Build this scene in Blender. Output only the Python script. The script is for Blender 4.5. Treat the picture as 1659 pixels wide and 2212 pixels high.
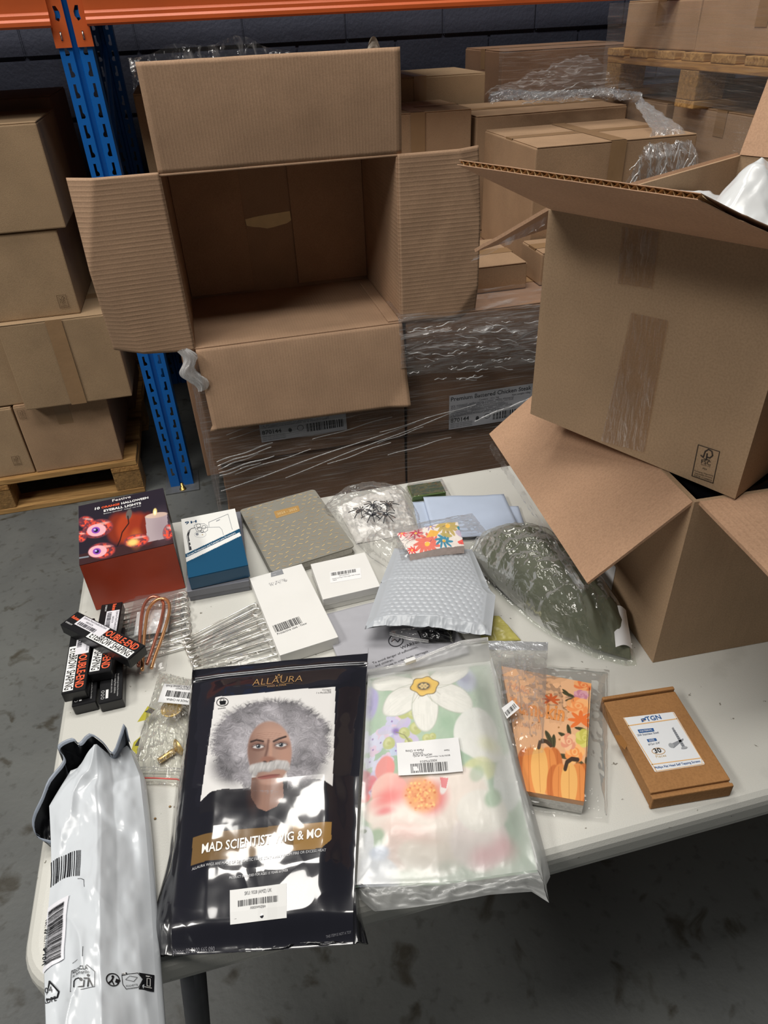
import bpy, bmesh, math, random
import numpy as np
from mathutils import Vector, Matrix

for o in list(bpy.data.objects):
    bpy.data.objects.remove(o, do_unlink=True)
scene = bpy.context.scene
COL = scene.collection
rnd = random.Random(7)

# ------------------------------------------------------------------ camera
W, H, FPX = 1659.0, 2212.0, 1524.36
YAW, PITCH, ROLL = math.radians(12.383), math.radians(35.302), math.radians(-2.778)
HT = 0.74                      # table top height
CAM = np.array([0.0, 0.0, 1.467])
_f = np.array([math.sin(YAW) * math.cos(PITCH), math.cos(YAW) * math.cos(PITCH), -math.sin(PITCH)])
_r = np.array([math.cos(YAW), -math.sin(YAW), 0.0])
_u = np.cross(_r, _f)
RGT = math.cos(ROLL) * _r + math.sin(ROLL) * _u
UPV = -math.sin(ROLL) * _r + math.cos(ROLL) * _u
FWD = _f
cam_data = bpy.data.cameras.new('camera')
cam_data.sensor_fit = 'VERTICAL'
cam_data.sensor_height = 36.0
cam_data.sensor_width = 27.0
cam_data.lens = FPX / H * 36.0
cam_data.clip_start = 0.02
cam = bpy.data.objects.new('camera', cam_data)
COL.objects.link(cam)
mw = Matrix.Identity(4)
for i in range(3):
    mw[i][0], mw[i][1], mw[i][2], mw[i][3] = RGT[i], UPV[i], -FWD[i], CAM[i]
cam.matrix_world = mw
scene.camera = cam

# ------------------------------------------------------------------ light
world = bpy.data.worlds.new('world')
scene.world = world
world.use_nodes = True
bg = world.node_tree.nodes['Background']
bg.inputs[0].default_value = (0.80, 0.90, 1.0, 1)
bg.inputs[1].default_value = 0.035


def area_light(name, loc, target, sx, sy, power, col=(1, 0.965, 0.91)):
    d = bpy.data.lights.new(name, 'AREA')
    d.shape = 'RECTANGLE'
    d.size, d.size_y = sx, sy
    d.energy = power
    d.color = col
    o = bpy.data.objects.new(name, d)
    o.location = loc
    o.rotation_euler = (Vector(target) - Vector(loc)).to_track_quat('-Z', 'Y').to_euler()
    COL.objects.link(o)
    return o


# ceiling luminaires of the warehouse (rows of strip fittings high above the aisle)
area_light('ceiling_light', (-0.3, 1.95, 5.2), (-0.3, 1.95, 0), 2.8, 1.05, 130)
area_light('ceiling_light', (-0.5, 0.0, 5.2), (-0.5, 0.0, 0), 3.0, 0.9, 105)
area_light('ceiling_light', (-4.2, -0.6, 5.0), (-4.2, -0.6, 0), 1.2, 3.0, 250)
vs = scene.view_settings
vs.view_transform = 'Standard'
vs.look = 'None'
vs.gamma = 1.0
vs.use_curve_mapping = False
vs.exposure = -0.12
scene.cycles.transparent_max_bounces = 24
scene.cycles.max_bounces = 10


# ------------------------------------------------------------------ measuring: photo point -> point on a plane of the place
def ray(x, y):
    return FWD + RGT * ((x - W / 2) / FPX) - UPV * ((y - H / 2) / FPX)


def T(x, y, z=HT):
    d = ray(x, y)
    return CAM + d * ((z - CAM[2]) / d[2])


def TY(x, y, yy):
    d = ray(x, y)
    return CAM + d * (yy / d[1])


def fit4(pix, z):
    """rectangle on height z from four corner points (far-left, far-right, near-right, near-left)"""
    q = [T(px, py, z) for px, py in pix]
    c = sum(q) / 4
    ux = (q[1] - q[0]) + (q[2] - q[3])
    uy = (q[0] - q[3]) + (q[1] - q[2])
    w = (np.linalg.norm(q[1] - q[0]) + np.linalg.norm(q[2] - q[3])) / 2
    d = (np.linalg.norm(q[0] - q[3]) + np.linalg.norm(q[1] - q[2])) / 2
    a = (math.atan2(ux[1], ux[0]) + math.atan2(-uy[0], uy[1])) / 2
    return c, w, d, a


def PX(p):
    q = np.asarray(p, float) - CAM
    return (W / 2 + FPX * (q @ RGT) / (q @ FWD), H / 2 - FPX * (q @ UPV) / (q @ FWD))


def lin(c):
    c = np.asarray(c, float) / 255.0
    return np.where(c <= 0.04045, c / 12.92, ((c + 0.055) / 1.055) ** 2.4)


# ------------------------------------------------------------------ noise
def _hash(ix, iy, s):
    n = (ix.astype(np.int64) * 374761393 + iy.astype(np.int64) * 668265263 + s * 974634777) & 0x7FFFFFFF
    n = ((n ^ (n >> 13)) * 1274126177) & 0x7FFFFFFF
    n = n ^ (n >> 16)
    return (n & 0xFFFF) / 65535.0


def vnoise(x, y, s=0):
    x = np.asarray(x, float); y = np.asarray(y, float)
    ix, iy = np.floor(x), np.floor(y)
    fx, fy = x - ix, y - iy
    fx = fx * fx * fx * (fx * (fx * 6 - 15) + 10); fy = fy * fy * fy * (fy * (fy * 6 - 15) + 10)
    a, b = _hash(ix, iy, s), _hash(ix + 1, iy, s)
    c, d = _hash(ix, iy + 1, s), _hash(ix + 1, iy + 1, s)
    return (a + (b - a) * fx) * (1 - fy) + (c + (d - c) * fx) * fy


def fbm(x, y, s=0, o=4):
    t, a, n = 0, 0.5, 0
    for k in range(o):
        t = t + a * vnoise(x * 2 ** k + 13.7 * k, y * 2 ** k + 7.1 * k, s + k); n += a; a *= 0.5
    return t / n


def ridge(x, y, s=0, o=3):
    t, a, n = 0, 0.5, 0
    for k in range(o):
        t = t + a * (1 - np.abs(2 * vnoise(x * 2 ** k + 3.3 * k, y * 2 ** k + 9.1 * k, s + k) - 1)); n += a; a *= 0.5
    return t / n


def sstep(a, b, x):
    t = np.clip((x - a) / (b - a), 0, 1)
    return t * t * (3 - 2 * t)


# ------------------------------------------------------------------ materials
MATS = {}


def _nt(name):
    m = bpy.data.materials.new(name)
    m.use_nodes = True
    nt = m.node_tree
    p = nt.nodes['Principled BSDF']
    return m, nt, p


def L(nt, a, ao, b, bi):
    nt.links.new(a.outputs[ao], b.inputs[bi])


def plain(name, rgb, rough=0.6, metal=0.0, spec=0.5, var=0.12, vscale=40, bump=0.0, bscale=200, coat=0.0, alpha=None):
    """principled surface with procedural colour variation and fine relief"""
    if name in MATS:
        return MATS[name]
    m, nt, p = _nt(name)
    c = lin(rgb)
    tc = nt.nodes.new('ShaderNodeTexCoord')
    n = nt.nodes.new('ShaderNodeTexNoise'); n.inputs['Scale'].default_value = vscale; n.inputs['Detail'].default_value = 4
    L(nt, tc, 'Object', n, 'Vector')
    r = nt.nodes.new('ShaderNodeValToRGB')
    r.color_ramp.elements[0].position = 0.3; r.color_ramp.elements[1].position = 0.7
    r.color_ramp.elements[0].color = (*[v * (1 - var) for v in c], 1)
    r.color_ramp.elements[1].color = (*[min(1, v * (1 + var)) for v in c], 1)
    L(nt, n, 'Fac', r, 'Fac'); L(nt, r, 'Color', p, 'Base Color')
    p.inputs['Roughness'].default_value = rough
    p.inputs['Metallic'].default_value = metal
    p.inputs['Specular IOR Level'].default_value = spec
    p.inputs['Coat Weight'].default_value = coat
    p.inputs['Coat Roughness'].default_value = 0.06
    if bump:
        n2 = nt.nodes.new('ShaderNodeTexNoise'); n2.inputs['Scale'].default_value = bscale; n2.inputs['Detail'].default_value = 3
        L(nt, tc, 'Object', n2, 'Vector')
        b = nt.nodes.new('ShaderNodeBump'); b.inputs['Strength'].default_value = bump; b.inputs['Distance'].default_value = 0.002
        L(nt, n2, 'Fac', b, 'Height'); L(nt, b, 'Normal', p, 'Normal')
    MATS[name] = m
    return m


def cardboard(name, rgb, flute=None, fstr=0.25, pitch=0.0075, rough=0.78):
    """kraft board: fibre mottling, specks and (optionally) faint flute lines across one local axis"""
    if name in MATS:
        return MATS[name]
    m, nt, p = _nt(name)
    c = lin(rgb)
    tc = nt.nodes.new('ShaderNodeTexCoord')
    n = nt.nodes.new('ShaderNodeTexNoise'); n.inputs['Scale'].default_value = 9; n.inputs['Detail'].default_value = 5
    L(nt, tc, 'Object', n, 'Vector')
    r = nt.nodes.new('ShaderNodeValToRGB')
    r.color_ramp.elements[0].position = 0.25; r.color_ramp.elements[1].position = 0.75
    r.color_ramp.elements[0].color = (*(c * 0.88), 1); r.color_ramp.elements[1].color = (*(c * 1.1), 1)
    L(nt, n, 'Fac', r, 'Fac')
    n2 = nt.nodes.new('ShaderNodeTexNoise'); n2.inputs['Scale'].default_value = 420; n2.inputs['Detail'].default_value = 2
    L(nt, tc, 'Object', n2, 'Vector')
    r2 = nt.nodes.new('ShaderNodeValToRGB')
    r2.color_ramp.elements[0].position = 0.3; r2.color_ramp.elements[1].position = 0.62
    r2.color_ramp.elements[0].color = (0.87, 0.86, 0.85, 1); r2.color_ramp.elements[1].color = (1.03, 1.03, 1.03, 1)
    L(nt, n2, 'Fac', r2, 'Fac')
    mx = nt.nodes.new('ShaderNodeMix'); mx.data_type = 'RGBA'; mx.blend_type = 'MULTIPLY'; mx.inputs[0].default_value = 1
    nt.links.new(r.outputs[0], mx.inputs[6]); nt.links.new(r2.outputs[0], mx.inputs[7])
    nt.links.new(mx.outputs[2], p.inputs['Base Color'])
    p.inputs['Roughness'].default_value = rough
    p.inputs['Specular IOR Level'].default_value = 0.3
    b = nt.nodes.new('ShaderNodeBump'); b.inputs['Distance'].default_value = 0.0012; b.inputs['Strength'].default_value = 0.25
    if flute:
        w = nt.nodes.new('ShaderNodeTexWave'); w.wave_type = 'BANDS'; w.bands_direction = flute
        w.inputs['Scale'].default_value = 0.314 / pitch; w.inputs['Distortion'].default_value = 0.35
        w.inputs['Detail'].default_value = 1.5; w.inputs['Detail Scale'].default_value = 3
        L(nt, tc, 'Object', w, 'Vector')
        pw = nt.nodes.new('ShaderNodeMath'); pw.operation = 'POWER'; pw.inputs[1].default_value = 3.0
        L(nt, w, 'Fac', pw, 0)
        n3 = nt.nodes.new('ShaderNodeTexNoise'); n3.inputs['Scale'].default_value = 14; L(nt, tc, 'Object', n3, 'Vector')
        ml = nt.nodes.new('ShaderNodeMath'); ml.operation = 'MULTIPLY'
        L(nt, pw, 0, ml, 0); L(nt, n3, 'Fac', ml, 1)
        b.inputs['Strength'].default_value = fstr
        b.inputs['Distance'].default_value = 0.0025
        L(nt, ml, 0, b, 'Height')
    else:
        L(nt, n2, 'Fac', b, 'Height')
    L(nt, b, 'Normal', p, 'Normal')
    MATS[name] = m
    return m


def printed(name, rough=0.45, coat=0.0, spec=0.5, coat_rough=0.05):
    """ink on a surface: colour comes from the mesh's own colour attribute"""
    if name in MATS:
        return MATS[name]
    m, nt, p = _nt(name)
    a = nt.nodes.new('ShaderNodeVertexColor'); a.layer_name = 'Col'
    L(nt, a, 'Color', p, 'Base Color')
    p.inputs['Roughness'].default_value = rough
    p.inputs['Coat Weight'].default_value = coat
    p.inputs['Coat Roughness'].default_value = coat_rough
    p.inputs['Specular IOR Level'].default_value = spec
    MATS[name] = m
    return m


def film(name, tint=(0.97, 0.97, 0.97), base=0.04, fres=0.5, white=0.25, rough=0.08, bump=0.3, bscale=30, streak=None, sk=0.3,
         attr=None, wcol=(0.9, 0.9, 0.9)):
    """thin plastic film: see-through, glossy at its folds, with an optional drawn-out streak pattern"""
    if name in MATS:
        return MATS[name]
    m, nt, p = _nt(name)
    nt.nodes.remove(p)
    out = nt.nodes['Material Output']
    tr = nt.nodes.new('ShaderNodeBsdfTransparent'); tr.inputs[0].default_value = (*tint, 1)
    gl = nt.nodes.new('ShaderNodeBsdfGlossy'); gl.inputs['Roughness'].default_value = rough
    df = nt.nodes.new('ShaderNodeBsdfDiffuse'); df.inputs[0].default_value = (*wcol, 1)
    tl = nt.nodes.new('ShaderNodeBsdfTranslucent'); tl.inputs[0].default_value = (*wcol, 1)
    dm = nt.nodes.new('ShaderNodeMixShader'); dm.inputs[0].default_value = 0.4
    L(nt, df, 0, dm, 1); L(nt, tl, 0, dm, 2)
    gm = nt.nodes.new('ShaderNodeMixShader'); gm.inputs[0].default_value = white
    L(nt, gl, 0, gm, 1); L(nt, dm, 0, gm, 2)
    mix = nt.nodes.new('ShaderNodeMixShader')
    L(nt, tr, 0, mix, 1); L(nt, gm, 0, mix, 2); L(nt, mix, 0, out, 'Surface')
    tc = nt.nodes.new('ShaderNodeTexCoord')
    mp = nt.nodes.new('ShaderNodeMapping')
    L(nt, tc, 'Object', mp, 'Vector')
    n = nt.nodes.new('ShaderNodeTexNoise'); n.inputs['Scale'].default_value = bscale; n.inputs['Detail'].default_value = 3
    n.inputs['Distortion'].default_value = 0.6
    if streak:
        mp.inputs['Rotation'].default_value = streak[0]
        mp.inputs['Scale'].default_value = streak[1]
    L(nt, mp, 'Vector', n, 'Vector')
    b = nt.nodes.new('ShaderNodeBump'); b.inputs['Strength'].default_value = bump; b.inputs['Distance'].default_value = 0.006
    L(nt, n, 'Fac', b, 'Height'); L(nt, b, 'Normal', gl, 'Normal')
    lw = nt.nodes.new('ShaderNodeLayerWeight'); lw.inputs[0].default_value = 0.3; L(nt, b, 'Normal', lw, 'Normal')
    m1 = nt.nodes.new('ShaderNodeMath'); m1.operation = 'MULTIPLY_ADD'; m1.inputs[1].default_value = fres; m1.inputs[2].default_value = base
    L(nt, lw, 'Fresnel', m1, 0)
    last = m1
    if streak:
        rr = nt.nodes.new('ShaderNodeMapRange'); rr.inputs[1].default_value = 0.5; rr.inputs[2].default_value = 0.78
        rr.inputs[4].default_value = sk
        L(nt, n, 'Fac', rr, 0)
        ad = nt.nodes.new('ShaderNodeMath'); ad.operation = 'ADD'; ad.use_clamp = True
        L(nt, m1, 0, ad, 0); L(nt, rr, 0, ad, 1); last = ad
    if attr:
        a = nt.nodes.new('ShaderNodeAttribute'); a.attribute_name = attr
        ad = nt.nodes.new('ShaderNodeMath'); ad.operation = 'ADD'; ad.use_clamp = True
        L(nt, last, 0, ad, 0); L(nt, a, 'Fac', ad, 1); last = ad
    L(nt, last, 0, mix, 0)
    MATS[name] = m
    return m


def concrete():
    m, nt, p = _nt('concrete_floor')
    tc = nt.nodes.new('ShaderNodeTexCoord')
    def noise(sc, det=6, dis=0.0):
        n = nt.nodes.new('ShaderNodeTexNoise'); n.inputs['Scale'].default_value = sc; n.inputs['Detail'].default_value = det
        n.inputs['Distortion'].default_value = dis; L(nt, tc, 'Object', n, 'Vector'); return n
    def ramp(n, p0, p1, c0, c1):
        r = nt.nodes.new('ShaderNodeValToRGB'); r.color_ramp.elements[0].position = p0; r.color_ramp.elements[1].position = p1
        r.color_ramp.elements[0].color = (*c0, 1); r.color_ramp.elements[1].color = (*c1, 1); L(nt, n, 'Fac', r, 'Fac'); return r
    a = ramp(noise(2.2, 8, 0.4), 0.3, 0.7, lin((78, 80, 80)), lin((104, 106, 103)))
    s = ramp(noise(13, 5, 0.6), 0.30, 0.40, lin((176, 166, 150)), (1, 1, 1))
    s2 = ramp(noise(38, 4), 0.30, 0.42, (0.72, 0.71, 0.69), (1, 1, 1))
    def mul(x, y):
        mx = nt.nodes.new('ShaderNodeMix'); mx.data_type = 'RGBA'; mx.blend_type = 'MULTIPLY'; mx.inputs[0].default_value = 1
        nt.links.new(x, mx.inputs[6]); nt.links.new(y, mx.inputs[7]); return mx.outputs[2]
    nt.links.new(mul(mul(a.outputs[0], s.outputs[0]), s2.outputs[0]), p.inputs['Base Color'])
    p.inputs['Roughness'].default_value = 0.55
    b = nt.nodes.new('ShaderNodeBump'); b.inputs['Strength'].default_value = 0.25; b.inputs['Distance'].default_value = 0.004
    L(nt, noise(60, 5), 'Fac', b, 'Height'); L(nt, b, 'Normal', p, 'Normal')
    return m


def wood(name, c0, c1, axis='X'):
    m, nt, p = _nt(name)
    tc = nt.nodes.new('ShaderNodeTexCoord'); mp = nt.nodes.new('ShaderNodeMapping')
    mp.inputs['Scale'].default_value = {'X': (1.2, 14, 14), 'Y': (14, 1.2, 14), 'Z': (14, 14, 1.2)}[axis]
    L(nt, tc, 'Object', mp, 'Vector')
    n = nt.nodes.new('ShaderNodeTexNoise'); n.inputs['Scale'].default_value = 5; n.inputs['Detail'].default_value = 8; n.inputs['Distortion'].default_value = 1.2
    L(nt, mp, 'Vector', n, 'Vector')
    r = nt.nodes.new('ShaderNodeValToRGB'); r.color_ramp.elements[0].position = 0.3; r.color_ramp.elements[1].position = 0.7
    r.color_ramp.elements[0].color = (*lin(c0), 1); r.color_ramp.elements[1].color = (*lin(c1), 1)
    L(nt, n, 'Fac', r, 'Fac'); L(nt, r, 'Color', p, 'Base Color')
    p.inputs['Roughness'].default_value = 0.8
    b = nt.nodes.new('ShaderNodeBump'); b.inputs['Strength'].default_value = 0.4; b.inputs['Distance'].default_value = 0.003
    L(nt, n, 'Fac', b, 'Height'); L(nt, b, 'Normal', p, 'Normal')
    return m


# ------------------------------------------------------------------ object helpers
ORI = {}


def link(o, parent=None):
    COL.objects.link(o)
    if parent is not None:
        o.parent = parent
    return o


def tag(o, label=None, cat=None, group=None, kind=None):
    if label: o['label'] = label
    if cat: o['category'] = cat
    if group: o['group'] = group
    if kind: o['kind'] = kind
    return o


def thing(name, label, cat, loc, rotz=0.0, group=None):
    o = bpy.data.objects.new(name, None)
    o.empty_display_size = 0.05
    o.location = tuple(float(v) for v in loc)
    o.rotation_euler = (0, 0, rotz)
    link(o)
    ORI[o.name] = (np.array([float(v) for v in loc]), rotz)
    return tag(o, label, cat, group)


def to_local(V, th):
    loc, a = ORI[th.name]
    V = np.asarray(V, float) - loc
    c, s = math.cos(-a), math.sin(-a)
    out = V.copy()
    out[:, 0] = V[:, 0] * c - V[:, 1] * s
    out[:, 1] = V[:, 0] * s + V[:, 1] * c
    return out


def mesh(name, V, F, mat, parent=None, smooth=False, col=None, world=None, attr=None):
    """one mesh object; world = the thing whose frame the world-space vertices are brought into"""
    V = np.asarray(V, float)
    if world is not None:
        V = to_local(V, world)
    me = bpy.data.meshes.new(name)
    me.from_pydata(V.tolist(), [], F if isinstance(F, list) else F.tolist())
    if mat is not None:
        me.materials.append(mat)
    if smooth:
        me.polygons.foreach_set('use_smooth', [True] * len(me.polygons))
    if col is not None:
        ca = me.color_attributes.new('Col', 'FLOAT_COLOR', 'POINT')
        c4 = np.ones((len(V), 4), np.float32); c4[:, :3] = col
        ca.data.foreach_set('color', c4.ravel())
    if attr is not None:
        at = me.attributes.new(attr[0], 'FLOAT', 'POINT')
        at.data.foreach_set('value', np.asarray(attr[1], np.float32).ravel())
    me.update()
    o = bpy.data.objects.new(name, me)
    return link(o, parent)


def bm_obj(name, bm, mat, parent=None, smooth=False):
    me = bpy.data.meshes.new(name)
    bm.normal_update()
    bm.to_mesh(me); bm.free()
    if mat is not None: me.materials.append(mat)
    if smooth:
        me.polygons.foreach_set('use_smooth', [True] * len(me.polygons))
    o = bpy.data.objects.new(name, me)
    return link(o, parent)


def cub(name, parent, mat, x0, x1, y0, y1, z0, z1, bev=0.002, seg=2, jit=0.0, seed=0):
    """bevelled cuboid between given extents (in the parent's frame)"""
    bm = bmesh.new()
    bmesh.ops.create_cube(bm, size=1)
    r = random.Random(seed)
    for v in bm.verts:
        v.co = Vector(((x0 + x1) / 2 + v.co.x * (x1 - x0), (y0 + y1) / 2 + v.co.y * (y1 - y0), (z0 + z1) / 2 + v.co.z * (z1 - z0)))
        if jit:
            v.co += Vector((r.uniform(-jit, jit), r.uniform(-jit, jit), 0))
    if bev:
        bmesh.ops.bevel(bm, geom=list(bm.edges), offset=bev, segments=seg, profile=0.6, affect='EDGES')
    return bm_obj(name, bm, mat, parent)


def slab(name, pts, vec, mat, parent=None, world=None):
    """flat polygon given a thickness along vec"""
    P = np.asarray(pts, float); n = len(P)
    V = np.vstack([P, P + np.asarray(vec, float)])
    F = [list(range(n))[::-1], list(range(n, 2 * n))] + [[i, (i + 1) % n, n + (i + 1) % n, n + i] for i in range(n)]
    return mesh(name, V, F, mat, parent, world=world)


def gridF(nu, nv, off=0, flip=False):
    i, j = np.meshgrid(np.arange(nu - 1), np.arange(nv - 1), indexing='ij')
    a = (i * nv + j).ravel() + off
    q = np.stack([a, a + nv, a + nv + 1, a + 1], 1)
    return q[:, ::-1] if flip else q


def uvgrid(nu, nv):
    u, v = np.meshgrid(np.linspace(0, 1, nu), np.linspace(0, 1, nv), indexing='ij')
    return u.ravel(), v.ravel()


def sheet(name, fn, nu, nv, mat, parent=None, world=None, thick=None, smooth=True, col=None, attr=None):
    """surface fn(u,v)->xyz on a grid; thick = vector gives it a second face and a rim"""
    u, v = uvgrid(nu, nv)
    P = fn(u, v)
    F = gridF(nu, nv)
    if thick is not None:
        n = len(P)
        P = np.vstack([P, P + np.asarray(thick, float)])
        G = gridF(nu, nv, n, True)
        b = [i * nv for i in range(nu)] + [(nu - 1) * nv + j for j in range(1, nv)] + [i * nv + nv - 1 for i in range(nu - 2, -1, -1)] + [j for j in range(nv - 2, 0, -1)]
        R = np.array([[b[k], b[k] + n, b[(k + 1) % len(b)] + n, b[(k + 1) % len(b)]] for k in range(len(b))])
        F = np.vstack([F, G, R])
        if col is not None: col = np.vstack([col, col])
        if attr is not None: attr = (attr[0], np.concatenate([attr[1], attr[1]]))
    return mesh(name, P, F, mat, parent, smooth, col, world, attr)


def tube(name, pts, r, mat, parent=None, n=8, world=None, closed=False, taper=None):
    P = [Vector(p) for p in pts]
    V, F = [], []
    m = len(P)
    ref = None
    for i, p in enumerate(P):
        if closed:
            t = (P[(i + 1) % m] - P[(i - 1) % m]).normalized()
        else:
            t = (P[min(i + 1, m - 1)] - P[max(i - 1, 0)]).normalized()
        if ref is None:
            ref = t.orthogonal().normalized()
        ref = (ref - t * ref.dot(t))
        ref = ref.normalized() if ref.length > 1e-6 else t.orthogonal().normalized()
        b = t.cross(ref)
        rr = r if taper is None else r * taper[i]
        for k in range(n):
            a = 2 * math.pi * k / n
            V.append(p + (ref * math.cos(a) + b * math.sin(a)) * rr)
    for i in range(m if closed else m - 1):
        j = (i + 1) % m
        for k in range(n):
            F.append([i * n + k, i * n + (k + 1) % n, j * n + (k + 1) % n, j * n + k])
    if not closed:
        F.append(list(range(n))[::-1]); F.append([(m - 1) * n + k for k in range(n)])
    return mesh(name, [tuple(v) for v in V], F, mat, parent, True, world=world)


def lathe(name, prof, mat, parent, n=28, M=None):
    V, F = [], []
    for (r, z) in prof:
        for k in range(n):
            a = 2 * math.pi * k / n
            p = Vector((r * math.cos(a), r * math.sin(a), z))
            V.append(tuple(M @ p if M is not None else p))
    for i in range(len(prof) - 1):
        for k in range(n):
            F.append([i * n + k, i * n + (k + 1) % n, (i + 1) * n + (k + 1) % n, (i + 1) * n + k])
    F.append([k for k in range(n)][::-1]); F.append([(len(prof) - 1) * n + k for k in range(n)])
    return mesh(name, V, F, mat, parent, True)


def dup(root, loc=None, rotz=None, label=None):
    r = root.copy(); COL.objects.link(r)
    if loc is not None: r.location = tuple(float(v) for v in loc)
    if rotz is not None: r.rotation_euler = (0, 0, rotz)
    ORI[r.name] = (np.array(r.location), r.rotation_euler[2])
    if label: r['label'] = label
    for ch in list(root.children):
        c = ch.copy(); COL.objects.link(c); c.parent = r
        for g in list(ch.children):
            d = g.copy(); COL.objects.link(d); d.parent = c
    return r


# ------------------------------------------------------------------ print kit
TXT = {}


def text_mesh(s, bold=0.0, shear=0.0):
    key = (s, bold, shear)
    if key in TXT: return TXT[key]
    cu = bpy.data.curves.new('t', 'FONT'); cu.body = s; cu.size = 1; cu.resolution_u = 2; cu.offset = bold; cu.shear = shear
    o = bpy.data.objects.new('t', cu); COL.objects.link(o)
    bpy.context.view_layer.update()
    me = bpy.data.meshes.new_from_object(o.evaluated_get(bpy.context.evaluated_depsgraph_get()))
    V = np.array([v.co[:2] for v in me.vertices]) if len(me.vertices) else np.zeros((0, 2))
    F = [list(p.vertices) for p in me.polygons]
    bpy.data.objects.remove(o); bpy.data.curves.remove(cu); bpy.data.meshes.remove(me)
    if len(V):
        V[:, 0] -= V[:, 0].min()
    TXT[key] = (V, F)
    return TXT[key]


class Surf:
    """a printed surface: its four corners as measured in the photo (in zoomed-crop units), its real size and its 3-D shape"""
    def __init__(s, quad, Wm, Dm, fn, nrm=None):
        s.W, s.D, s.fn, s.nrm = Wm, Dm, fn, nrm
        src = [(0, 0), (1, 0), (1, 1), (0, 1)]
        A, b = [], []
        for (x, y), (u, v) in zip(quad, src):
            A.append([x, y, 1, 0, 0, 0, -u * x, -u * y]); b.append(u)
            A.append([0, 0, 0, x, y, 1, -v * x, -v * y]); b.append(v)
        h = np.linalg.solve(np.array(A, float), np.array(b, float))
        s.Hm = np.append(h, 1).reshape(3, 3)
        s.Hi = np.linalg.inv(s.Hm)

    def uv(s, p):
        p = np.atleast_2d(np.asarray(p, float))
        q = np.c_[p, np.ones(len(p))] @ s.Hm.T
        return q[:, :2] / q[:, 2:]

    def px(s, u, v):
        q = np.c_[u, v, np.ones(len(u))] @ s.Hi.T
        return q[:, 0] / q[:, 2], q[:, 1] / q[:, 2]

    def place(s, uv, lift):
        P = s.fn(uv[:, 0], uv[:, 1])
        if s.nrm is not None:
            return P + np.asarray(s.nrm) * lift
        e = 1e-3
        a = s.fn(uv[:, 0] + e, uv[:, 1]) - P
        b = s.fn(uv[:, 0], uv[:, 1] + e) - P
        n = np.cross(b, a); n /= np.maximum(np.linalg.norm(n, axis=1, keepdims=True), 1e-12)
        n = np.where(n[:, 2:] < 0, -n, n)
        return P + n * lift


class Print:
    def __init__(s, surf):
        s.s = surf; s.V = []; s.F = []; s.C = []; s.n = 0

    def add(s, uv, F, col, lay):
        P = s.s.place(np.asarray(uv, float), 0.00025 * lay)
        s.V.append(P); s.F += [[i + s.n for i in f] for f in F]
        c = lin(col); s.C.append(np.tile(c, (len(P), 1)) if np.ndim(col) == 1 else c)
        s.n += len(P)

    def poly(s, pts, col, lay=1):
        s.add(s.s.uv(pts), [list(range(len(pts)))], col, lay)

    def ell(s, cx, cy, rx, ry, col, lay=1, rot=0, n=24):
        a = np.linspace(0, 2 * np.pi, n, endpoint=False); c, q = math.cos(rot), math.sin(rot)
        x, y = rx * np.cos(a), ry * np.sin(a)
        s.poly(np.c_[cx + x * c - y * q, cy + x * q + y * c], col, lay)

    def line(s, pts, wd, col, lay=1, closed=False):
        P = np.asarray(pts, float)
        if closed: P = np.vstack([P, P[:1]])
        for a, b in zip(P[:-1], P[1:]):
            d = b - a; l = np.hypot(*d)
            if l < 1e-6: continue
            d /= l; n = np.array([-d[1], d[0]]) * wd / 2; e = d * wd * 0.3
            s.poly([a - e + n, b + e + n, b + e - n, a - e - n], col, lay)

    def ring(s, cx, cy, rx, ry, wd, col, lay=1, n=24):
        a = np.linspace(0, 2 * np.pi, n, endpoint=False)
        s.line(np.c_[cx + rx * np.cos(a), cy + ry * np.sin(a)], wd, col, lay, True)

    def text(s, t, p0, p1, col, lay=2, hs=1.0, bold=0.0, shear=0.0):
        V, F = text_mesh(t, bold, shear)
        if not len(V): return
        S = np.array([s.s.W, s.s.D])
        a, b = s.s.uv([p0, p1]) * S
        d = b - a; l = np.hypot(*d); d /= l
        up = np.array([d[1], -d[0]])
        k = l / max(V[:, 0].max(), 1e-6)
        xy = a + V[:, :1] * k * d + V[:, 1:] * k * hs * up
        s.add(xy / S, F, col, lay)

    def bars(s, p00, p10, p01, col=(20, 20, 22), lay=2, n=46, seed=1):
        """barcode: p00-p10 along the code, p00-p01 the bar height"""
        r = random.Random(seed)
        o, x, y = (np.asarray(v, float) for v in (p00, p10, p01))
        dx, dy = x - o, y - o
        t = 0.0
        while t < 1:
            w = r.choice((0.5, 0.5, 1, 1.4)) / n; g = r.choice((0.5, 0.5, 0.9, 1.3)) / n
            e = min(1, t + w)
            s.poly([o + dx * t, o + dx * e, o + dx * e + dy, o + dx * t + dy], col, lay)
            t = e + g

    def build(s, name, parent, world=None, mat=None, label=None):
        if not s.n: return None
        o = mesh(name, np.vstack(s.V), s.F, mat or printed('print_ink'), parent, col=np.vstack(s.C), world=world)
        if label: o['label'] = label
        return o


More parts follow.
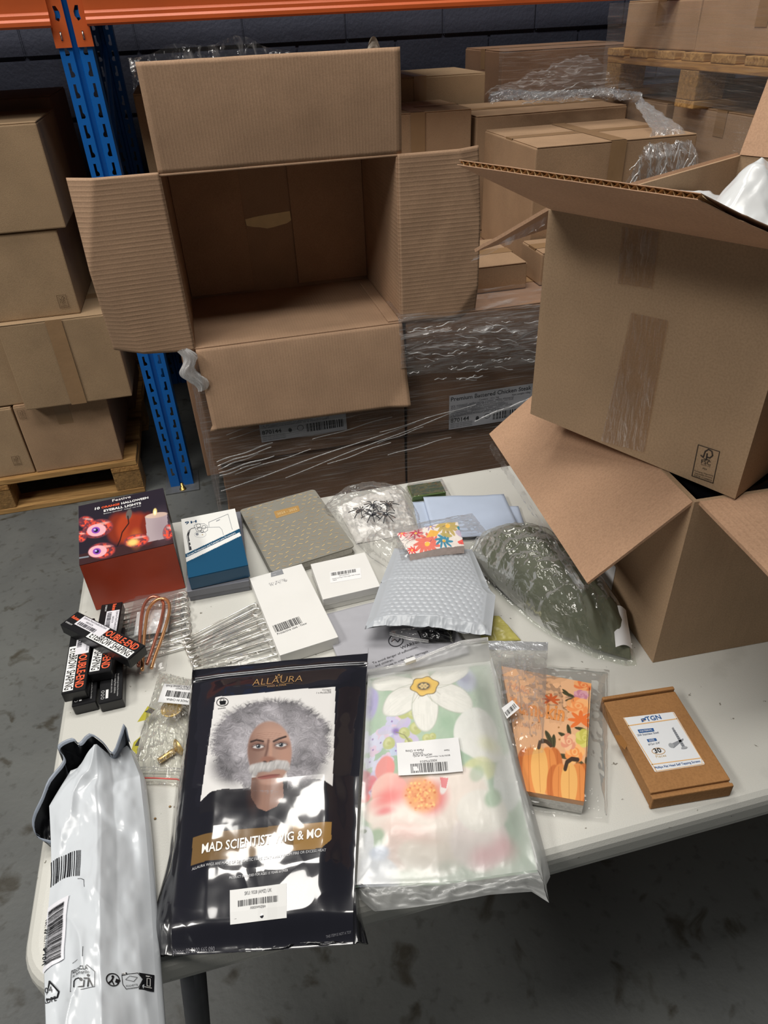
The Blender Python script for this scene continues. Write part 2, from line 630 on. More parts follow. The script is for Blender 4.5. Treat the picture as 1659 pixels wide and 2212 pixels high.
class Paint:
    """colours evaluated point by point on a printed sheet, in the crop units of its Surf"""
    def __init__(s, x, y, base):
        s.x, s.y = x, y
        s.c = np.tile(lin(base), (len(x), 1)).astype(float)

    def over(s, m, col, a=1.0):
        m = (np.asarray(m, float) * a)[:, None]
        c = lin(col) if np.ndim(col) == 1 else col
        s.c = s.c * (1 - m) + c * m

    def ell(s, cx, cy, rx, ry, rot=0, soft=0.06):
        c, q = math.cos(rot), math.sin(rot); dx, dy = s.x - cx, s.y - cy
        d = np.hypot((dx * c + dy * q) / rx, (-dx * q + dy * c) / ry)
        return 1 - sstep(1 - soft, 1 + soft, d)

    def poly(s, pts):
        P = np.asarray(pts, float); ins = np.zeros(len(s.x), bool)
        for (x0, y0), (x1, y1) in zip(P, np.roll(P, -1, 0)):
            if y0 == y1: continue
            ins ^= ((y0 > s.y) != (y1 > s.y)) & (s.x < (x1 - x0) * (s.y - y0) / (y1 - y0) + x0)
        return ins.astype(float)

    def stroke(s, pts, wd, soft=2.0):
        d = np.full(len(s.x), 1e9); P = np.asarray(pts, float)
        for a, b in zip(P[:-1], P[1:]):
            ab = b - a; t = np.clip(((s.x - a[0]) * ab[0] + (s.y - a[1]) * ab[1]) / (ab @ ab + 1e-9), 0, 1)
            d = np.minimum(d, np.hypot(s.x - a[0] - t * ab[0], s.y - a[1] - t * ab[1]))
        return 1 - sstep(wd / 2 - soft, wd / 2 + soft, d)


def coons(top, right, bottom, left):
    """patch through four edge polylines (world points); u runs left-right along top, v from top to bottom"""
    def pl(P):
        P = np.asarray(P, float); d = np.r_[0, np.cumsum(np.linalg.norm(np.diff(P, axis=0), axis=1))]; d /= d[-1]
        return lambda t: np.stack([np.interp(t, d, P[:, k]) for k in range(3)], -1)
    t, r, b, l = pl(top), pl(right), pl(bottom), pl(left)
    c00, c10, c01, c11 = t(0.0), t(1.0), b(0.0), b(1.0)
    def fn(u, v):
        U, Vv = u[..., None], v[..., None]
        return (1 - Vv) * t(u) + Vv * b(u) + (1 - U) * l(v) + U * r(v) - ((1 - U) * (1 - Vv) * c00 + U * (1 - Vv) * c10 + (1 - U) * Vv * c01 + U * Vv * c11)
    return fn


def quad_patch(q):
    q = [np.asarray(p, float) for p in q]
    return coons([q[0], q[1]], [q[1], q[2]], [q[3], q[2]], [q[0], q[3]])


def pillow(patch, thick, pw=0.5, seal=0.0, wr=0.003, wf=6, seed=1, zmin=HT + 0.0008):
    """puffy top surface over a patch"""
    def fn(u, v):
        P = patch(np.clip(u, 0, 1), np.clip(v, 0, 1)).copy()
        def pr(t):
            t = np.clip((t - seal) / (1 - 2 * seal), 0, 1)
            return np.clip(4 * t * (1 - t), 0, 1) ** pw
        e = pr(u) * pr(v)
        w = (ridge(u * wf + 3, v * wf * 1.4, seed) - 0.6) * wr * (0.35 + 0.65 * np.clip(e * 2, 0, 1))
        P[..., 2] = np.maximum(P[..., 2] + e * thick + w, zmin)
        return P
    return fn

# ------------------------------------------------------------------ palette
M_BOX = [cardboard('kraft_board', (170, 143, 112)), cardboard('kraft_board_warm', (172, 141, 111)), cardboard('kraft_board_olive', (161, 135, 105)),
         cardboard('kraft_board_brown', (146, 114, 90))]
M_FLX = cardboard('kraft_flutes_across_x', (178, 145, 117), 'X', 0.16)
M_FLY = cardboard('kraft_flutes_across_y', (178, 145, 117), 'Y', 0.16)
M_FLZ = cardboard('kraft_flutes_across_z', (178, 145, 117), 'Z', 0.26, 0.0105)
M_INN = cardboard('kraft_inner_liner', (184, 148, 118), None)
M_TORN = cardboard('torn_board', (214, 184, 138))
M_PATCH = plain('hole_light_paint', (246, 222, 170), 0.8, var=0.05)
M_TAPE = plain('brown_parcel_tape', (152, 121, 88), 0.3, var=0.06, vscale=12, bump=0.25, bscale=60)
M_TAPEC = film('clear_parcel_tape', (0.86, 0.80, 0.74), base=0.03, fres=0.2, white=0.25, rough=0.2, bump=0.4, bscale=50, streak=((0, 0, 0), (4, 4, 0.6)), sk=0.12)
M_BLUE = plain('blue_rack_paint', (6, 98, 180), 0.42, var=0.06, vscale=8, bump=0.08, bscale=120)
M_ORANGE = plain('orange_rack_paint', (198, 92, 42), 0.42, var=0.06, vscale=6, bump=0.08, bscale=120)
M_STEEL = plain('zinc_steel', (190, 188, 180), 0.35, 1.0, var=0.08)
M_BRASS = plain('brass_bolt', (196, 164, 96), 0.35, 1.0)
M_BLOCK = plain('dark_painted_block', (66, 69, 84), 0.62, var=0.10, vscale=10, bump=0.9, bscale=70)
M_MORT = plain('painted_mortar', (60, 63, 78), 0.75, var=0.1, vscale=30, bump=0.5, bscale=90)
M_WOODX = wood('pallet_wood_x', (132, 94, 50), (192, 150, 92), 'X')
M_WOODY = wood('pallet_wood_y', (130, 90, 48), (190, 144, 84), 'Y')
M_CHIP = plain('pressed_chip_block', (140, 106, 62), 0.9, var=0.3, vscale=90, bump=0.8, bscale=160)
M_TABLE = plain('white_table_plastic', (214, 213, 206), 0.38, var=0.03, vscale=5, bump=0.10, bscale=500)
M_LEG = plain('dark_leg_enamel', (62, 64, 68), 0.4)
M_FILM = film('clear_film', base=0.03, fres=0.45, white=0.12, rough=0.06, bump=0.35, bscale=26)
M_WRAP = film('stretch_wrap', (0.94, 0.94, 0.95), base=0.035, fres=0.25, white=0.55, rough=0.16, bump=0.7, bscale=10,
              streak=((0, 0.22, 0), (0.8, 1, 22)), sk=0.5)  # streaks whitened to stand in for highlights on the film
M_WRAPB = film('gathered_stretch_wrap', (0.93, 0.93, 0.94), base=0.10, fres=0.4, white=0.5, rough=0.14, bump=0.6, bscale=12,
               streak=((0, 0.1, 0), (1.0, 3, 20)), sk=0.6)  # whitish streaks painted in place of glints on the gathered film
M_WRAPL = film('thin_stretch_wrap', (0.97, 0.97, 0.97), base=0.02, fres=0.12, white=0.4, rough=0.15, bump=0.5, bscale=9, streak=((0.2, 0, 0), (1, 0.8, 20)), sk=0.16)

# ------------------------------------------------------------------ setting
fl = mesh('floor', [(-7, -7, 0), (9, -7, 0), (9, 4.2, 0), (-7, 4.2, 0)], [[0, 1, 2, 3]], concrete())
tag(fl, kind='structure')
WY = 3.65
wb = cub('wall_back', None, M_MORT, -7.0, 9.0, WY + 0.012, WY + 0.2, 0, 3.2, 0)
tag(wb, kind='structure')
bm = bmesh.new(); bmesh.ops.create_cube(bm, size=1)
for v in bm.verts: v.co = Vector((v.co.x * 0.440, v.co.y * 0.06, v.co.z * 0.215))
bmesh.ops.bevel(bm, geom=list(bm.edges), offset=0.006, segments=2, affect='EDGES')
blk = bm_obj('block', bm, M_BLOCK, wb)
blk_me = blk.data
first = True
for r in range(-1, 9):
    z = 0.016 + 0.225 * r + 0.1125
    zc = z if r >= 0 else None
    if zc is None: continue
    for k in range(-8, 16):
        x = 0.295 + 0.4425 * k + (0.22125 if (r % 2) else 0) + 0.22125
        if first:
            b = blk; first = False
        else:
            b = bpy.data.objects.new('block', blk_me); link(b, wb)
        b.location = (x, WY + 0.03 + rnd.uniform(-0.002, 0.002), z)
        b.rotation_euler = (rnd.uniform(-.004, .004), 0, rnd.uniform(-.004, .004))


# ------------------------------------------------------------------ pallet rack
def plate_holes(w, h, holes, t):
    """flat plate in x-z with holes, thickness t along +y"""
    bm = bmesh.new()
    def loop(pts):
        vs = [bm.verts.new((x, 0, z)) for x, z in pts]
        for a, b in zip(vs, vs[1:] + vs[:1]): bm.edges.new((a, b))
    loop([(0, 0), (w, 0), (w, h), (0, h)])
    for hp in holes: loop(hp)
    bmesh.ops.triangle_fill(bm, use_beauty=True, use_dissolve=False, edges=list(bm.edges))
    r = bmesh.ops.extrude_face_region(bm, geom=list(bm.faces))
    for g in r['geom']:
        if isinstance(g, bmesh.types.BMVert): g.co.y += t
    return bm


def slot(cx, cz, m, s=1.0):
    """boot-shaped rack slot, foot pointing to side m"""
    P = [(-.0035, .017), (.0035, .017), (.0035, -.002), (.0075, -.007), (.0085, -.013), (.005, -.017), (-.0035, -.017)]
    P = [(cx + m * x * s, cz + z * s) for x, z in P]
    return P if m > 0 else P[::-1]


RX, RY = -0.3035, 2.4187
rack = thing('pallet_rack', 'blue and orange steel pallet rack standing against the dark block wall', 'rack', (RX, RY, 0))
PH = 2.15


def upright(y0, flip=False):
    nm = 'upright'
    bmA = bmesh.new()
    fw = 0.034
    holes = [slot(fw * 0.5, 0.07 + 0.05 * k, 1) for k in range(int((PH - .1) / .05))]
    b1 = plate_holes(fw, PH, holes, 0.0025)
    holes2 = [slot(fw * 0.5, 0.07 + 0.05 * k, -1) for k in range(int((PH - .1) / .05))]
    b2 = plate_holes(fw, PH, holes2, 0.0025)
    V, F = [], []
    def take(b, dx):
        b.verts.index_update(); o = len(V)
        V.extend([(v.co.x + dx, v.co.y, v.co.z) for v in b.verts]); F.extend([[v.index + o for v in f.verts] for f in b.faces]); b.free()
    take(b1, 0); take(b2, 0.086 - fw)
    # folded web: centre groove and the two sides, drawn as one bent strip
    prof = [(0.0, 0.075), (0.0, 0.0), None, (fw, 0.0), (fw + 0.004, 0.012), (0.086 - fw - 0.004, 0.012), (0.086 - fw, 0.0), None, (0.086, 0.0), (0.086, 0.075)]
    seg = [[]]
    for p in prof:
        if p is None: seg.append([])
        else: seg[-1].append(p)
    for s in seg:
        for (xa, ya), (xb, yb) in zip(s[:-1], s[1:]):
            o = len(V)
            V.extend([(xa, ya, 0), (xb, yb, 0), (xb, yb, PH), (xa, ya, PH)]); F.append([o, o + 1, o + 2, o + 3])
            # inner skin
            nx, ny = (yb - ya), -(xb - xa); l = math.hypot(nx, ny); nx, ny = nx / l * -.0025, ny / l * -.0025
            o = len(V)
            V.extend([(xa + nx, ya + ny, 0), (xb + nx, yb + ny, 0), (xb + nx, yb + ny, PH), (xa + nx, ya + ny, PH)]); F.append([o, o + 1, o + 2, o + 3])
    V = np.array(V); V[:, 1] += y0
    return mesh(nm, V, F, M_BLUE, rack)


upright(0.0)
upright(0.98)
for z0, z1 in ((0.3, 0.85), (0.85, 0.3 + 1.1), (1.4, 2.0)):
    tube('brace', [(0.043, 0.07, z0), (0.043, 0.99, z1)], 0.011, M_BLUE, rack, 6)
bp = cub('base_plate', rack, plain('worn_base_plate', (120, 122, 124), 0.55, 0.6, bump=0.3, bscale=90), -0.02, 0.106, -0.045, 0.10, 0, 0.006, 0.001)
lathe('anchor_bolt', [(0.013, 0.006), (0.013, 0.009), (0.009, 0.009), (0.009, 0.018), (0.0055, 0.018), (0.0055, 0.034)], M_BRASS, rack, 8, Matrix.Translation((0.045, -0.028, 0)))
BZ = 1.467


def beam(x0, x1):
    prof = [(0.0, 0.0), (-0.022, 0.0), (-0.027, 0.005), (-0.027, 0.014), (-0.021, 0.020), (-0.021, 0.028), (-0.015, 0.034), (-0.015, 0.072), (-0.022, 0.080), (-0.022, 0.118), (-0.016, 0.124), (0.028, 0.124), (0.028, 0.0)]
    n = len(prof); V = [(x, y, BZ + z) for x in (x0, x1) for y, z in prof]
    F = [[i, (i + 1) % n, n + (i + 1) % n, n + i] for i in range(n)] + [list(range(n))[::-1], list(range(n, 2 * n))]
    return mesh('beam', V, F, M_ORANGE, rack)


beam(-2.75, -0.001)
beam(0.089, 2.84)
for y in (1.01,):
    for x0, x1 in ((-2.75, -0.001), (0.089, 2.84)):
        cub('rear_beam', rack, M_ORANGE, x0, x1, y, y + 0.045, BZ, BZ + 0.124, 0.004)
for x0, m in ((-0.006, 1), (0.0505, -1)):
    hs = []
    for cz in (0.075, 0.123, 0.171):
        a = np.linspace(0.2, 2 * math.pi - 0.2 + 0.4, 12)
        P = [(-.004, .017), (.004, .017), (.0105, .004), (.0105, -.006), (.004, -.017), (-.004, -.013), (-.002, 0.0)]
        P = [(0.021 + m * x, cz + z) for x, z in P]
        hs.append(P)
    hs.append([(0.0185, 0.016), (0.0235, 0.016), (0.0235, 0.036), (0.0185, 0.036)])
    b = plate_holes(0.042, 0.205, hs, 0.004)
    for v in b.verts: v.co += Vector((x0, -0.0055, 1.4215))
    bc = bm_obj('beam_connector', b, M_ORANGE, rack)
    tube('safety_pin', [(x0 + 0.021, -0.0075, 1.4215 + 0.018), (x0 + 0.021, -0.0085, 1.4215 + 0.034)], 0.0022, M_STEEL, bc, 6)
# shelf boards on the beams, out of view, laid out to shade the rack inside
for bay, (x0, x1) in enumerate(((-2.75, 0.098), (0.10, 2.84))):
    nb = 5
    for k in range(nb if bay == 0 else 2):
        cub('shelf_board', rack, M_CHIP, x0 + (x1 - x0) * k / nb + 0.003, x0 + (x1 - x0) * (k + 1) / nb - 0.003, -0.02, 1.05, BZ + 0.1245, BZ + 0.146, 0.002)


# ------------------------------------------------------------------ pallets
def pallet(label, x0, x1, y0, y1, z0, boards_along='X', n=6, group=None, seed=0):
    th = thing('wooden_pallet', label, 'pallet', ((x0 + x1) / 2, (y0 + y1) / 2, z0), 0, group)
    w, d = x1 - x0, y1 - y0
    r = random.Random(seed)
    bx = boards_along == 'X'
    mA, mB = (M_WOODX, M_WOODY) if bx else (M_WOODY, M_WOODX)
    la, lb = (w, d) if bx else (d, w)
    def put(nm, a0, a1, b0, b1, c0, c1, m):
        if bx: return cub(nm, th, m, a0, a1, b0, b1, c0, c1, 0.003)
        return cub(nm, th, m, b0, b1, a0, a1, c0, c1, 0.003)
    bw = lb / n * 0.78
    for k in range(n):                       # top boards
        c = -lb / 2 + bw / 2 + (lb - bw) * k / (n - 1)
        j = r.uniform(-.004, .004)
        put('deck_board', -la / 2 + j, la / 2 + j, c - bw / 2, c + bw / 2, 0.122, 0.144, mA)
    for k in range(3):                       # cross boards under them
        c = (-la / 2 + 0.05, 0, la / 2 - 0.05)[k]
        put('stringer_board', c - 0.05, c + 0.05, -lb / 2, lb / 2, 0.1, 0.1215, mB)
    for i in range(3):
        for k in range(3):
            a = (-la / 2 + 0.05, 0, la / 2 - 0.05)[i]; b = (-lb / 2 + 0.05, 0, lb / 2 - 0.05)[k]
            put('block', a - 0.05, a + 0.05, b - 0.05 + 0.002, b + 0.05 - 0.002, 0.022, 0.0995, M_CHIP)
    for k in range(3):
        b = (-lb / 2 + 0.05, 0, lb / 2 - 0.05)[k]
        put('bottom_board', -la / 2, la / 2, b - 0.05, b + 0.05, 0, 0.0215, mA)
    return th


pallet('worn wooden pallet under the left carton stack beside the blue post', -1.42, -0.40, 2.425, 3.55, 0.0, 'X', 6, 'wooden pallets', 1)
pallet('low wooden pallet under the stretch-wrapped cartons behind the table', -0.09, 1.11, 1.80, 2.86, 0.0, 'X', 6, 'wooden pallets', 2)


# ------------------------------------------------------------------ closed cartons
def carton(label, x0, x1, y0, y1, z0, z1, rot=0.0, mi=0, tape='x', tape_col=None, seed=0, marks=None, name='cardboard_carton', tw=0.05, side_tape=True, cross=False, group='closed cartons in the warehouse'):
    cx, cy = (x0 + x1) / 2, (y0 + y1) / 2
    th = thing(name, label, 'carton', (cx, cy, z0), rot, group)
    w, d, h = x1 - x0, y1 - y0, z1 - z0
    m = M_BOX[mi]
    cub('body', th, m, -w / 2, w / 2, -d / 2, d / 2, 0, h - 0.004, 0.004, 2, 0.0025, seed)
    r = random.Random(seed + 50)
    tm = tape_col or M_TAPE
    if tape == 'x':      # seam runs along x
        for s in (-1, 1):
            y_a, y_b = sorted((s * 0.0012, s * (d / 2 - 0.001)))
            cub('top_flap', th, m, -w / 2 + 0.002, w / 2 - 0.002, y_a, y_b, h - 0.004, h - r.uniform(0, .0006), 0.0012, 1)
        P = [(-w / 2 - 0.0006, h - 0.07), (-w / 2 - 0.0006, h + 0.0006), (w / 2 + 0.0006, h + 0.0006), (w / 2 + 0.0006, h - 0.07)]
        V = [(x, s * tw / 2, z) for x, z in P for s in (-1, 1)]
    else:
        for s in (-1, 1):
            x_a, x_b = sorted((s * 0.0012, s * (w / 2 - 0.001)))
            cub('top_flap', th, m, x_a, x_b, -d / 2 + 0.002, d / 2 - 0.002, h - 0.004, h - r.uniform(0, .0006), 0.0012, 1)
        P = [(-d / 2 - 0.0006, h - 0.09), (-d / 2 - 0.0006, h + 0.0006), (d / 2 + 0.0006, h + 0.0006), (d / 2 + 0.0006, h - 0.09)]
        V = [(s * tw / 2, y, z) for y, z in P for s in (-1, 1)]
    mesh('tape', V, [[0, 1, 3, 2], [2, 3, 5, 4], [4, 5, 7, 6]], tm, th)
    if cross:
        mesh('tape', [(tw * s / 2, y, h + 0.0011) for y in (-d / 2 + .001, d / 2 - .001) for s in (-1, 1)], [[0, 1, 3, 2]], tm, th)
    if side_tape and tape == 'x':
        mesh('tape', [(-tw / 2, -d / 2 - 0.0032, 0.0), (tw / 2, -d / 2 - 0.0032, 0.0), (tw / 2, -d / 2 - 0.0032, h), (-tw / 2, -d / 2 - 0.0032, h)], [[0, 1, 2, 3]], tm, th)
    if marks:
        fx, fz, sc = marks
        S = Surf([(0, 0), (100, 0), (100, 140), (0, 140)], 0.03 * sc, 0.042 * sc,
                 lambda u, v: np.stack([fx + (u - .5) * 0.03 * sc, np.full_like(u, -d / 2 - 0.0034), fz - (v - .5) * 0.042 * sc], -1), (0, -1, 0))
        P = Print(S)
        P.line([(4, 4), (96, 4), (96, 136), (4, 136)], 4, (96, 74, 54), 1, True)
        P.line([(22, 34), (36, 50), (60, 18), (78, 36), (60, 50), (60, 62)], 5, (96, 74, 54), 1)
        P.text('FSC', (22, 84), (78, 84), (96, 74, 54), 1); P.text('MIX', (36, 104), (64, 104), (96, 74, 54), 1)
        for yy in (114, 123): P.line([(14, yy), (86, yy)], 3, (96, 74, 54), 1)
        P.build('printed_mark', th)
    return th


# left pallet load
carton('kraft carton on the left pallet at its right front corner, bottom layer', -0.752, -0.448, 2.44, 2.86, 0.145, 0.412, 0.0, 1, 'y', seed=3, marks=(-0.13, 0.235, 0.8))
carton('bottom layer kraft carton cut by the left photo edge on the pallet', -1.07, -0.760, 2.445, 2.86, 0.145, 0.408, 0.0, 0, 'y', seed=4, marks=(0.11, 0.06, 0.9))
carton('tape-patched carton overhanging the second layer of the left stack', -0.70, -0.352, 2.39, 2.80, 0.4125, 0.708, 0.0, 2, 'x', tape_col=M_TAPE, seed=5)
carton('second layer carton at the left photo edge beside the tape-patched one', -1.04, -0.706, 2.45, 2.84, 0.4125, 0.705, 0.0, 0, 'x', seed=6)
carton('third layer carton of the left stack with a vertical tape strip', -0.88, -0.440, 2.42, 2.82, 0.7085, 0.972, 0.0, 2, 'y', seed=7, marks=(0.175, 0.045, 1.0))
carton('topmost front carton of the left stack with torn tape', -0.86, -0.412, 2.41, 2.80, 0.9725, 1.256, 0.0, 2, 'y', seed=8)
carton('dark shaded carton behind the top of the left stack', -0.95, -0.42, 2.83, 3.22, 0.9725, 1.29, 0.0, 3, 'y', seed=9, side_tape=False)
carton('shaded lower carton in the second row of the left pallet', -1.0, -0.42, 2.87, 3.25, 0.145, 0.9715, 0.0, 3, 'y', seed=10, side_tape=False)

# wrapped pallet behind the table
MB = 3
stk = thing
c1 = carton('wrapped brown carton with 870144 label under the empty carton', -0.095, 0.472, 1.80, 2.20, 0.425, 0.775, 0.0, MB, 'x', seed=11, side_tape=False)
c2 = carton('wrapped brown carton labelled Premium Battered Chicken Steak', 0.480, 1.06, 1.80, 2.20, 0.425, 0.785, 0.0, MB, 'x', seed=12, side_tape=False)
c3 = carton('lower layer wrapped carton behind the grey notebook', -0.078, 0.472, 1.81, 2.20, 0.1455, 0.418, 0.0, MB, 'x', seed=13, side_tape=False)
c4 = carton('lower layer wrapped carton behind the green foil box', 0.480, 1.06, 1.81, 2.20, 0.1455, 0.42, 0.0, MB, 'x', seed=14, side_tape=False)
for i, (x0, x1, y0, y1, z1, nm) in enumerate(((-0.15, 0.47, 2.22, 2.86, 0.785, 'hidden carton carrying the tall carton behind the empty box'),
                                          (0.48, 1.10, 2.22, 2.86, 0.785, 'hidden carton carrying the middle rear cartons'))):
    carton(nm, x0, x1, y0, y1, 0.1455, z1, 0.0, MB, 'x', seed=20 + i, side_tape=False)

# cartons stacked on and behind the wrapped pallet
carton('flat kraft carton lying right of the empty carton flap', 0.50, 0.882, 1.925, 2.20, 0.786, 0.862, 0.0, 1, 'x', seed=30, side_tape=False)
carton('small low carton mostly hidden behind the upper open box', 0.93, 1.25, 1.93, 2.075, 0.786, 0.88, 0.0, 1, 'x', seed=31, side_tape=False)
carton('large cross-taped carton in the middle of the rear stack', 0.958, 1.475, 2.085, 2.50, 0.786, 1.133, 0.0, 1, 'x', seed=32, cross=True)
carton('cross-taped carton right behind the empty carton top flap', 0.56, 0.945, 2.60, 2.95, 0.786, 1.188, 0.0, 1, 'x', seed=33, cross=True)
carton('long low carton behind the large cross-taped one', 0.962, 1.53, 2.60, 2.98, 0.786, 1.163, 0.0, 1, 'x', seed=34, side_tape=False)
carton('rear kraft carton standing close to the block wall', 0.62, 1.15, 3.02, 3.40, 0.001, 1.262, 0.0, 0, 'y', seed=35)
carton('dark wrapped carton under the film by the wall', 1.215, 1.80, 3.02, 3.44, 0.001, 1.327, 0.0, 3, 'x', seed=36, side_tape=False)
carton('tall carton peeking out left of the empty carton', -0.150, 0.30, 2.62, 3.0, 0.786, 1.292, 0.0, 2, 'y', seed=37, side_tape=False)
carton('wrapped supporting carton under the upper right pallet', 1.56, 2.25, 1.85, 2.36, 0.001, 1.185, 0.0, 1, 'x', seed=38, side_tape=False)
carton('second wrapped carton under the far end of the upper right pallet', 1.56, 2.25, 2.40, 2.80, 0.001, 1.18, 0.0, 1, 'x', seed=39, side_tape=False)
carton('tall hidden carton beneath the long low carton row', 1.12, 1.54, 2.22, 2.98, 0.001, 0.785, 0.0, 3, 'x', seed=40, side_tape=False)
# upper right pallet: its side faces the aisle, boards run away from the viewer
pallet('wooden pallet high on the right carrying two wrapped cartons', 1.505, 2.35, 1.72, 2.735, 1.186, 'X', 7, 'wooden pallets', 3)
carton('wrapped carton on the high pallet at its far end', 1.54, 2.2, 2.275, 2.70, 1.331, 1.464, 0.0, 1, 'x', seed=41, side_tape=False)
carton('wrapped carton on the high pallet at its near end', 1.53, 2.2, 1.70, 2.262, 1.331, 1.464, 0.0, 1, 'x', seed=42, side_tape=False)


def front_label(th, x0, x1, z0, z1, y, lines):
    S = Surf([(0, 0), (200, 0), (200, 100), (0, 100)], x1 - x0, z1 - z0,
             lambda u, v: np.stack([x0 + (x1 - x0) * u, np.full_like(u, y), z1 - (z1 - z0) * v], -1), (0, -1, 0))
    P = Print(S)
    P.poly([(0, 0), (200, 0), (200, 100), (0, 100)], (196, 196, 200), 1)
    lines(P)
    P.build('product_label', th, world=th, label='white printed label')


INK = (34, 34, 40)


def lab2(P):
    P.text('Premium Battered Chicken Steak', (4, 17), (196, 17), INK, 2, 1.0, 0.012)
    P.text('Contains : 10 x 1kg', (70, 27), (118, 27), INK, 2)
    P.text('Net weight 10kg', (150, 27), (194, 27), INK, 2)
    r = random.Random(4)
    for k in range(7):
        P.text(''.join(r.choice('aeiorsntlm  ,') for _ in range(52)), (4, 34 + k * 5), (150 + r.uniform(-30, 10), 34 + k * 5), (70, 70, 78), 2)
    P.text('870144', (4, 80), (48, 80), INK, 2, 1.0, 0.02)
    P.ring(92, 76, 7, 7, 1.2, INK, 2); P.ell(68, 78, 4, 6, INK, 2)
    P.bars((106, 68), (192, 68), (106, 90), INK, 2, 40, 3)
    for k in range(3): P.text('batch code and store frozen', (4, 86 + k * 5), (56, 86 + k * 5), (70, 70, 78), 2)


def lab1(P):
    lab2(P)


front_label(c1, 0.048, 0.296, 0.481, 0.60, 1.7945, lab1)
front_label(c2, 0.607, 0.872, 0.415 + 0.012, 0.540, 1.7945, lab2)


# ------------------------------------------------------------------ stretch wrap on the pallet loads
def wrap_front(name, label, x0, x1, z0, z1, y, amp, mat, nu=90, nv=60, seed=5, sx=2.0, sz=16, slope=0.12):
    th = thing(name, label, 'film', ((x0 + x1) / 2, y, z0), 0, 'stretch wrap on the pallet loads')
    def fn(u, v):
        x = x0 + (x1 - x0) * u; z = z0 + (z1 - z0) * v
        zz = z - slope * (x - x0)
        n = ridge(x * sx, zz * sz, seed) - 0.5
        return np.stack([x, y - 0.0022 - amp * 0.6 * (n + .5), z], -1)
    sheet('film', fn, nu, nv, mat, th, world=th)
    return th


wrap_front('stretch_wrap', 'clear stretch wrap drawn across the labelled brown cartons', -0.108, 1.075, 0.16, 0.74, 1.795, 0.010, M_WRAP, 120, 60, 5, slope=0.16)
# film closing round the left side of the wrapped load
th = thing('stretch_wrap', 'stretch wrap over the left side of the labelled brown cartons', 'film', (-0.105, 2.0, 0.16), 0, 'stretch wrap on the pallet loads')
sheet('film', lambda u, v: np.stack([-0.104 - 0.008 * ridge(u * 3, v * 14, 8), 1.785 + 0.42 * u, 0.16 + 0.60 * v], -1), 30, 40, M_WRAP, th, world=th)
# gathered bright band right of the empty carton
th = thing('gathered_stretch_wrap', 'bunched shiny stretch wrap band right below the empty carton flap', 'film', (0.77, 1.77, 0.6), 0, 'stretch wrap on the pallet loads')


def band(u, v):
    x = 0.455 + 0.64 * u
    z = 0.795 - 0.175 * v - 0.04 * u + 0.012 * fbm(u * 5, v * 2, 3)
    n = ridge(u * 5 + v * 2, v * 9 + u * 1.2, 21, 4)
    return np.stack([x, 1.775 - 0.042 * n * np.sin(np.pi * np.clip(v * 1.05, 0, 1)) + 0.01, z], -1)


sheet('film', band, 160, 70, M_WRAPB, th, world=th)
sheet('film', lambda u, v: np.stack([0.455 + 0.64 * u, 1.782 + 0.13 * v, 0.799 - 0.04 * u * (1 - v) + 0.006 * ridge(u * 6, v * 7, 4)], -1), 80, 30, M_WRAP, th, world=th)
# twisted rope of film hanging at the left corner
th = thing('twisted_film_rope', 'white twisted rope of stretch wrap at the carton corner beside the blue post', 'film', (-0.105, 1.78, 0.68), 0, 'stretch wrap on the pallet loads')


def rope(u, v):
    a = u * 2 * np.pi
    t = v
    cxr = -0.112 + 0.026 * t + 0.01 * np.sin(9 * t); zr = 0.79 - 0.115 * t
    r = (0.011 + 0.008 * np.sin(np.pi * t)) * (0.45 + 0.9 * ridge(u * 6, t * 2 + u * 5, 31, 3))
    return np.stack([cxr + r * np.cos(a), 1.772 + r * np.sin(a) * 0.8, zr + 0.25 * r * np.sin(a + 2)], -1)


sheet('film', rope, 49, 40, film('rope_of_wrap', base=0.55, fres=0.4, white=0.75, rough=0.15, bump=0.6, bscale=40, streak=((0, 0.3, 0), (8, 8, 2)), sk=0.3), th, world=th)


def wrap_side(label, X, y0, y1, z0, z1, seed, mat=M_WRAP, amp=0.012):
    th = thing('stretch_wrap', label, 'film', (X, (y0 + y1) / 2, z0), 0, 'stretch wrap on the pallet loads')
    sheet('film', lambda u, v: np.stack([X - amp * ridge((y0 + (y1 - y0) * u) * 2, (z0 + (z1 - z0) * v) * 16, seed), y0 + (y1 - y0) * u, z0 + (z1 - z0) * v], -1), 60, 50, mat, th, world=th)


wrap_side('stretch wrap over the cartons on the high right pallet', 1.50, 1.70, 2.74, 1.20, 1.46, 9, M_WRAPL)
wrap_front('stretch_wrap', 'stretch wrap around the dark carton near the wall', 1.20, 1.82, 1.0, 1.34, 3.02, 0.012, M_WRAP, 60, 40, 12)
wrap_side('stretch wrap over the carton below the high right pallet', 1.545, 1.80, 2.80, 0.85, 1.185, 15, M_WRAPL)
# loose tangle of film lying over the rear cartons
th = thing('film_tangle', 'crumpled clear film trailing over the large cross-taped carton', 'film', (1.2, 2.4, 1.17), 0, 'stretch wrap on the pallet loads')
M_TANGLE = film('crumpled_wrap', (0.96, 0.96, 0.97), base=0.04, fres=0.5, white=0.35, rough=0.07, bump=1.0, bscale=30, streak=((0, 0.4, 0.3), (2.2, 1, 1)), sk=0.6)
path = np.array([(0.99, 2.56, 1.20), (1.05, 2.56, 1.215), (1.14, 2.56, 1.20), (1.30, 2.56, 1.195), (1.43, 2.55, 1.195), (1.455, 2.40, 1.19), (1.42, 2.25, 1.165), (1.39, 2.12, 1.145), (1.375, 2.068, 1.08), (1.365, 2.062, 1.00), (1.36, 2.06, 0.95)])
wid = np.array([0.02, 0.075, 0.05, 0.04, 0.05, 0.05, 0.07, 0.10, 0.20, 0.27, 0.30])


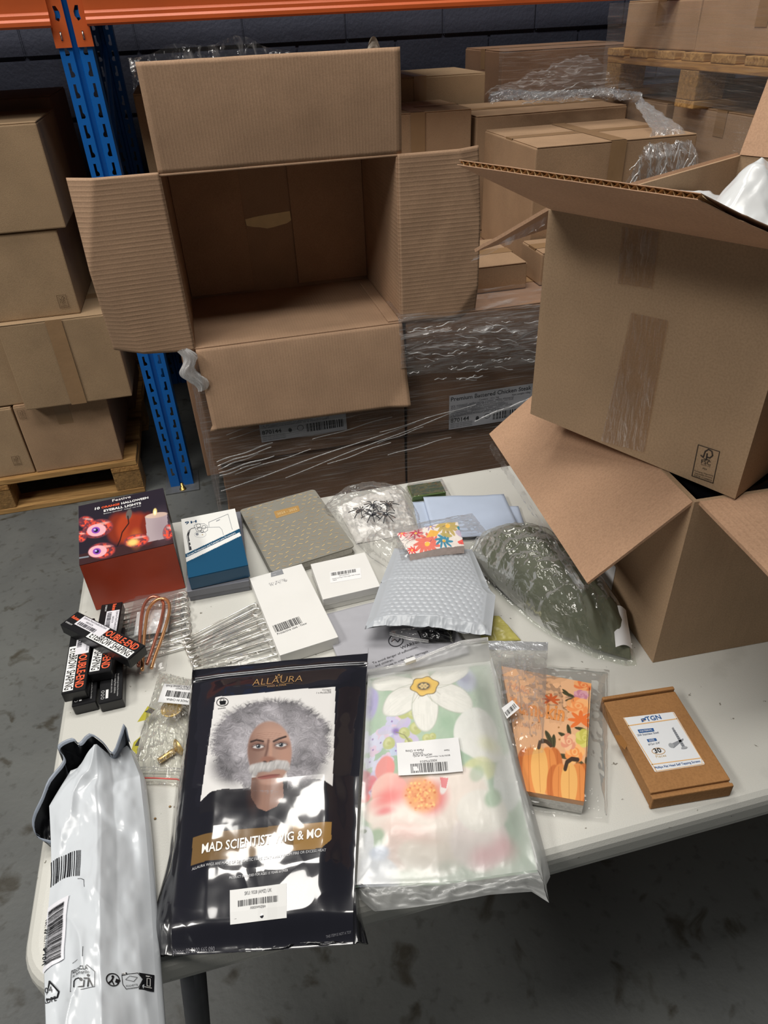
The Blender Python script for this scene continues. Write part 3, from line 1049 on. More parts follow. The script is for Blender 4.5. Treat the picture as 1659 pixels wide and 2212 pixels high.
def tang(sd, flat):
    d = np.r_[0, np.cumsum(np.linalg.norm(np.diff(path, axis=0), axis=1))]; d /= d[-1]
    def fn(u, v):
        C = np.stack([np.interp(v, d, path[:, k]) for k in range(3)], -1); w = np.interp(v, d, wid)
        a = (u - 0.5) * 2
        k = ridge(u * 7 + sd, v * 16 + sd, sd, 3) - 0.5
        side = np.where(v < 0.55, 0.0, 1.0)
        C[..., 0] += side * a * w * 0.5 + 0.012 * (fbm(u * 5, v * 20, sd + 3) - .5)
        C[..., 1] += (1 - side) * a * w * 0.5 * flat - side * np.abs(k) * 0.02 - side * 0.004
        C[..., 2] += (1 - side) * (0.03 * k + 0.018 * (1 - a * a)) + side * 0.01 * k
        return C
    return fn


sheet('film', tang(41, 1.0), 36, 170, M_TANGLE, th, world=th)
sheet('film', tang(57, 0.6), 30, 150, M_TANGLE, th, world=th)
sheet('film', lambda u, v: np.stack([1.05 + 0.46 * u + 0.03 * ridge(u * 4, v * 4, 3), 2.57 + 0.38 * v * (0.6 + 0.4 * u), 1.192 + 0.10 * v * u + 0.035 * ridge(u * 7, v * 6, 5)], -1), 60, 40, M_WRAP, th, world=th)


# glints on the wrap, added as white ribbons: highlights put into shape and colour
M_GLINT = film('wrap_glint', base=0.55, fres=0.3, white=0.7, rough=0.12, bump=0.3, bscale=40)


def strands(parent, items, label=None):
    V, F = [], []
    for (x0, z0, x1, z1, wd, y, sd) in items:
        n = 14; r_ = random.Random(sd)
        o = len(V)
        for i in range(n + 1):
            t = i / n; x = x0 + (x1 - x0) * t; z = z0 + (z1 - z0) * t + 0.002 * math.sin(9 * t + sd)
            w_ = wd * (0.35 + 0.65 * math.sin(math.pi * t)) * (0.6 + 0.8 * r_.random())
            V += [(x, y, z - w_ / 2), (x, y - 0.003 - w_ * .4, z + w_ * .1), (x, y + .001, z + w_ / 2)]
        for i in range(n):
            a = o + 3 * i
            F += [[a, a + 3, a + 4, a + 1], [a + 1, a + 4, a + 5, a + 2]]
    ob = mesh('film_glints', V, F, M_GLINT, parent, True, world=parent)
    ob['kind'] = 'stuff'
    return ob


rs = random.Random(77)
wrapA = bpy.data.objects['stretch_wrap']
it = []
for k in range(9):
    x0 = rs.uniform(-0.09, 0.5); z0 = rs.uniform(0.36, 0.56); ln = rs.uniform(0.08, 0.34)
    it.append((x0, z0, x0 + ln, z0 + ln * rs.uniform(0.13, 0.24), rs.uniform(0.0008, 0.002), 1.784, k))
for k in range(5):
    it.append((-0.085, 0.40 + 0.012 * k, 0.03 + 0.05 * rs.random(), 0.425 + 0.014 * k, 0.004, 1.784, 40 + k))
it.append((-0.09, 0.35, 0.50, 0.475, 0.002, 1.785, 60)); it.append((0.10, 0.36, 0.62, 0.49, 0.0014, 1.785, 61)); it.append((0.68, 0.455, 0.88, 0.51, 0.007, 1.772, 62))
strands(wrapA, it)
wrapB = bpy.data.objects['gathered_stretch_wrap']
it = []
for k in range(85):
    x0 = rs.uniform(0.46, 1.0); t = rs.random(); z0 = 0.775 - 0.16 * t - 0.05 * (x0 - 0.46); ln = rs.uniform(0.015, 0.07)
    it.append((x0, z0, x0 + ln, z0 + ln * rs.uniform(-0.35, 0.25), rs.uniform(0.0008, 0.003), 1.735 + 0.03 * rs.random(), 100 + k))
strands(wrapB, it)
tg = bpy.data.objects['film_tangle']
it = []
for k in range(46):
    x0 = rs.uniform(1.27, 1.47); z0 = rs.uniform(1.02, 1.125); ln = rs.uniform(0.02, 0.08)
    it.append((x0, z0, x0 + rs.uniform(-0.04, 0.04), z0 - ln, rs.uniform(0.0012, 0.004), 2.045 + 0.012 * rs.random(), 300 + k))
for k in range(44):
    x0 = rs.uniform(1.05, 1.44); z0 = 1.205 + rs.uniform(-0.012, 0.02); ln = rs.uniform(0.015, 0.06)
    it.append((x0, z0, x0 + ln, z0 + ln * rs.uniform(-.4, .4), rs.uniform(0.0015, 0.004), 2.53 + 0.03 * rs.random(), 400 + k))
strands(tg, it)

# ------------------------------------------------------------------ empty carton lying on its side
EW, EH, ED, TK = 0.556, 0.414, 0.405, 0.005
ec = thing('empty_carton', 'empty open cardboard carton on its side, flaps spread toward the table', 'carton', (0.193, 1.797, 0.7765), 0)


def boxes_mesh(name, ext, mat, parent, bev=0.0):
    bm = bmesh.new()
    for (x0, x1, y0, y1, z0, z1) in ext:
        r = bmesh.ops.create_cube(bm, size=1)
        for v in r['verts']:
            v.co = Vector(((x0 + x1) / 2 + v.co.x * (x1 - x0), (y0 + y1) / 2 + v.co.y * (y1 - y0), (z0 + z1) / 2 + v.co.z * (z1 - z0)))
    return bm_obj(name, bm, mat, parent)


h2 = EW / 2
cub('bottom_wall', ec, M_FLX, -h2, h2, 0, ED, 0, TK, 0.0015, 1)
cub('top_wall', ec, M_FLX, -h2, h2, 0, ED, EH - TK, EH, 0.0015, 1)
cub('side_wall', ec, M_FLZ, -h2, -h2 + TK, 0.001, ED, TK, EH - TK, 0.001, 1)
cub('side_wall', ec, M_FLZ, h2 - TK, h2, 0.001, ED, TK, EH - TK, 0.001, 1)
back = cub('back_panel', ec, M_FLX, -h2, h2, ED, ED + TK, 0, EH, 0.001, 1)
cub('inner_flap', ec, M_INN, -h2 + TK + .001, -0.082, ED - 0.0065, ED - 0.001, 0.012, EH - TK - 0.002, 0.001, 1)
cub('inner_flap', ec, M_INN, 0.055, h2 - TK - .001, ED - 0.0065, ED - 0.001, 0.016, EH - TK - 0.002, 0.001, 1)
tp = [(-0.080, 0.215), (-0.055, 0.219), (-0.02, 0.222), (0.02, 0.224), (0.052, 0.226), (0.053, 0.200), (0.04, 0.193), (0.022, 0.190), (0.0, 0.186), (-0.02, 0.184), (-0.04, 0.189), (-0.06, 0.192), (-0.078, 0.197)]
slab('hole_light_patch', [(x, ED - 0.0006, z) for x, z in tp], (0, -0.0006, 0), M_PATCH, ec)['label'] = 'pale patch painted as light through a torn hole'  # light showing through a hole, put into the pale colour
# long crease strip beside the right wall
cub('seam_strip', ec, M_FLX, h2 - TK - 0.034, h2 - TK - 0.001, 0.004, ED - 0.05, TK, TK + 0.0045, 0.0012, 1)
EL = 0.208


def foldcorner(s, t, lines, k):
    d = np.zeros_like(s)
    for (a, b, c) in lines:             # beyond a*s+b*t>c the board is bent
        d = d + np.maximum(0, a * s + b * t - c)
    return d * k


# top flap standing up, bottom flap hanging, side flaps spread
o = sheet('flap', lambda u, v: np.stack([-h2 + 0.001 + (EW + 0.008) * u, 0.0 - 0.008 * np.sin(v * 2.0) + 0.003 * fbm(u * 3, v * 2, 2), EH + (EL + 0.004) * v + 0.001 * fbm(u * 30, 0 * v, 5)], -1), 40, 24, M_FLX, ec, thick=(0, 0.0045, 0))
o = sheet('flap', lambda u, v: np.stack([-h2 + 0.004 + 0.006 * v + (EW - 0.006) * u + 0.0 * v - 0.010 * sstep(.93, 1, v) * (u < 0.02) + 0.0, -0.004 - 0.040 * v ** 0.8 - 0.0015 * fbm(u * 3, v * 3, 4) - foldcorner(u, v, [(1.0, 0.35, 1.24)], 0.12), 0.001 - (EL + 0.008) * v - 0.010 * u * v], -1), 48, 30, M_FLX, ec, thick=(0, 0.0045, 0))
sheet('flap', lambda u, v: np.stack([-h2 + 0.002 - 0.198 * u, -0.002 - 0.015 * u + foldcorner(u, v, [(1.0, 0.62, 1.32), (1.0, -0.75, 0.62)], 0.11), -0.002 + (EH + 0.006) * v + 0.018 * u * (1 - v) + 0.002 * u], -1), 40, 60, M_FLZ, ec, thick=(0, 0.0045, 0))
sheet('flap', lambda u, v: np.stack([h2 - 0.002 + 0.213 * u, -0.004 - 0.006 * u + 0.004 * fbm(u * 3, v * 4, 9) + foldcorner(u, v, [(1.0, 0.7, 1.42), (0.6, -0.9, 0.42)], 0.11), 0.002 + (EH - 0.002) * v - 0.004 * u * (1 - v)], -1), 40, 60, M_FLZ, ec, thick=(0, 0.0045, 0))
# scrap of clear film caught on the top flap edge
sheet('clinging_film', lambda u, v: np.stack([-h2 - 0.012 + (EW - 0.02) * u, 0.004 + 0.012 * (v - .5) + 0.006 * ridge(u * 9, v * 3, 3), EH + EL - 0.012 + (0.034 * np.sin(np.pi * np.clip(u * 1.55, 0, 1)) ** 0.6 + 0.016) * v * (0.5 + 0.8 * fbm(u * 7, v * 0, 6))], -1), 90, 12, M_TANGLE, ec)
sheet('clinging_film', lambda u, v: np.stack([-h2 - 0.016 + 0.026 * u + 0.006 * ridge(u * 3, v * 5, 7), -0.006 + 0.012 * ridge(u * 4, v * 4, 2), EH + EL + 0.012 - 0.06 * v * (0.4 + 0.6 * (1 - u))], -1), 16, 24, M_TANGLE, ec)
sheet('clinging_film', lambda u, v: np.stack([h2 - 0.065 + 0.035 * u + 0.005 * ridge(u * 3, v * 3, 9), 0.002 + 0.01 * ridge(u * 2, v * 3, 4), EH + EL - 0.004 + 0.030 * v * np.sin(np.pi * np.clip(u + .1, 0, 1))], -1), 16, 12, plain('grey_tape_scrap', (150, 140, 128), 0.4), ec)

# ------------------------------------------------------------------ folding table
TX0, TX1, TY0, TY1 = -0.2945, 1.535, 0.347, 1.092
tb = thing('folding_table', 'white plastic folding table strewn with packages', 'table', ((TX0 + TX1) / 2, (TY0 + TY1) / 2, 0))


def rrect(ins, rad, n=8):
    x0, x1, y0, y1 = TX0 + ins, TX1 - ins, TY0 + ins, TY1 - ins
    r = max(rad - ins, 0.004); P = []
    for cx, cy, a0 in ((x1 - r, y1 - r, 0), (x0 + r, y1 - r, 90), (x0 + r, y0 + r, 180), (x1 - r, y0 + r, 270)):
        for k in range(n + 1):
            a = math.radians(a0 + 90 * k / n); P.append((cx + r * math.cos(a), cy + r * math.sin(a)))
    return P


prof = [(0.016, HT), (0.009, HT - 0.0012), (0.004, HT - 0.005), (0.001, HT - 0.011), (0.0, HT - 0.018), (0.0, HT - 0.034), (0.0012, HT - 0.0355), (0.0012, HT - 0.042), (0.004, HT - 0.046), (0.02, HT - 0.046)]
V, F = [], []
for ins, z in prof:
    V += [(x, y, z) for x, y in rrect(ins, 0.055)]
n = len(rrect(0, 0.055))
for i in range(len(prof) - 1):
    for k in range(n): F.append([i * n + k, (i + 1) * n + k, (i + 1) * n + (k + 1) % n, i * n + (k + 1) % n])
F.append(list(range(n))); F.append([(len(prof) - 1) * n + k for k in range(n)][::-1])


def table_mat():
    m, nt, p = _nt('scuffed_white_plastic')
    tc = nt.nodes.new('ShaderNodeTexCoord')
    def noise(sc, det, vec=None):
        n_ = nt.nodes.new('ShaderNodeTexNoise'); n_.inputs['Scale'].default_value = sc; n_.inputs['Detail'].default_value = det
        L(nt, tc, 'Object', n_, 'Vector'); return n_
    a = nt.nodes.new('ShaderNodeValToRGB'); a.color_ramp.elements[0].position = 0.27; a.color_ramp.elements[1].position = 0.42
    a.color_ramp.elements[0].color = (*lin((172, 170, 162)), 1); a.color_ramp.elements[1].color = (*lin((198, 197, 190)), 1)
    L(nt, noise(7, 9), 'Fac', a, 'Fac')
    s = nt.nodes.new('ShaderNodeValToRGB'); s.color_ramp.elements[0].position = 0.255; s.color_ramp.elements[1].position = 0.285
    s.color_ramp.elements[0].color = (0.35, 0.33, 0.3, 1); s.color_ramp.elements[1].color = (1, 1, 1, 1)
    L(nt, noise(95, 3), 'Fac', s, 'Fac')
    mx = nt.nodes.new('ShaderNodeMix'); mx.data_type = 'RGBA'; mx.blend_type = 'MULTIPLY'; mx.inputs[0].default_value = 1
    nt.links.new(a.outputs[0], mx.inputs[6]); nt.links.new(s.outputs[0], mx.inputs[7]); nt.links.new(mx.outputs[2], p.inputs['Base Color'])
    p.inputs['Roughness'].default_value = 0.36
    b = nt.nodes.new('ShaderNodeBump'); b.inputs['Strength'].default_value = 0.18; b.inputs['Distance'].default_value = 0.001
    L(nt, noise(700, 2), 'Fac', b, 'Height'); L(nt, b, 'Normal', p, 'Normal')
    return m


mesh('table_top', V, F, table_mat(), tb, world=tb)
pa, pb_ = TY(416, 2096, 0.42), TY(432, 2253, 0.42)
sl_ = (pb_[0] - pa[0]) / (pb_[2] - pa[2])
for lx, sg in ((pa[0] + sl_ * (0.694 - pa[2]), 1), (TX0 + TX1 - (pa[0] + sl_ * (0.694 - pa[2])), -1)):
    bx_ = lx - sg * sl_ * 0.682
    for ly in (0.42, 1.015):
        lg = tube('leg', [(bx_, ly, 0.012), (lx, ly, 0.694)], 0.0155, M_LEG, tb, 14, world=tb)
        tube('foot_cap', [(bx_, ly, 0.0), (bx_, ly, 0.02)], 0.019, plain('black_rubber', (24, 24, 25), 0.7), lg, 12, world=tb)
    cx_ = lx - sg * sl_ * 0.10
    tube('crossbar', [(cx_, 0.42, 0.594), (cx_, 1.015, 0.594)], 0.011, M_LEG, tb, 10, world=tb)
    cx_ = lx - (TX0 + TX1) / 2
    cub('hinge_bracket', tb, M_LEG, cx_ - 0.02, cx_ + 0.02, 0.40 - (TY0 + TY1) / 2, 1.03 - (TY0 + TY1) / 2, 0.680, 0.6935, 0.002)

# ------------------------------------------------------------------ lower open carton on the table
lc = thing('open_carton', 'open kraft carton standing on the table under another carton', 'carton', (0.481, 0.556, HT + 0.0005), math.radians(-3), 'open cartons stacked on the table')
LW, LD, LH = 0.305, 0.385, 0.2615
M_OUT = cardboard('kraft_outside', (168, 141, 112), 'X', 0.05, 0.02)
boxes_mesh('body', [(0, LW, 0, 0.005, 0, LH), (0, LW, LD - 0.005, LD, 0, LH), (0, 0.005, 0.005, LD - .005, 0, LH), (LW - 0.005, LW, 0.005, LD - .005, 0, LH), (0.005, LW - .005, 0.005, LD - .005, 0, 0.005)], M_OUT, lc)


def hinged(parent, origin, along, outd, thick, ns, nt_, mat, edge=None, wob=0.002, sd=3, name='flap'):
    along, outd, origin = (np.asarray(v, float) for v in (along, outd, origin))
    def fn(u, v):
        P = origin + u[:, None] * along + v[:, None] * outd
        nrm = np.cross(along, outd); nrm /= np.linalg.norm(nrm)
        P = P + nrm * (wob * (fbm(u * 3, v * 3, sd) - .5) * v)[:, None]
        if edge is not None: P = P + edge(u, v)[:, None] * outd
        return P
    return sheet(name, fn, ns, nt_, mat, parent, thick=thick, smooth=False)


M_FLAPD = cardboard('kraft_flap_inside', (186, 149, 120), 'X', 0.12, 0.008)
M_FLAPY = cardboard('kraft_flap_inside_y', (186, 149, 120), 'Y', 0.12, 0.008)
a = math.radians(41)
hinged(lc, (0.002, 0.004, LH), (0, LD - 0.008, 0), (-0.153 * math.cos(a), 0, -0.153 * math.sin(a)), (0.0022, 0, -0.003), 40, 24, M_FLAPY)
a = math.radians(1)
ff = hinged(lc, (0.006, 0.001, LH), (LW - 0.012, 0, 0), (0, -0.152 * math.cos(a), -0.152 * math.sin(a)), (0, 0.0, -0.0042), 40, 24, M_FLAPD, edge=lambda u, v: -0.035 * sstep(.85, 1, v) * (fbm(u * 14, v, 8)) * (u < .3))
a = math.radians(50)
hinged(lc, (LW - 0.002, 0.004, LH), (0, LD - 0.008, 0), (0.15 * math.cos(a), 0, -0.15 * math.sin(a)), (0.003, 0, 0.003), 20, 12, M_FLAPY)
hinged(lc, (0.006, LD - 0.001, LH), (LW - 0.012, 0, 0), (0, 0.15 * math.cos(a), -0.15 * math.sin(a)), (0, 0.003, 0.003), 20, 12, M_FLAPD)
# loose end of clear tape along the outer flap edge
fe = np.array([0.002 - 0.153 * math.cos(math.radians(41)), 0, LH - 0.153 * math.sin(math.radians(41))])
sheet('tape_end', lambda u, v: np.stack([fe[0] - 0.004 * v - 0.004 * ridge(u * 14, v * 2, 5), 0.0 + 0.36 * u, fe[2] - 0.003 - 0.012 * v * (0.3 + ridge(u * 9, v * 2, 6))], -1), 90, 8, M_TANGLE, lc)
# printed sticker on the hidden side, just under the flap corner
slab('barcode_label', [(-0.0006, 0.128, 0.018), (-0.0006, 0.165, 0.018), (-0.0006, 0.165, 0.062), (-0.0006, 0.128, 0.062)], (-0.0003, 0, 0), plain('label_paper', (226, 226, 226), 0.5, var=0.02), lc)

# black bag inside it
M_BLACKBAG = plain('black_poly_bag', (16, 16, 19), 0.18, spec=0.6, bump=0.2, bscale=60)


def lump(name, label, cat, loc, fn, nu, nv, mat, group=None, part='bag', rotz=0.0):
    th = thing(name, label, cat, loc, rotz, group)
    sheet(part, fn, nu, nv, mat, th, world=th)
    return th


def bagfn(q, thick, seed, wr=0.012, wf=5, zmin=0.0):
    pt = pillow(quad_patch(q), thick, 0.45, 0, wr, wf, seed, zmin)
    def fn(u, v):
        P = pt(u, v)
        return P
    return fn


def closed_bag(name, label, cat, q, thick, seed, mat, wr=0.012, wf=5, n=50, group=None, drop=0.05, part='bag'):
    """crumpled bag: puffy upper skin plus a sagging lower skin, one closed mesh"""
    ctr = np.mean(np.array(q, float), 0); 
    th = thing(name, label, cat, (ctr[0], ctr[1], ctr[2] - drop), 0, group)
    up = bagfn(q, thick, seed, wr, wf)
    u, v = uvgrid(n, n)
    A = up(u, v); B = A.copy(); e = np.clip(16 * u * (1 - u) * v * (1 - v), 0, 1) ** 0.4
    base = quad_patch(q)(u, v)
    B[:, 2] = base[:, 2] - drop * e
    Vv = np.vstack([A, B]); Ff = np.vstack([gridF(n, n), gridF(n, n, n * n, True)])
    mesh(part, Vv, Ff, mat, th, True, world=th)
    return th


closed_bag('black_poly_bag', 'glossy black plastic bag tucked inside the lower open carton', 'bag', [(0.51, 0.90, 0.955), (0.76, 0.89, 0.955), (0.76, 0.57, 0.955), (0.495, 0.575, 0.965)], 0.035, 11, M_BLACKBAG, 0.02, 5, 50, None, 0.20)

# ------------------------------------------------------------------ upper open carton
UZ = 1.0045
uc = thing('open_carton', 'open kraft carton balanced on top, filled with white mailer bags', 'carton', (0.3913, 0.8065, UZ), math.radians(-63), 'open cartons stacked on the table')
UW, UD, UH = 0.293, 0.45, 0.2665
boxes_mesh('body', [(0, UW, 0, 0.005, 0, UH), (0, UW, UD - 0.005, UD, 0, UH), (0, 0.005, 0.005, UD - .005, 0, UH), (UW - 0.005, UW, 0.005, UD - .005, 0, UH), (0.005, UW - .005, 0.005, UD - .005, 0, 0.005)], M_OUT, uc)
FS = Surf([(1170, 455), (1740, 552), (1585, 1085), (1145, 900)], UW, UH, lambda u, v: np.stack([UW * u, np.full_like(u, -0.0004), UH * (1 - v)], -1), (0, -1, 0))
P = Print(FS)
K = (46, 36, 28)
zf = lambda x, y: (960 + x / 2.3734, 380 + y / 2.3734)
P.line([zf(1292, 1394), zf(1402, 1430), zf(1370, 1590), zf(1262, 1552)], 1.6, K, 1, True)
P.line([zf(1306, 1448), zf(1318, 1458), zf(1328, 1428), zf(1345, 1418), zf(1362, 1428), zf(1366, 1450), zf(1352, 1462), zf(1340, 1458)], 2.6, K, 1)
P.line([zf(1338, 1440), zf(1334, 1470)], 3, K, 1); P.line([zf(1322, 1466), zf(1350, 1474)], 2, K, 1)
P.text('FSC', zf(1308, 1488), zf(1356, 1500), K, 1, 1, 0.01); P.text('www.fsc.org', zf(1306, 1496), zf(1354, 1508), K, 1)
P.text('MIX', zf(1316, 1518), zf(1338, 1525), K, 1)
P.text('Packaging | Supporting', zf(1274, 1528), zf(1370, 1556), K, 1); P.text('responsible forestry', zf(1276, 1540), zf(1366, 1567), K, 1)
P.text('FSC® C109033', zf(1274, 1553), zf(1362, 1582), K, 1)
P.build('printed_mark', uc)


def face_sheet(name, quad, mat, wr=0.0006, sd=2, lift=0.0008, nu=14, nv=40):
    Q = FS.uv([zf(*q) for q in quad])
    def fn(u, v):
        a = (1 - v)[:, None] * ((1 - u)[:, None] * Q[0] + u[:, None] * Q[1]) + v[:, None] * ((1 - u)[:, None] * Q[3] + u[:, None] * Q[2])
        X = FS.fn(a[:, 0], a[:, 1]); X[:, 1] -= lift + wr * ridge(u * 7, v * 3 + u * 3, sd)
        return X
    return sheet(name, fn, nu, nv, mat, uc)


face_sheet('clear_tape', [(880, 262), (1075, 285), (1045, 585), (865, 560)], M_TAPEC, 0.0012, 2)
face_sheet('clear_tape', [(940, 710), (1130, 750), (1020, 1430), (800, 1370)], M_TAPEC, 0.0016, 5)
ca, sa = math.cos(math.radians(24)), math.sin(math.radians(24))
FL = 0.167
fd = np.array([0, -ca, sa]); fnv = np.array([0, sa, ca])        # out along the flap, and its upper normal
o0 = np.array([0.0, 0.0, UH])


def fpt(s, t, k=0.0):
    return o0 + np.array([s, 0, 0]) + fd * t + fnv * k


rr = random.Random(3)
out = [(0.004, 0.0), (-0.002, FL)] + [(0.02 + 0.236 * k / 20, FL + rr.uniform(-.0006, .0006)) for k in range(21)] + \
      [(0.2575 + 0.0345 * k / 12, FL - 0.004 - (FL - 0.055) * (k / 12) ** 0.8 + rr.uniform(-.003, .003)) for k in range(13)] + [(UW - 0.002, 0.03), (UW - 0.003, 0.0)]
flp = slab('flap', [fpt(s, t, 0.0) for s, t in out], fnv * 0.0007, M_FLAPD, uc)
slab('flap_liner', [fpt(s, t - 0.001 if t > 0.1 else t, 0.0046) for s, t in out], fnv * 0.0007, M_FLAPD, flp)
nw = 420
sv = np.linspace(0.0, 0.258, nw)
A = np.array([fpt(s, FL - 0.0012, 0.0026 + 0.0019 * math.sin(2 * math.pi * s / 0.0082)) for s in sv])
B = np.array([fpt(s, FL - 0.05, 0.0026 + 0.0019 * math.sin(2 * math.pi * s / 0.0082)) for s in sv])
mesh('corrugated_medium', np.vstack([A, B]), [[i, i + 1, nw + i + 1, nw + i] for i in range(nw - 1)], M_TORN, flp, True)
dA = np.array([fpt(s, FL - 0.022, k) for s in (0, 0.257) for k in (0.0007, 0.0046)])
a = math.radians(31)
hinged(uc, (0.001, 0.002, UH), (0, UD - 0.004, 0), (-0.135 * math.cos(a), 0, -0.135 * math.sin(a)), (-0.002, 0, 0.0036), 40, 24, M_FLAPY, wob=0.004)
sheet('clear_tape', lambda u, v: np.stack([-0.135 * math.cos(a) * u - 0.002 * ridge(u * 9, v * 3, 3), 0.0 * v - 0.004 * v, UH - 0.0075 - 0.135 * math.sin(a) * u - 0.014 * v * (0.4 + 0.6 * ridge(u * 6, v * 2, 5)) * (1 - .5 * u)], -1), 50, 8, M_TANGLE, uc)
b = math.radians(20)
hinged(uc, (0.004, UD - 0.002, UH), (UW - 0.008, 0, 0), (0, 0.15 * math.sin(b), 0.15 * math.cos(b)), (0, -0.0045, 0.0015), 40, 24, M_FLAPD, wob=0.006)
hinged(uc, (UW - 0.001, 0.002, UH), (0, UD - 0.004, 0), (0.135 * math.cos(a), 0, -0.135 * math.sin(a)), (0.002, 0, 0.0036), 20, 12, M_FLAPY, wob=0.004)

M_WHITEBAG = plain('white_poly_mailer', (214, 217, 218), 0.24, spec=0.5, var=0.02, bump=0.12, bscale=40)
M_GREYFOAM = plain('grey_white_foam_wrap', (196, 198, 204), 0.5, var=0.03)


def ucw(x, y, z):
    c_, s_ = math.cos(math.radians(-63)), math.sin(math.radians(-63))
    return (0.3913 + x * c_ - y * s_, 0.8065 + x * s_ + y * c_, UZ + z)


# contents: foam roll below, crumpled white mailer with its peak up
th = thing('foam_wrap_roll', 'pale foam wrapped parcel lying inside the upper carton', 'parcel', ucw(UW / 2, UD / 2, 0.006), math.radians(-63))
u, v = uvgrid(40, 40)
def foam(u, v):
    a_ = u * 2 * np.pi
    y = 0.02 + (UD - 0.04) * v
    r = 0.095 * (1 - 0.12 * np.abs(2 * v - 1) ** 4) * (1 + 0.03 * fbm(u * 8, v * 5, 3))
    return np.stack([UW / 2 + 1.35 * r * np.cos(a_) - UW / 2, y - UD / 2, 0.108 + r * np.sin(a_)], -1)
sheet('parcel', foam, 49, 30, M_GREYFOAM, th)


def peak(u, v):
    x = 0.10 + 0.175 * u; y = 0.03 + 0.30 * v
    z = 0.236 + 0.062 * np.clip(1 - np.hypot((u - 0.36) / 0.34, (v - 0.42) / 0.42), 0, 1) ** 1.25 + 0.02 * np.sin(np.pi * u) * np.sin(np.pi * v) + 0.026 * (ridge(u * 3.2, v * 4.5, 17, 4) - .5)
    z = z - 0.06 * (np.abs(2 * u - 1) ** 4 + np.abs(2 * v - 1) ** 6) * 0.7
    P = np.stack([x, y, z], -1)
    c_, s_ = math.cos(math.radians(-63)), math.sin(math.radians(-63))
    return np.stack([0.3913 + P[:, 0] * c_ - P[:, 1] * s_, 0.8065 + P[:, 0] * s_ + P[:, 1] * c_, UZ + P[:, 2]], -1)


th = thing('white_poly_mailer', 'crumpled white mailer bag poking up out of the upper carton', 'mailer', ucw(0.2, 0.2, 0.2), 0)
sheet('bag', peak, 90, 90, M_WHITEBAG, th, world=th, thick=(0, 0, -0.012))
th = thing('white_poly_mailer', 'flat white mailer lying beside the crumpled one in the upper carton', 'mailer', ucw(0.08, 0.2, 0.2), 0)
def flatm(u, v):
    x = 0.012 + 0.10 * u; y = 0.02 + 0.3 * v
    z = 0.238 + 0.012 * np.sin(np.pi * v) + 0.008 * (ridge(u * 3, v * 4, 23) - .5)
    c_, s_ = math.cos(math.radians(-63)), math.sin(math.radians(-63))
    return np.stack([0.3913 + x * c_ - y * s_, 0.8065 + x * s_ + y * c_, UZ + z], -1)
sheet('bag', flatm, 40, 60, M_WHITEBAG, th, world=th, thick=(0, 0, -0.01))

# ================================================================== goods on the table
def zoom(s, ox, oy):
    return lambda x, y: (ox + x / s, oy + y / s)


zA, zB, zC, zD = zoom(3.6065, 100, 1020), zoom(3.77, 480, 1020), zoom(3.6065, 690, 1020), zoom(4.608, 100, 1280)
zE, zF, zG, zH = zoom(3.392, 40, 1560), zoom(3.16, 300, 1380), zoom(3.352, 740, 1320), zoom(2.596, 1020, 1360)
WHITE, BLACK = (238, 238, 236), (20, 20, 22)
M_WCARD = plain('white_card', (226, 225, 221), 0.45, var=0.02, vscale=20)
M_LABEL = plain('label_paper', (226, 226, 226), 0.5, var=0.02)
M_INK = printed('print_ink')
M_PIC = printed('printed_card', 0.32)


def pbox(name, label, cat, quad, zf, h, z0, mat, bev=0.0012, group=None, ext=(0, 0)):
    """box-shaped package: top corners as measured, real height h, standing on z0"""
    c, w, d, a = fit4([zf(*q) for q in quad], z0 + h)
    w += ext[0]; d += ext[1]
    th = thing(name, label, cat, (c[0], c[1], z0), a, group)
    cub('body', th, mat, -w / 2, w / 2, -d / 2, d / 2, 0, h, bev, 2)
    S = Surf(quad, w, d, lambda u, v: np.stack([(u - .5) * w, (.5 - v) * d, np.full_like(u, h)], -1), (0, 0, 1))
    return th, S, w, d


def picture(name, parent, S, paint, base, nu, nv, lift=0.0003, mat=None, world=None, u0=0.0, u1=1.0, v0=0.0, v1=1.0):
    u, v = uvgrid(nu, nv)
    u = u0 + (u1 - u0) * u; v = v0 + (v1 - v0) * v
    x, y = S.px(u, v)
    A = Paint(x, y, base)
    paint(A)
    P = S.place(np.c_[u, v], lift)
    return mesh(name, P, gridF(nu, nv, 0, True), mat or M_PIC, parent, True, col=np.clip(A.c, 0, 1), world=world)


def front_panel(th, w, d, h, mat, name='front_panel'):
    return mesh(name, [(-w / 2 + .0005, -d / 2 - 0.0003, 0.0005), (w / 2 - .0005, -d / 2 - 0.0003, 0.0005), (w / 2 - .0005, -d / 2 - 0.0003, h - .0003), (-w / 2 + .0005, -d / 2 - 0.0003, h - .0003)], [[0, 1, 2, 3]], mat, th)


# ---- halloween lights box
q = [(247, 266), (905, 125), (1000, 557), (262, 722)]
th, S, w, d = pbox('printed_gift_box', 'orange and black box of Halloween eyeball lights', 'box', q, zA, 0.0885, HT + 0.0005, plain('navy_black_card', (30, 28, 38), 0.35, var=0.03))
front_panel(th, w, d, 0.0885, plain('burnt_orange_card', (176, 62, 30), 0.38, var=0.04, vscale=30))


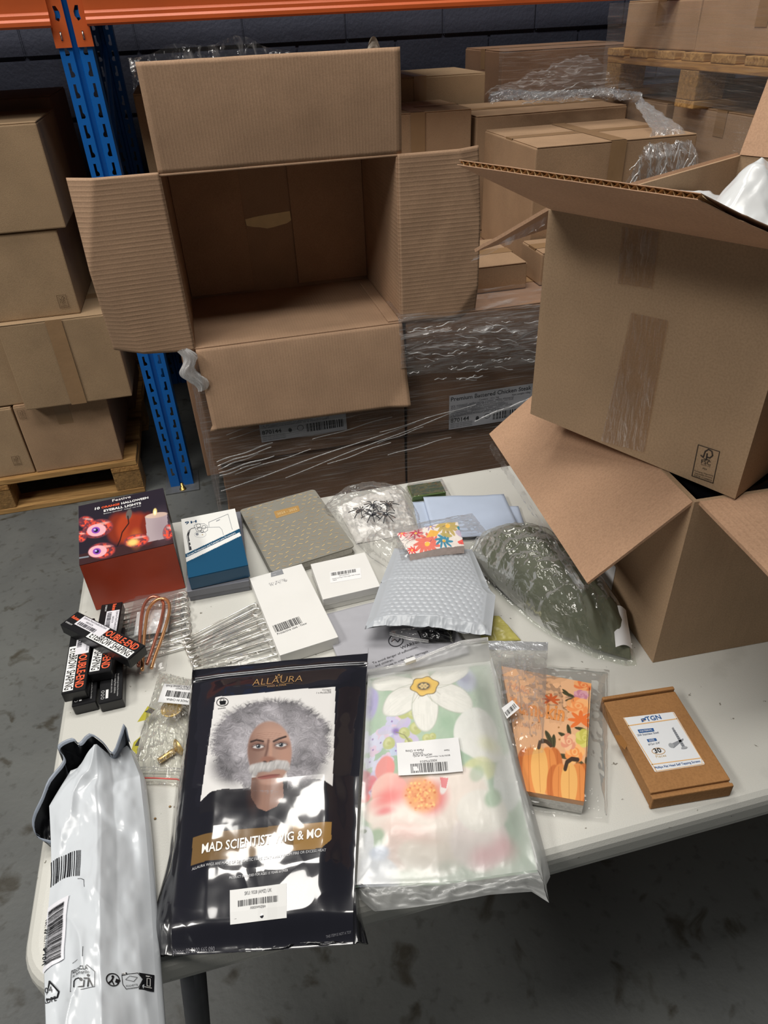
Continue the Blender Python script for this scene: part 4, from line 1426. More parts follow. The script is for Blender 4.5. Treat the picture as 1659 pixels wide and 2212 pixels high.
def hal(A):
    n = fbm(A.x / 60, A.y / 60, 3)
    A.over(A.poly([(247, 640), (1000, 500), (1000, 570), (255, 730)]), (58, 34, 36))
    for cx, rx, c in ((560, 90, (128, 44, 24)), (640, 95, (168, 62, 30)), (720, 85, (150, 50, 26)), (790, 60, (120, 38, 24))):
        A.over(A.ell(cx, 440, rx, 118, 0.02, 0.25), c)
    A.over(A.ell(640, 330, 22, 40, 0.2, 0.2), (98, 92, 88))
    A.over(A.stroke([(632, 345), (640, 400), (590, 470), (575, 530), (555, 575)], 9), (34, 16, 14))
    A.over(A.ell(700, 520, 40, 60, 0, 0.8), (226, 130, 60), 0.5)
    A.over(A.poly([(768, 350), (940, 320), (960, 515), (790, 548)]), (176, 160, 164)); A.over(A.ell(856, 338, 88, 20, -0.15, 0.1), (214, 186, 168))
    A.over(A.ell(905, 430, 70, 110, 0, 0.9), (120, 100, 112), 0.35)
    A.over(A.ell(845, 312, 15, 27, 0.05, 0.25), (255, 226, 150)); A.over(A.ell(845, 318, 7, 15, 0, 0.4), (255, 250, 225))
    for cx, cy, rx, ry, rt in ((310, 390, 65, 48, 0.1), (400, 440, 120, 70, -0.25), (270, 500, 45, 45, 0), (435, 610, 105, 62, -0.1), (705, 535, 100, 52, -0.15), (955, 470, 45, 65, 0.2)):
        A.over(A.ell(cx, cy, rx, ry, rt, 0.08), (120, 58, 70), 0.75)
        A.over(A.ell(cx, cy, rx * .88, ry * .85, rt, 0.2) * sstep(.42, .6, fbm(A.x / 16, A.y / 16, 9)), (240, 84, 58))
        A.over(A.ell(cx + rx * .2, cy - ry * .5, rx * .5, ry * .15, rt, 0.5), (250, 200, 190), 0.5)
    A.over(A.ell(675, 548, 40, 24, -0.2, 0.6), (255, 210, 120))
    for cx, cy, r in ((390, 452, 74), (402, 615, 72)):
        A.over(A.ell(cx, cy, r, r * .62, -0.15, 0.06), (242, 176, 184))
        A.over(A.ell(cx - 6, cy, r * .45, r * .34, -0.15, 0.1), (136, 70, 178)); A.over(A.ell(cx - 6, cy, r * .24, r * .2, -0.1, 0.1), (24, 20, 50))
        A.over(A.ell(cx - 14, cy - 4, r * .12, r * .09, 0, 0.3), (190, 190, 250))
    A.over(A.stroke([(262, 665), (330, 655)], 10), (130, 140, 150))


picture('printed_picture', th, S, hal, (34, 30, 42), 190, 180)
P = Print(S)
P.text('Festive', (510, 235), (653, 203), (236, 232, 228), 3, 1.0, 0.004)
P.text('10', (374, 298), (412, 291), WHITE, 3, 1.1, 0.03); P.text('ORANGE', (425, 287), (566, 258), (240, 92, 48), 3, 1.15, 0.03); P.text('HALLOWEEN', (580, 255), (792, 208), WHITE, 3, 1.15, 0.03)
P.text('EYEBALL LIGHTS', (444, 313), (735, 252), WHITE, 3, 1.15, 0.03)
P.text('Battery operated - Indoor use only', (444, 331), (735, 268), (215, 215, 215), 3, 1.1)
P.build('printed_lettering', th)

# ---- grey box and screen protector box on it
gx0, gx1, gy0, gy1 = -0.1225, -0.0283, 0.8585, 1.052
gb = thing('grey_card_box', 'flat grey box under the blue and white screen protector box', 'box', ((gx0 + gx1) / 2, (gy0 + gy1) / 2, HT + 0.0005), math.radians(-0.5))
M_GREYC = plain('grey_card', (112, 114, 122), 0.35, var=0.03)
cub('tray', gb, M_GREYC, -0.0458, 0.0458, -0.0955, 0.0955, 0, 0.0085, 0.001)
cub('lid', gb, M_GREYC, -0.0471, 0.0471, -0.0968, 0.0968, 0.0085, 0.0205, 0.0012)
q = [(1047, 365), (1468, 287), (1575, 722), (1110, 826)]
th, S, w, d = pbox('printed_card_box', 'blue and white screen protector box marked 9H', 'box', q, zA, 0.0235, HT + 0.022, plain('petrol_blue_card', (18, 72, 104), 0.32, var=0.03))


def nineh(A):
    A.over(A.poly([(1040, 360), (1475, 280), (1510, 440), (1082, 640)]), (232, 232, 228))
    A.over(A.poly([(1508, 470), (1516, 498), (1092, 702), (1086, 668)]), (232, 232, 230))


picture('printed_panel', th, S, nineh, (18, 74, 106), 100, 130)
P = Print(S)
DB = (20, 62, 96)
P.text('9', (1080, 408), (1112, 402), DB, 2, .85, 0.02); P.text('H', (1124, 400), (1172, 391), DB, 2, .62, 0.03)
P.text('Screen Protectors and Camera Lens Protectors', (1103, 655), (1478, 478), (232, 236, 238), 2, 1.25, 0.012)
G = (120, 126, 134)
P.line([(1268, 428), (1266, 392), (1415, 330), (1420, 345), (1450, 450)], 3, G, 2); P.line([(1325, 384), (1352, 372)], 5, G, 2)
P.line([(1115, 610), (1095, 500), (1105, 460), (1130, 440), (1160, 432)], 4, (60, 62, 68), 2); P.poly([(1098, 480), (1122, 448), (1110, 500), (1135, 605), (1118, 612)], (40, 42, 48), 2)
P.ell(1118, 545, 5, 6, WHITE, 3); P.ell(1124, 575, 5, 6, WHITE, 3)
P.line([(1165, 440), (1250, 432), (1350, 430), (1370, 450), (1382, 492)], 2.5, G, 2)
P.line([(1150, 420), (1165, 405), (1230, 402), (1255, 420), (1258, 455), (1235, 470), (1175, 466)], 3, G, 2, True)
for cx, cy, r in ((1186, 418, 17), (1228, 430, 16), (1194, 443, 17), (1215, 462, 12)): P.ring(cx, cy, r, r * .85, 3, (70, 74, 82), 2, 16)
P.ell(1176, 484, 12, 10, (130, 134, 142), 2); P.ell(1218, 488, 5, 5, (190, 170, 140), 2); P.ring(1200, 486, 46, 24, 2, (190, 192, 196), 2)
P.build('printed_drawing', th)

# ---- dash-patterned notebook
q = [(130, 312), (735, 142), (1105, 612), (412, 800)]
c, w, d, a = fit4([zB(*p) for p in q], HT + 0.017)
nb = thing('hardback_notebook', 'grey hardback notebook with gold dashes and a gold plate', 'notebook', (c[0], c[1], HT + 0.0005), a)


def rounded(w, d, r, n=5):
    P = []
    for cx, cy, a0 in ((w / 2 - r, d / 2 - r, 0), (-w / 2 + r, d / 2 - r, 90), (-w / 2 + r, -d / 2 + r, 180), (w / 2 - r, -d / 2 + r, 270)):
        for k in range(n + 1):
            t = math.radians(a0 + 90 * k / n); P.append((cx + r * math.cos(t), cy + r * math.sin(t)))
    return P


M_COVER = plain('taupe_grey_cover', (134, 131, 121), 0.5, var=0.03, bump=0.15, bscale=500)
M_PAGES = plain('page_edges', (206, 203, 196), 0.8, var=0.12, vscale=300)
slab('cover', [(x, y, 0) for x, y in rounded(w, d, 0.007)], (0, 0, 0.002), M_COVER, nb)
slab('page_block', [(x, y, 0.002) for x, y in rounded(w - .006, d - .006, 0.004)], (0, 0, 0.0128), M_PAGES, nb)
slab('cover', [(x, y, 0.0148) for x, y in rounded(w, d, 0.007)], (0, 0, 0.0022), M_COVER, nb)
cub('spine', nb, M_COVER, -w / 2 - .0002, -w / 2 + 0.003, -d / 2 + .006, d / 2 - .006, 0.001, 0.0165, 0.001)
S = Surf(q, w, d, lambda u, v: np.stack([(u - .5) * w, (.5 - v) * d, np.full_like(u, 0.017)], -1), (0, 0, 1))
P = Print(S)
GOLD = (178, 150, 104)
P.poly([(405, 326), (605, 277), (622, 322), (428, 380)], (176, 138, 82), 1)
P.text('2024 - 2025', (438, 356), (600, 312), (214, 188, 140), 2, 1.3, 0.01); P.text('WEEKLY PLANNER', (452, 372), (606, 330), (214, 188, 140), 2)
r = random.Random(5)
for i in range(13):
    for j in range(18):
        u_, v_ = (i + 0.5 + (0.5 if j % 2 else 0)) / 13.2, (j + 0.5) / 18
        if u_ > .97: continue
        px_, py_ = S.px(np.array([u_]), np.array([v_]))
        if 390 < px_[0] < 635 and 265 < py_[0] < 392: continue
        t = math.radians(-25) if (i + j) % 2 else math.radians(28)
        du, dv = 0.0033 * math.cos(t) / w, 0.0033 * math.sin(t) / d
        nu_, nv_ = -0.0007 * math.sin(t) / w, 0.0007 * math.cos(t) / d
        b_ = np.array([(u_ - du + nu_, v_ - dv + nv_), (u_ + du + nu_, v_ + dv + nv_), (u_ + du - nu_, v_ + dv - nv_), (u_ - du - nu_, v_ - dv - nv_)])
        P.add(b_, [[0, 1, 2, 3]], (206, 178, 126) if r.random() < .6 else (170, 148, 116), 1)
P.build('gold_print', nb, mat=printed('gold_foil_print', 0.3, spec=0.8))
tube('elastic_band', [(w / 2 - 0.004, d / 2 - 0.03, 0.0172), (w / 2 + 0.0008, d / 2 - 0.03, 0.012), (w / 2 + 0.0008, d / 2 - 0.03, 0.004)], 0.0011, plain('grey_elastic', (70, 70, 72), 0.7), nb, 6)

# ---- white boxes
q = [(230, 882), (700, 712), (876, 1360), (470, 1492)]
th, S, w, d = pbox('white_card_box', 'tall flat white box with a barcode and grey case tab', 'box', q, zB, 0.0195, HT + 0.0005, M_WCARD, 0.001)
P = Print(S)
P.poly([(416, 817), (515, 775), (530, 832), (418, 868)], (136, 138, 142), 1)
P.text('PROTECTIVE', (430, 828), (505, 800), (220, 220, 222), 2, 1.1); P.text('CASE', (432, 851), (464, 841), (220, 220, 222), 2, 1.1)
rr = random.Random(8)
for k in range(70):
    x, y = rr.uniform(400, 560), 0
    y = 945 - (x - 400) * 0.34 + rr.uniform(-22, 14); P.line([(x, y), (x + rr.uniform(-3, 3), y + rr.uniform(5, 12))], 2.2, (150, 150, 154), 1)
P.bars((424, 1298), (620, 1222), (446, 1345), BLACK, 2, 44, 4)
P.text('X000YA3HJMN', (470, 1340), (555, 1306), (70, 70, 72), 2); P.text('Protective case - New', (460, 1362), (675, 1276), (110, 110, 112), 2, 1.2)
P.build('printed_barcode', th)

q = [(725, 746), (1166, 650), (1280, 920), (816, 1046)]
th, S, w, d = pbox('white_card_box', 'small white box with a barcode sticker beside the notebook', 'box', q, zB, 0.0225, HT + 0.0005, M_WCARD, 0.001)
P = Print(S)
P.poly([(884, 812), (1130, 775), (1136, 858), (886, 906)], (236, 236, 236), 1)
P.bars((892, 820), (1094, 786), (894, 846), BLACK, 2, 46, 6)
P.text('X001AW27GT5', (958, 848), (1042, 832), (60, 60, 62), 2)
P.text('Headphones Plug-2 Years-copper Gold, Wireless', (902, 874), (1126, 830), (90, 90, 92), 2, 1.3); P.text('New', (908, 886), (940, 880), (80, 80, 82), 2)
P.build('barcode_label', th)
cub('lid_seam', th, plain('seam_grey_card', (196, 195, 190), 0.5), -w / 2 - .0002, w / 2 + .0002, -d / 2 - .0002, d / 2 + .0002, 0.0095, 0.0102, 0)  # lid seam drawn as a thin strip of greyer card


# ---- clear bags
def film_bag(parent, patch, thick, seed, nu=60, nv=70, wr=0.006, wf=6, mat=None, zlift=0.0, pw=0.5, name='clear_bag', seal=0.03, under=True):
    pf = pillow(patch, thick, pw, seal, wr, wf, seed, HT + 0.001)
    sheet(name, lambda u, v: pf(u, v) + np.array([0, 0, zlift]), nu, nv, mat or M_FILM, parent, world=parent)
    return pf


# spider web bag
ctr = T(800, 1120)
wb_ = thing('webbing_bag', 'clear bag of white stretchy webbing with black plastic spiders', 'bag', ctr)
wp = quad_patch([T(728, 1098), T(868, 1058), T(905, 1150), T(770, 1176)])
cot = pillow(wp, 0.030, 0.55, 0.0, 0.016, 5, 61)
sheet('webbing', cot, 110, 100, plain('white_webbing', (246, 243, 238), 0.85, var=0.03, bump=0.6, bscale=220), wb_, world=wb_)
fp = coons([T(703, 1102, HT + .004), T(750, 1064, HT + .012), T(800, 1048, HT + .012), T(862, 1052, HT + .01), T(886, 1075, HT + .006)],
           [T(886, 1075, HT + .006), T(905, 1110, HT + .006), T(912, 1150, HT + .006), T(905, 1180, HT + .004)],
           [T(700, 1118, HT + .008), T(745, 1150, HT + .006), T(800, 1205, HT + .006), T(845, 1235, HT + .005), T(905, 1180, HT + .004)],
           [T(703, 1102, HT + .004), T(690, 1112, HT + .006), T(700, 1118, HT + .008)])
film_bag(wb_, fp, 0.036, 62, 90, 90, 0.010, 8, film('webbing_bag_film', base=0.035, fres=0.4, white=0.15, rough=0.05, bump=0.5, bscale=30), pw=0.4)
M_SPIDER = plain('black_spider_plastic', (22, 24, 34), 0.25)
sp0 = thing('plastic_spider', 'black plastic spider at the far left of the webbing cluster', 'toy spider', (0, 0, 0), 0, 'spiders in the webbing bag')


def ball(name, c, r, parent, mat, n=10, m=7):
    V = [(c[0] + r[0] * math.sin(math.pi * j / m) * math.cos(2 * math.pi * i / n), c[1] + r[1] * math.sin(math.pi * j / m) * math.sin(2 * math.pi * i / n), c[2] + r[2] * math.cos(math.pi * j / m)) for j in range(m + 1) for i in range(n)]
    F = [[j * n + i, (j + 1) * n + i, (j + 1) * n + (i + 1) % n, j * n + (i + 1) % n] for j in range(m) for i in range(n)]
    return mesh(name, V, F, mat, parent, True)


ball('abdomen', (-0.0045, 0, 0.003), (0.0042, 0.0034, 0.003), sp0, M_SPIDER)
ball('head', (0.0015, 0, 0.0028), (0.0026, 0.0024, 0.0022), sp0, M_SPIDER)
for s in (-1, 1):
    for k, an in enumerate((25, 62, 108, 150)):
        a = math.radians(an) * s; c_, s_ = math.cos(a), math.sin(a); ln = (0.019, 0.016, 0.016, 0.020)[k]
        tube('leg', [(0.001 * c_, 0.001 * s_, .003), (0.35 * ln * c_, 0.35 * ln * s_, .0065), (0.7 * ln * c_, .7 * ln * s_, .0035), (ln * c_ * 1.02, ln * s_ * 1.05, 0.0005)], 0.0009, M_SPIDER, sp0, 5)
for i, (x, y) in enumerate(((320, 312), (415, 272), (530, 265), (412, 345), (518, 348))):
    p = T(*zC(x, y), HT + 0.0325)
    if i == 0:
        s_ = sp0; s_.location = tuple(p); s_.rotation_euler = (0, 0, 0.3); ORI[s_.name] = (p, 0.3)
    else:
        dup(sp0, p, 0.3 + i * 1.1, ('', 'black plastic spider at the top middle of the webbing cluster', 'black plastic spider at the upper right of the webbing cluster', 'black plastic spider at the lower middle of the webbing cluster', 'black plastic spider at the lower right of the webbing cluster')[i])

# green foil box
q = [(680, 102), (945, 67), (985, 156), (725, 195)]
th, S, w, d = pbox('foil_box', 'small dark green metallic foil box in clear wrap', 'box', q, zC, 0.011, HT + 0.001, plain('green_foil', (96, 116, 66), 0.25, 0.6, var=0.2, vscale=60), 0.0015)
sheet('clear_wrap', lambda u, v: np.stack([(u - .5) * (w + .012) + .003, (.5 - v) * (d + .010), 0.0122 - 0.010 * np.clip(np.maximum(np.abs(2 * u - 1), np.abs(2 * v - 1)) * 8 - 6.9, 0, 1) + 0.002 * ridge(u * 5, v * 4, 3)], -1), 40, 30, M_FILM, th)

# pale blue paper sheets
M_PAPER = plain('pale_blue_tissue', (176, 188, 208), 0.7, var=0.02)
for i, (qq, z, nm) in enumerate((([(726, 236), (1180, 215), (1330, 470), (775, 455)], HT + 0.0012, 'pale blue paper sheet poking out left under the others'),
                                 ([(1000, 255), (1550, 270), (1625, 490), (1100, 500)], HT + 0.0045, 'pale blue paper sheet showing its right corner behind'),
                                 ([(808, 196), (1436, 176), (1580, 482), (900, 520)], HT + 0.0080, 'topmost pale blue paper sheet beside the green foil box'))):
    Q = [T(*zC(*p), z) for p in qq]
    th = thing('paper_sheet', nm, 'paper', np.mean(Q, 0) - np.array([0, 0, 0.001]), 0, 'pale blue paper sheets')
    pt = quad_patch(Q)
    sheet('sheet', lambda u, v: pt(u, v) + np.stack([0 * u, 0 * u, 0.0022 * fbm(u * 3, v * 3, 5 + i)], -1), 24, 20, M_PAPER, th, world=th, thick=(0, 0, -0.0007))

# grey sheet with the suffocation warning, lying under the mailer
wt = thing('grey_poly_bag', 'flat grey plastic bag printed with a suffocation warning', 'bag', T(850, 1380, HT))
_c, _w, _d, _a = fit4([zC(60, 1085), zC(760, 985), zC(1330, 1400), zC(150, 1640)], HT + 0.004)
WC = [_c + np.array([sx * _w / 2 * math.cos(_a) - sy * _d / 2 * math.sin(_a), sx * _w / 2 * math.sin(_a) + sy * _d / 2 * math.cos(_a), 0]) for sx, sy in ((-1, 1), (1, 1), (1, -1), (-1, -1))]
wpt = quad_patch(WC)
wsf = lambda u, v: wpt(u, v) + np.stack([0 * u, 0 * u, 0.005 * fbm(u * 3, v * 3, 5)], -1)
sheet('bag', wsf, 50, 40, plain('frosted_grey_poly', (168, 168, 174), 0.42, var=0.02), wt, world=wt, thick=(0, 0, -0.002))
WS = Surf([tuple((np.array(PX(p_ + np.array([0, 0, .0025]))) - np.array([690, 1020])) * 3.6065) for p_ in WC], _w, _d, wsf)
P = Print(WS)
P.ring(595, 1312, 56, 44, 7, (50, 50, 56), 2); P.line([(560, 1318), (585, 1300), (610, 1322), (628, 1300)], 8, (60, 60, 66), 2)
P.text('WARNING', (640, 1382), (830, 1316), (44, 44, 48), 2, 1.0, 0.004)
zg2c = lambda x, y: tuple((np.array(zG(x, y)) - np.array([690, 1020])) * 3.6065)
P.text('To avoid danger of suffocation,', zg2c(220, 383), zg2c(548, 268), (40, 40, 44), 2); P.text('and children.', zg2c(240, 404), zg2c(372, 358), (40, 40, 44), 2)
P.text('Do not use in cribs, beds, carriages', zg2c(250, 432), zg2c(620, 296), (40, 40, 44), 2)
P.build('printed_warning', wt, world=wt)

# zip bag with something black in it
bz = thing('zip_bag', 'clear zip bag holding a black item under the bubble mailer', 'bag', T(910, 1385, HT + .004))
bq = [T(*zC(545, 1235), HT + .014), T(*zC(1020, 1210), HT + .014), T(*zC(1060, 1345), HT + .012), T(*zC(560, 1330), HT + .010)]
film_bag(bz, quad_patch(bq), 0.012, 71, 50, 30, 0.006, 6)
film_bag(bz, quad_patch([T(*zC(760, 1235), HT + .013), T(*zC(1040, 1225), HT + .013), T(*zC(1030, 1320), HT + .011), T(*zC(800, 1320), HT + .011)]), 0.009, 72, 40, 20, 0.006, 6, M_BLACKBAG, name='black_item')
for k in (0, 1):
    tube('zip_track', [T(*zC(548, 1250 + 14 * k), HT + .017), T(*zC(700, 1290 + 14 * k), HT + .020), T(*zC(850, 1310 + 14 * k), HT + .020)], 0.0009, film('zip_plastic', base=0.35, white=0.6), bz, 6, world=bz)

# yellow packet peeking out
yp = thing('yellow_packet', 'folded yellow packet peeking out right of the bubble mailer', 'packet', T(1095, 1370, HT))
yq = quad_patch([T(1035, 1335, HT + .006), T(1078, 1330, HT + .006), T(1125, 1382, HT + .003), T(1040, 1392, HT + .003)])
sheet('packet', pillow(yq, 0.006, 0.5, 0, 0.004, 4, 5), 30, 30, plain('dull_yellow_plastic', (178, 170, 92), 0.35), yp, world=yp, thick=(0, 0, -0.001))

# grey bubble mailer
bmr = thing('bubble_mailer', 'grey padded bubble mailer with a floral packet on its far end', 'mailer', T(930, 1290, HT + .004))
mp_ = coons([T(*zC(585, 592), HT + .030), T(*zC(860, 605), HT + .032), T(*zC(1190, 600), HT + .030)], [T(*zC(1190, 600), HT + .030), T(*zC(1330, 920), HT + .036), T(*zC(1372, 960), HT + .036), T(*zC(1338, 1275), HT + .034)],
            [T(*zC(352, 1222), HT + .034), T(*zC(520, 1195), HT + .040), T(*zC(900, 1210), HT + .040), T(*zC(1200, 1262), HT + .036), T(*zC(1338, 1275), HT + .034)], [T(*zC(585, 592), HT + .030), T(*zC(470, 880), HT + .034), T(*zC(352, 1222), HT + .034)])


def bubble(u, v):
    P = mp_(u, v)
    e = np.clip(np.minimum(np.minimum(u, 1 - u) * 14, np.minimum(v * 18, (1 - v) * 14)), 0, 1)
    a, b = u * 17.0, v * 24.0
    a = a + 0.5 * (np.floor(b) % 2)
    d = np.hypot((a % 1) - .5, (b % 1) - .5)
    bub = np.clip(1 - (d / 0.46) ** 2, 0, 1) ** 0.6
    flat = sstep(0.08, 0.13, u) * sstep(0.08, 0.12, 1 - u) * sstep(.06, .1, 1 - v)
    cr = -0.0016 * np.exp(-((v - 0.47 - 0.03 * u) / 0.006) ** 2)
    P[:, 2] += e * 0.009 * np.sin(np.pi * np.clip(u, 0, 1)) ** .4 + flat * 0.00085 * bub + cr + (1 - sstep(.0, .14, 1 - v)) * 0.006 * (ridge(u * 9, v * 6, 5) - .5)
    return P


sheet('mailer_body', bubble, 190, 240, plain('grey_poly_mailer', (176, 181, 187), 0.28, spec=0.5, var=0.02), bmr, world=bmr)
sheet('mailer_back', lambda u, v: mp_(u, v) - np.stack([0 * u, 0 * u, 0.010 * np.clip(16 * u * (1 - u) * v * (1 - v), 0, 1) ** .5], -1), 24, 24, plain('grey_mailer_back', (120, 122, 126), 0.4), bmr, world=bmr)

# floral packet
fb = thing('floral_packet', 'folded floral fabric in a clear bag on the bubble mailer', 'packet', T(940, 1165, HT + .045))
FQ = [(602, 492), (1078, 396), (1128, 585), (702, 650)]
fpt_ = quad_patch([T(*zC(*p), HT + .052) for p in FQ])
ffn = lambda u, v: fpt_(u, v) + np.stack([0 * u, 0 * u, 0.004 * fbm(u * 4, v * 3, 8) + 0.003 * np.sin(np.pi * u)], -1)
FSF = Surf(FQ, 0.105, 0.062, ffn)


def floral(A):
    r = random.Random(12)
    def flower(cx, cy, R, c, k=9, rt=0):
        for i in range(k):
            t = 2 * math.pi * i / k + rt
            A.over(A.ell(cx + R * .55 * math.cos(t), cy + R * .42 * math.sin(t), R * .46, R * .12, t * .85, 0.12), c)
        A.over(A.ell(cx, cy, R * .18, R * .15), (240, 190, 80))
    A.over(A.poly([(620, 480), (780, 440), (800, 530), (700, 560)]), (206, 130, 130), .6)
    flower(990, 440, 110, (190, 168, 104), 12); flower(830, 585, 105, (226, 116, 100), 12, .2); flower(960, 560, 75, (70, 140, 166), 9)
    flower(740, 500, 55, (190, 60, 80), 7); flower(640, 495, 40, (236, 90, 96), 7); flower(850, 450, 45, (170, 150, 176), 6); flower(720, 625, 40, (236, 74, 66), 8)
    A.over(A.poly([(850, 480), (925, 490), (900, 530), (820, 540)]), (236, 180, 84)); A.over(A.poly([(1070, 440), (1110, 430), (1120, 470), (1080, 470)]), (60, 140, 160))
    A.over(A.ell(1100, 500, 45, 25, 0.4), (196, 180, 202)); A.over(A.ell(980, 515, 50, 14, 0.1), (186, 170, 104)); A.over(A.poly([(1070, 560), (1125, 540), (1128, 575), (1085, 578)]), (240, 96, 86))
    for k in range(26):
        x, y = r.uniform(610, 1120), r.uniform(430, 640); A.over(A.stroke([(x, y), (x + r.uniform(-30, 30), y + r.uniform(-16, 16))], 4, 1.5), (96, 70, 96), .8)


picture('printed_fabric', fb, FSF, floral, (232, 222, 214), 150, 100, mat=printed('fabric_print', 0.7), world=fb)
sheet('fabric_fold', lambda u, v: ffn(u, v * 0 + 1.0) - np.stack([0 * u, 0.0005 * v, 0.014 * v], -1), 30, 6, plain('floral_fabric_edge', (220, 200, 190), 0.8, var=0.12, vscale=120), fb, world=fb)
film_bag(fb, quad_patch([T(*zC(575, 440), HT + .050), T(*zC(1190, 320), HT + .034), T(*zC(1310, 470), HT + .034), T(*zC(640, 690), HT + .050)]), 0.012, 81, 70, 60, 0.006, 7, film('frosty_clear_film', base=0.06, fres=0.4, white=0.3, rough=0.08, bump=0.4, bscale=30))

# ---- olive bundle in a poly bag
og = thing('bagged_bundle', 'puffy olive green bundle in a clear plastic bag', 'bag', T(1190, 1300))
def oz(x, y, z): return T(x, y, HT + z)
opt = coons([oz(1018, 1200, .02), oz(1040, 1165, .035), oz(1090, 1152, .035), oz(1135, 1155, .03)], [oz(1135, 1155, .03), oz(1210, 1190, .03), oz(1285, 1258, .025), oz(1335, 1330, .02), oz(1362, 1405, .01)],
            [oz(1215, 1372, .008), oz(1290, 1405, .008), oz(1362, 1425, .006), oz(1362, 1405, .01)], [oz(1018, 1200, .02), oz(1050, 1245, .012), oz(1100, 1290, .01), oz(1165, 1340, .008), oz(1215, 1372, .008)])
oin = pillow(opt, 0.062, 0.55, 0.0, 0.012, 3, 91)
sheet('bundle', oin, 80, 90, plain('olive_fabric', (98, 100, 82), 0.6, var=0.18, vscale=14, bump=0.3, bscale=120), og, world=og)
opt2 = coons([oz(1005, 1198, .02), oz(1030, 1158, .035), oz(1090, 1145, .035), oz(1140, 1150, .03)], [oz(1140, 1150, .03), oz(1215, 1185, .03), oz(1295, 1255, .025), oz(1350, 1330, .02), oz(1376, 1436, .002)],
             [oz(1195, 1375, .005), oz(1280, 1418, .004), oz(1350, 1438, .002), oz(1376, 1436, .002)], [oz(1005, 1198, .02), oz(1045, 1250, .012), oz(1095, 1298, .008), oz(1150, 1345, .006), oz(1195, 1375, .005)])
film_bag(og, opt2, 0.067, 93, 130, 150, 0.013, 7, film('olive_bag_film', (0.93, 0.95, 0.91), base=0.10, fres=0.5, white=0.42, rough=0.06, bump=0.7, bscale=38), pw=0.55)
lq = quad_patch([oz(1322, 1312, .046), oz(1352, 1318, .040), oz(1366, 1402, .016), oz(1330, 1398, .030)])
sheet('paper_label', lambda u, v: lq(u, v) + np.stack([0 * u, 0 * u, 0.006 * np.sin(np.pi * u)], -1), 10, 16, plain('label_paper', (226, 226, 226), 0.5), og, world=og)

# ---- black eyebrow product boxes
M_BLACKC = plain('black_gloss_card', (22, 22, 24), 0.3, var=0.05)
BW, BL_, BH = 0.0300, 0.1360, 0.0165


def brow(label, cx, cy, z0, ang, sticker=True, back=False):
    th = thing('eyebrow_box', label, 'box', (cx, cy, z0), ang, 'slim black eyebrow product boxes')
    cub('body', th, M_BLACKC, -BL_ / 2, BL_ / 2, -BW / 2, BW / 2, 0, BH, 0.0008, 1)
    S = Surf([(0, 0), (1360, 0), (1360, 300), (0, 300)], BL_, BW, lambda u, v: np.stack([(u - .5) * BL_, (.5 - v) * BW, np.full_like(u, BH)], -1), (0, 0, 1))
    P = Print(S)
    ORG = (240, 98, 58)
    if back:
        P.text('the eyebrow pen draws fine strokes', (900, 70), (1300, 70), (190, 190, 190), 1); P.text('keep away from children', (900, 110), (1240, 110), (190, 190, 190), 1)
        P.text('wash before use, store dry', (900, 150), (1220, 150), (190, 190, 190), 1); P.poly([(1150, 180), (1300, 180), (1300, 212), (1150, 212)], (225, 225, 225), 1)
        for k in range(3): P.ring(1170 + 55 * k, 250, 18, 18, 7, (220, 220, 220), 1, 12)
    else:
        P.text('DOUBLE-END', (640, 138), (1310, 138), ORG, 1, 1.35, 0.015)
        P.poly([(520, 160), (1330, 160), (1330, 285), (520, 285)], (238, 238, 236), 1)
        P.text('EYEBROW SHAPING', (560, 268), (1310, 268), BLACK, 2, 1.75, 0.012)
        P.text('Ruicen', (30, 130), (165, 130), ORG, 1, 1.4, 0.03)
        P.text('EYEBROW', (35, 235), (165, 235), (220, 220, 220), 1, 1.2)
    P.build('printed_lettering', th)
    if sticker:
        P = Print(S)
        P.poly([(180, 20), (700, 20), (700, 200), (180, 200)], (222, 220, 226), 3)
        P.bars((215, 125), (560, 125), (215, 185), (60, 58, 66), 4, 34, 3)
        P.text('Eyebrow Pencil Double-End Dark', (210, 62), (660, 62), (120, 118, 126), 4, 1.5); P.text('X0023GCN', (300, 108), (440, 108), (90, 88, 96), 4, 1.3)
        P.build('barcode_sticker', th)
    # end flap seam
    cub('end_flap', th, M_BLACKC, BL_ / 2 - .0002, BL_ / 2 + 0.0006, -BW / 2 + .001, BW / 2 - .001, 0.001, BH - 0.001, 0.0003, 1)
    return th


def bquad(quad, z):
    c, w, d, a = fit4([zD(*p) for p in quad], z)
    return c


Z1, Z2 = HT + 0.0005, HT + 0.0005 + BH + 0.0006
brow('black eyebrow box flat on the table, lettering hidden, left of the pile', -0.2600, 0.7480, Z1, math.radians(-88), False, True)
brow('lowest black eyebrow box showing recycling marks and small print', -0.2262, 0.7430, Z1, math.radians(-88.5), False, True)
brow('black eyebrow box upright at the left of the pile reading EYEBROW SHAPING', -0.2665, 0.7560, Z2, math.radians(-90), True)
brow('black eyebrow box in the middle of the pile under the diagonal one', -0.2325, 0.7815, Z2, math.radians(-93), True)
c = bquad([(130, 304), (300, 185), (985, 525), (825, 665)], HT + 0.052)
brow('topmost black eyebrow box lying diagonally across the pile', c[0], c[1], Z2 + BH + 0.0006, math.radians(-45), True)


M_FILMS = film('smooth_clear_film', base=0.03, fres=0.4, white=0.15, rough=0.06, bump=0.18, bscale=22)
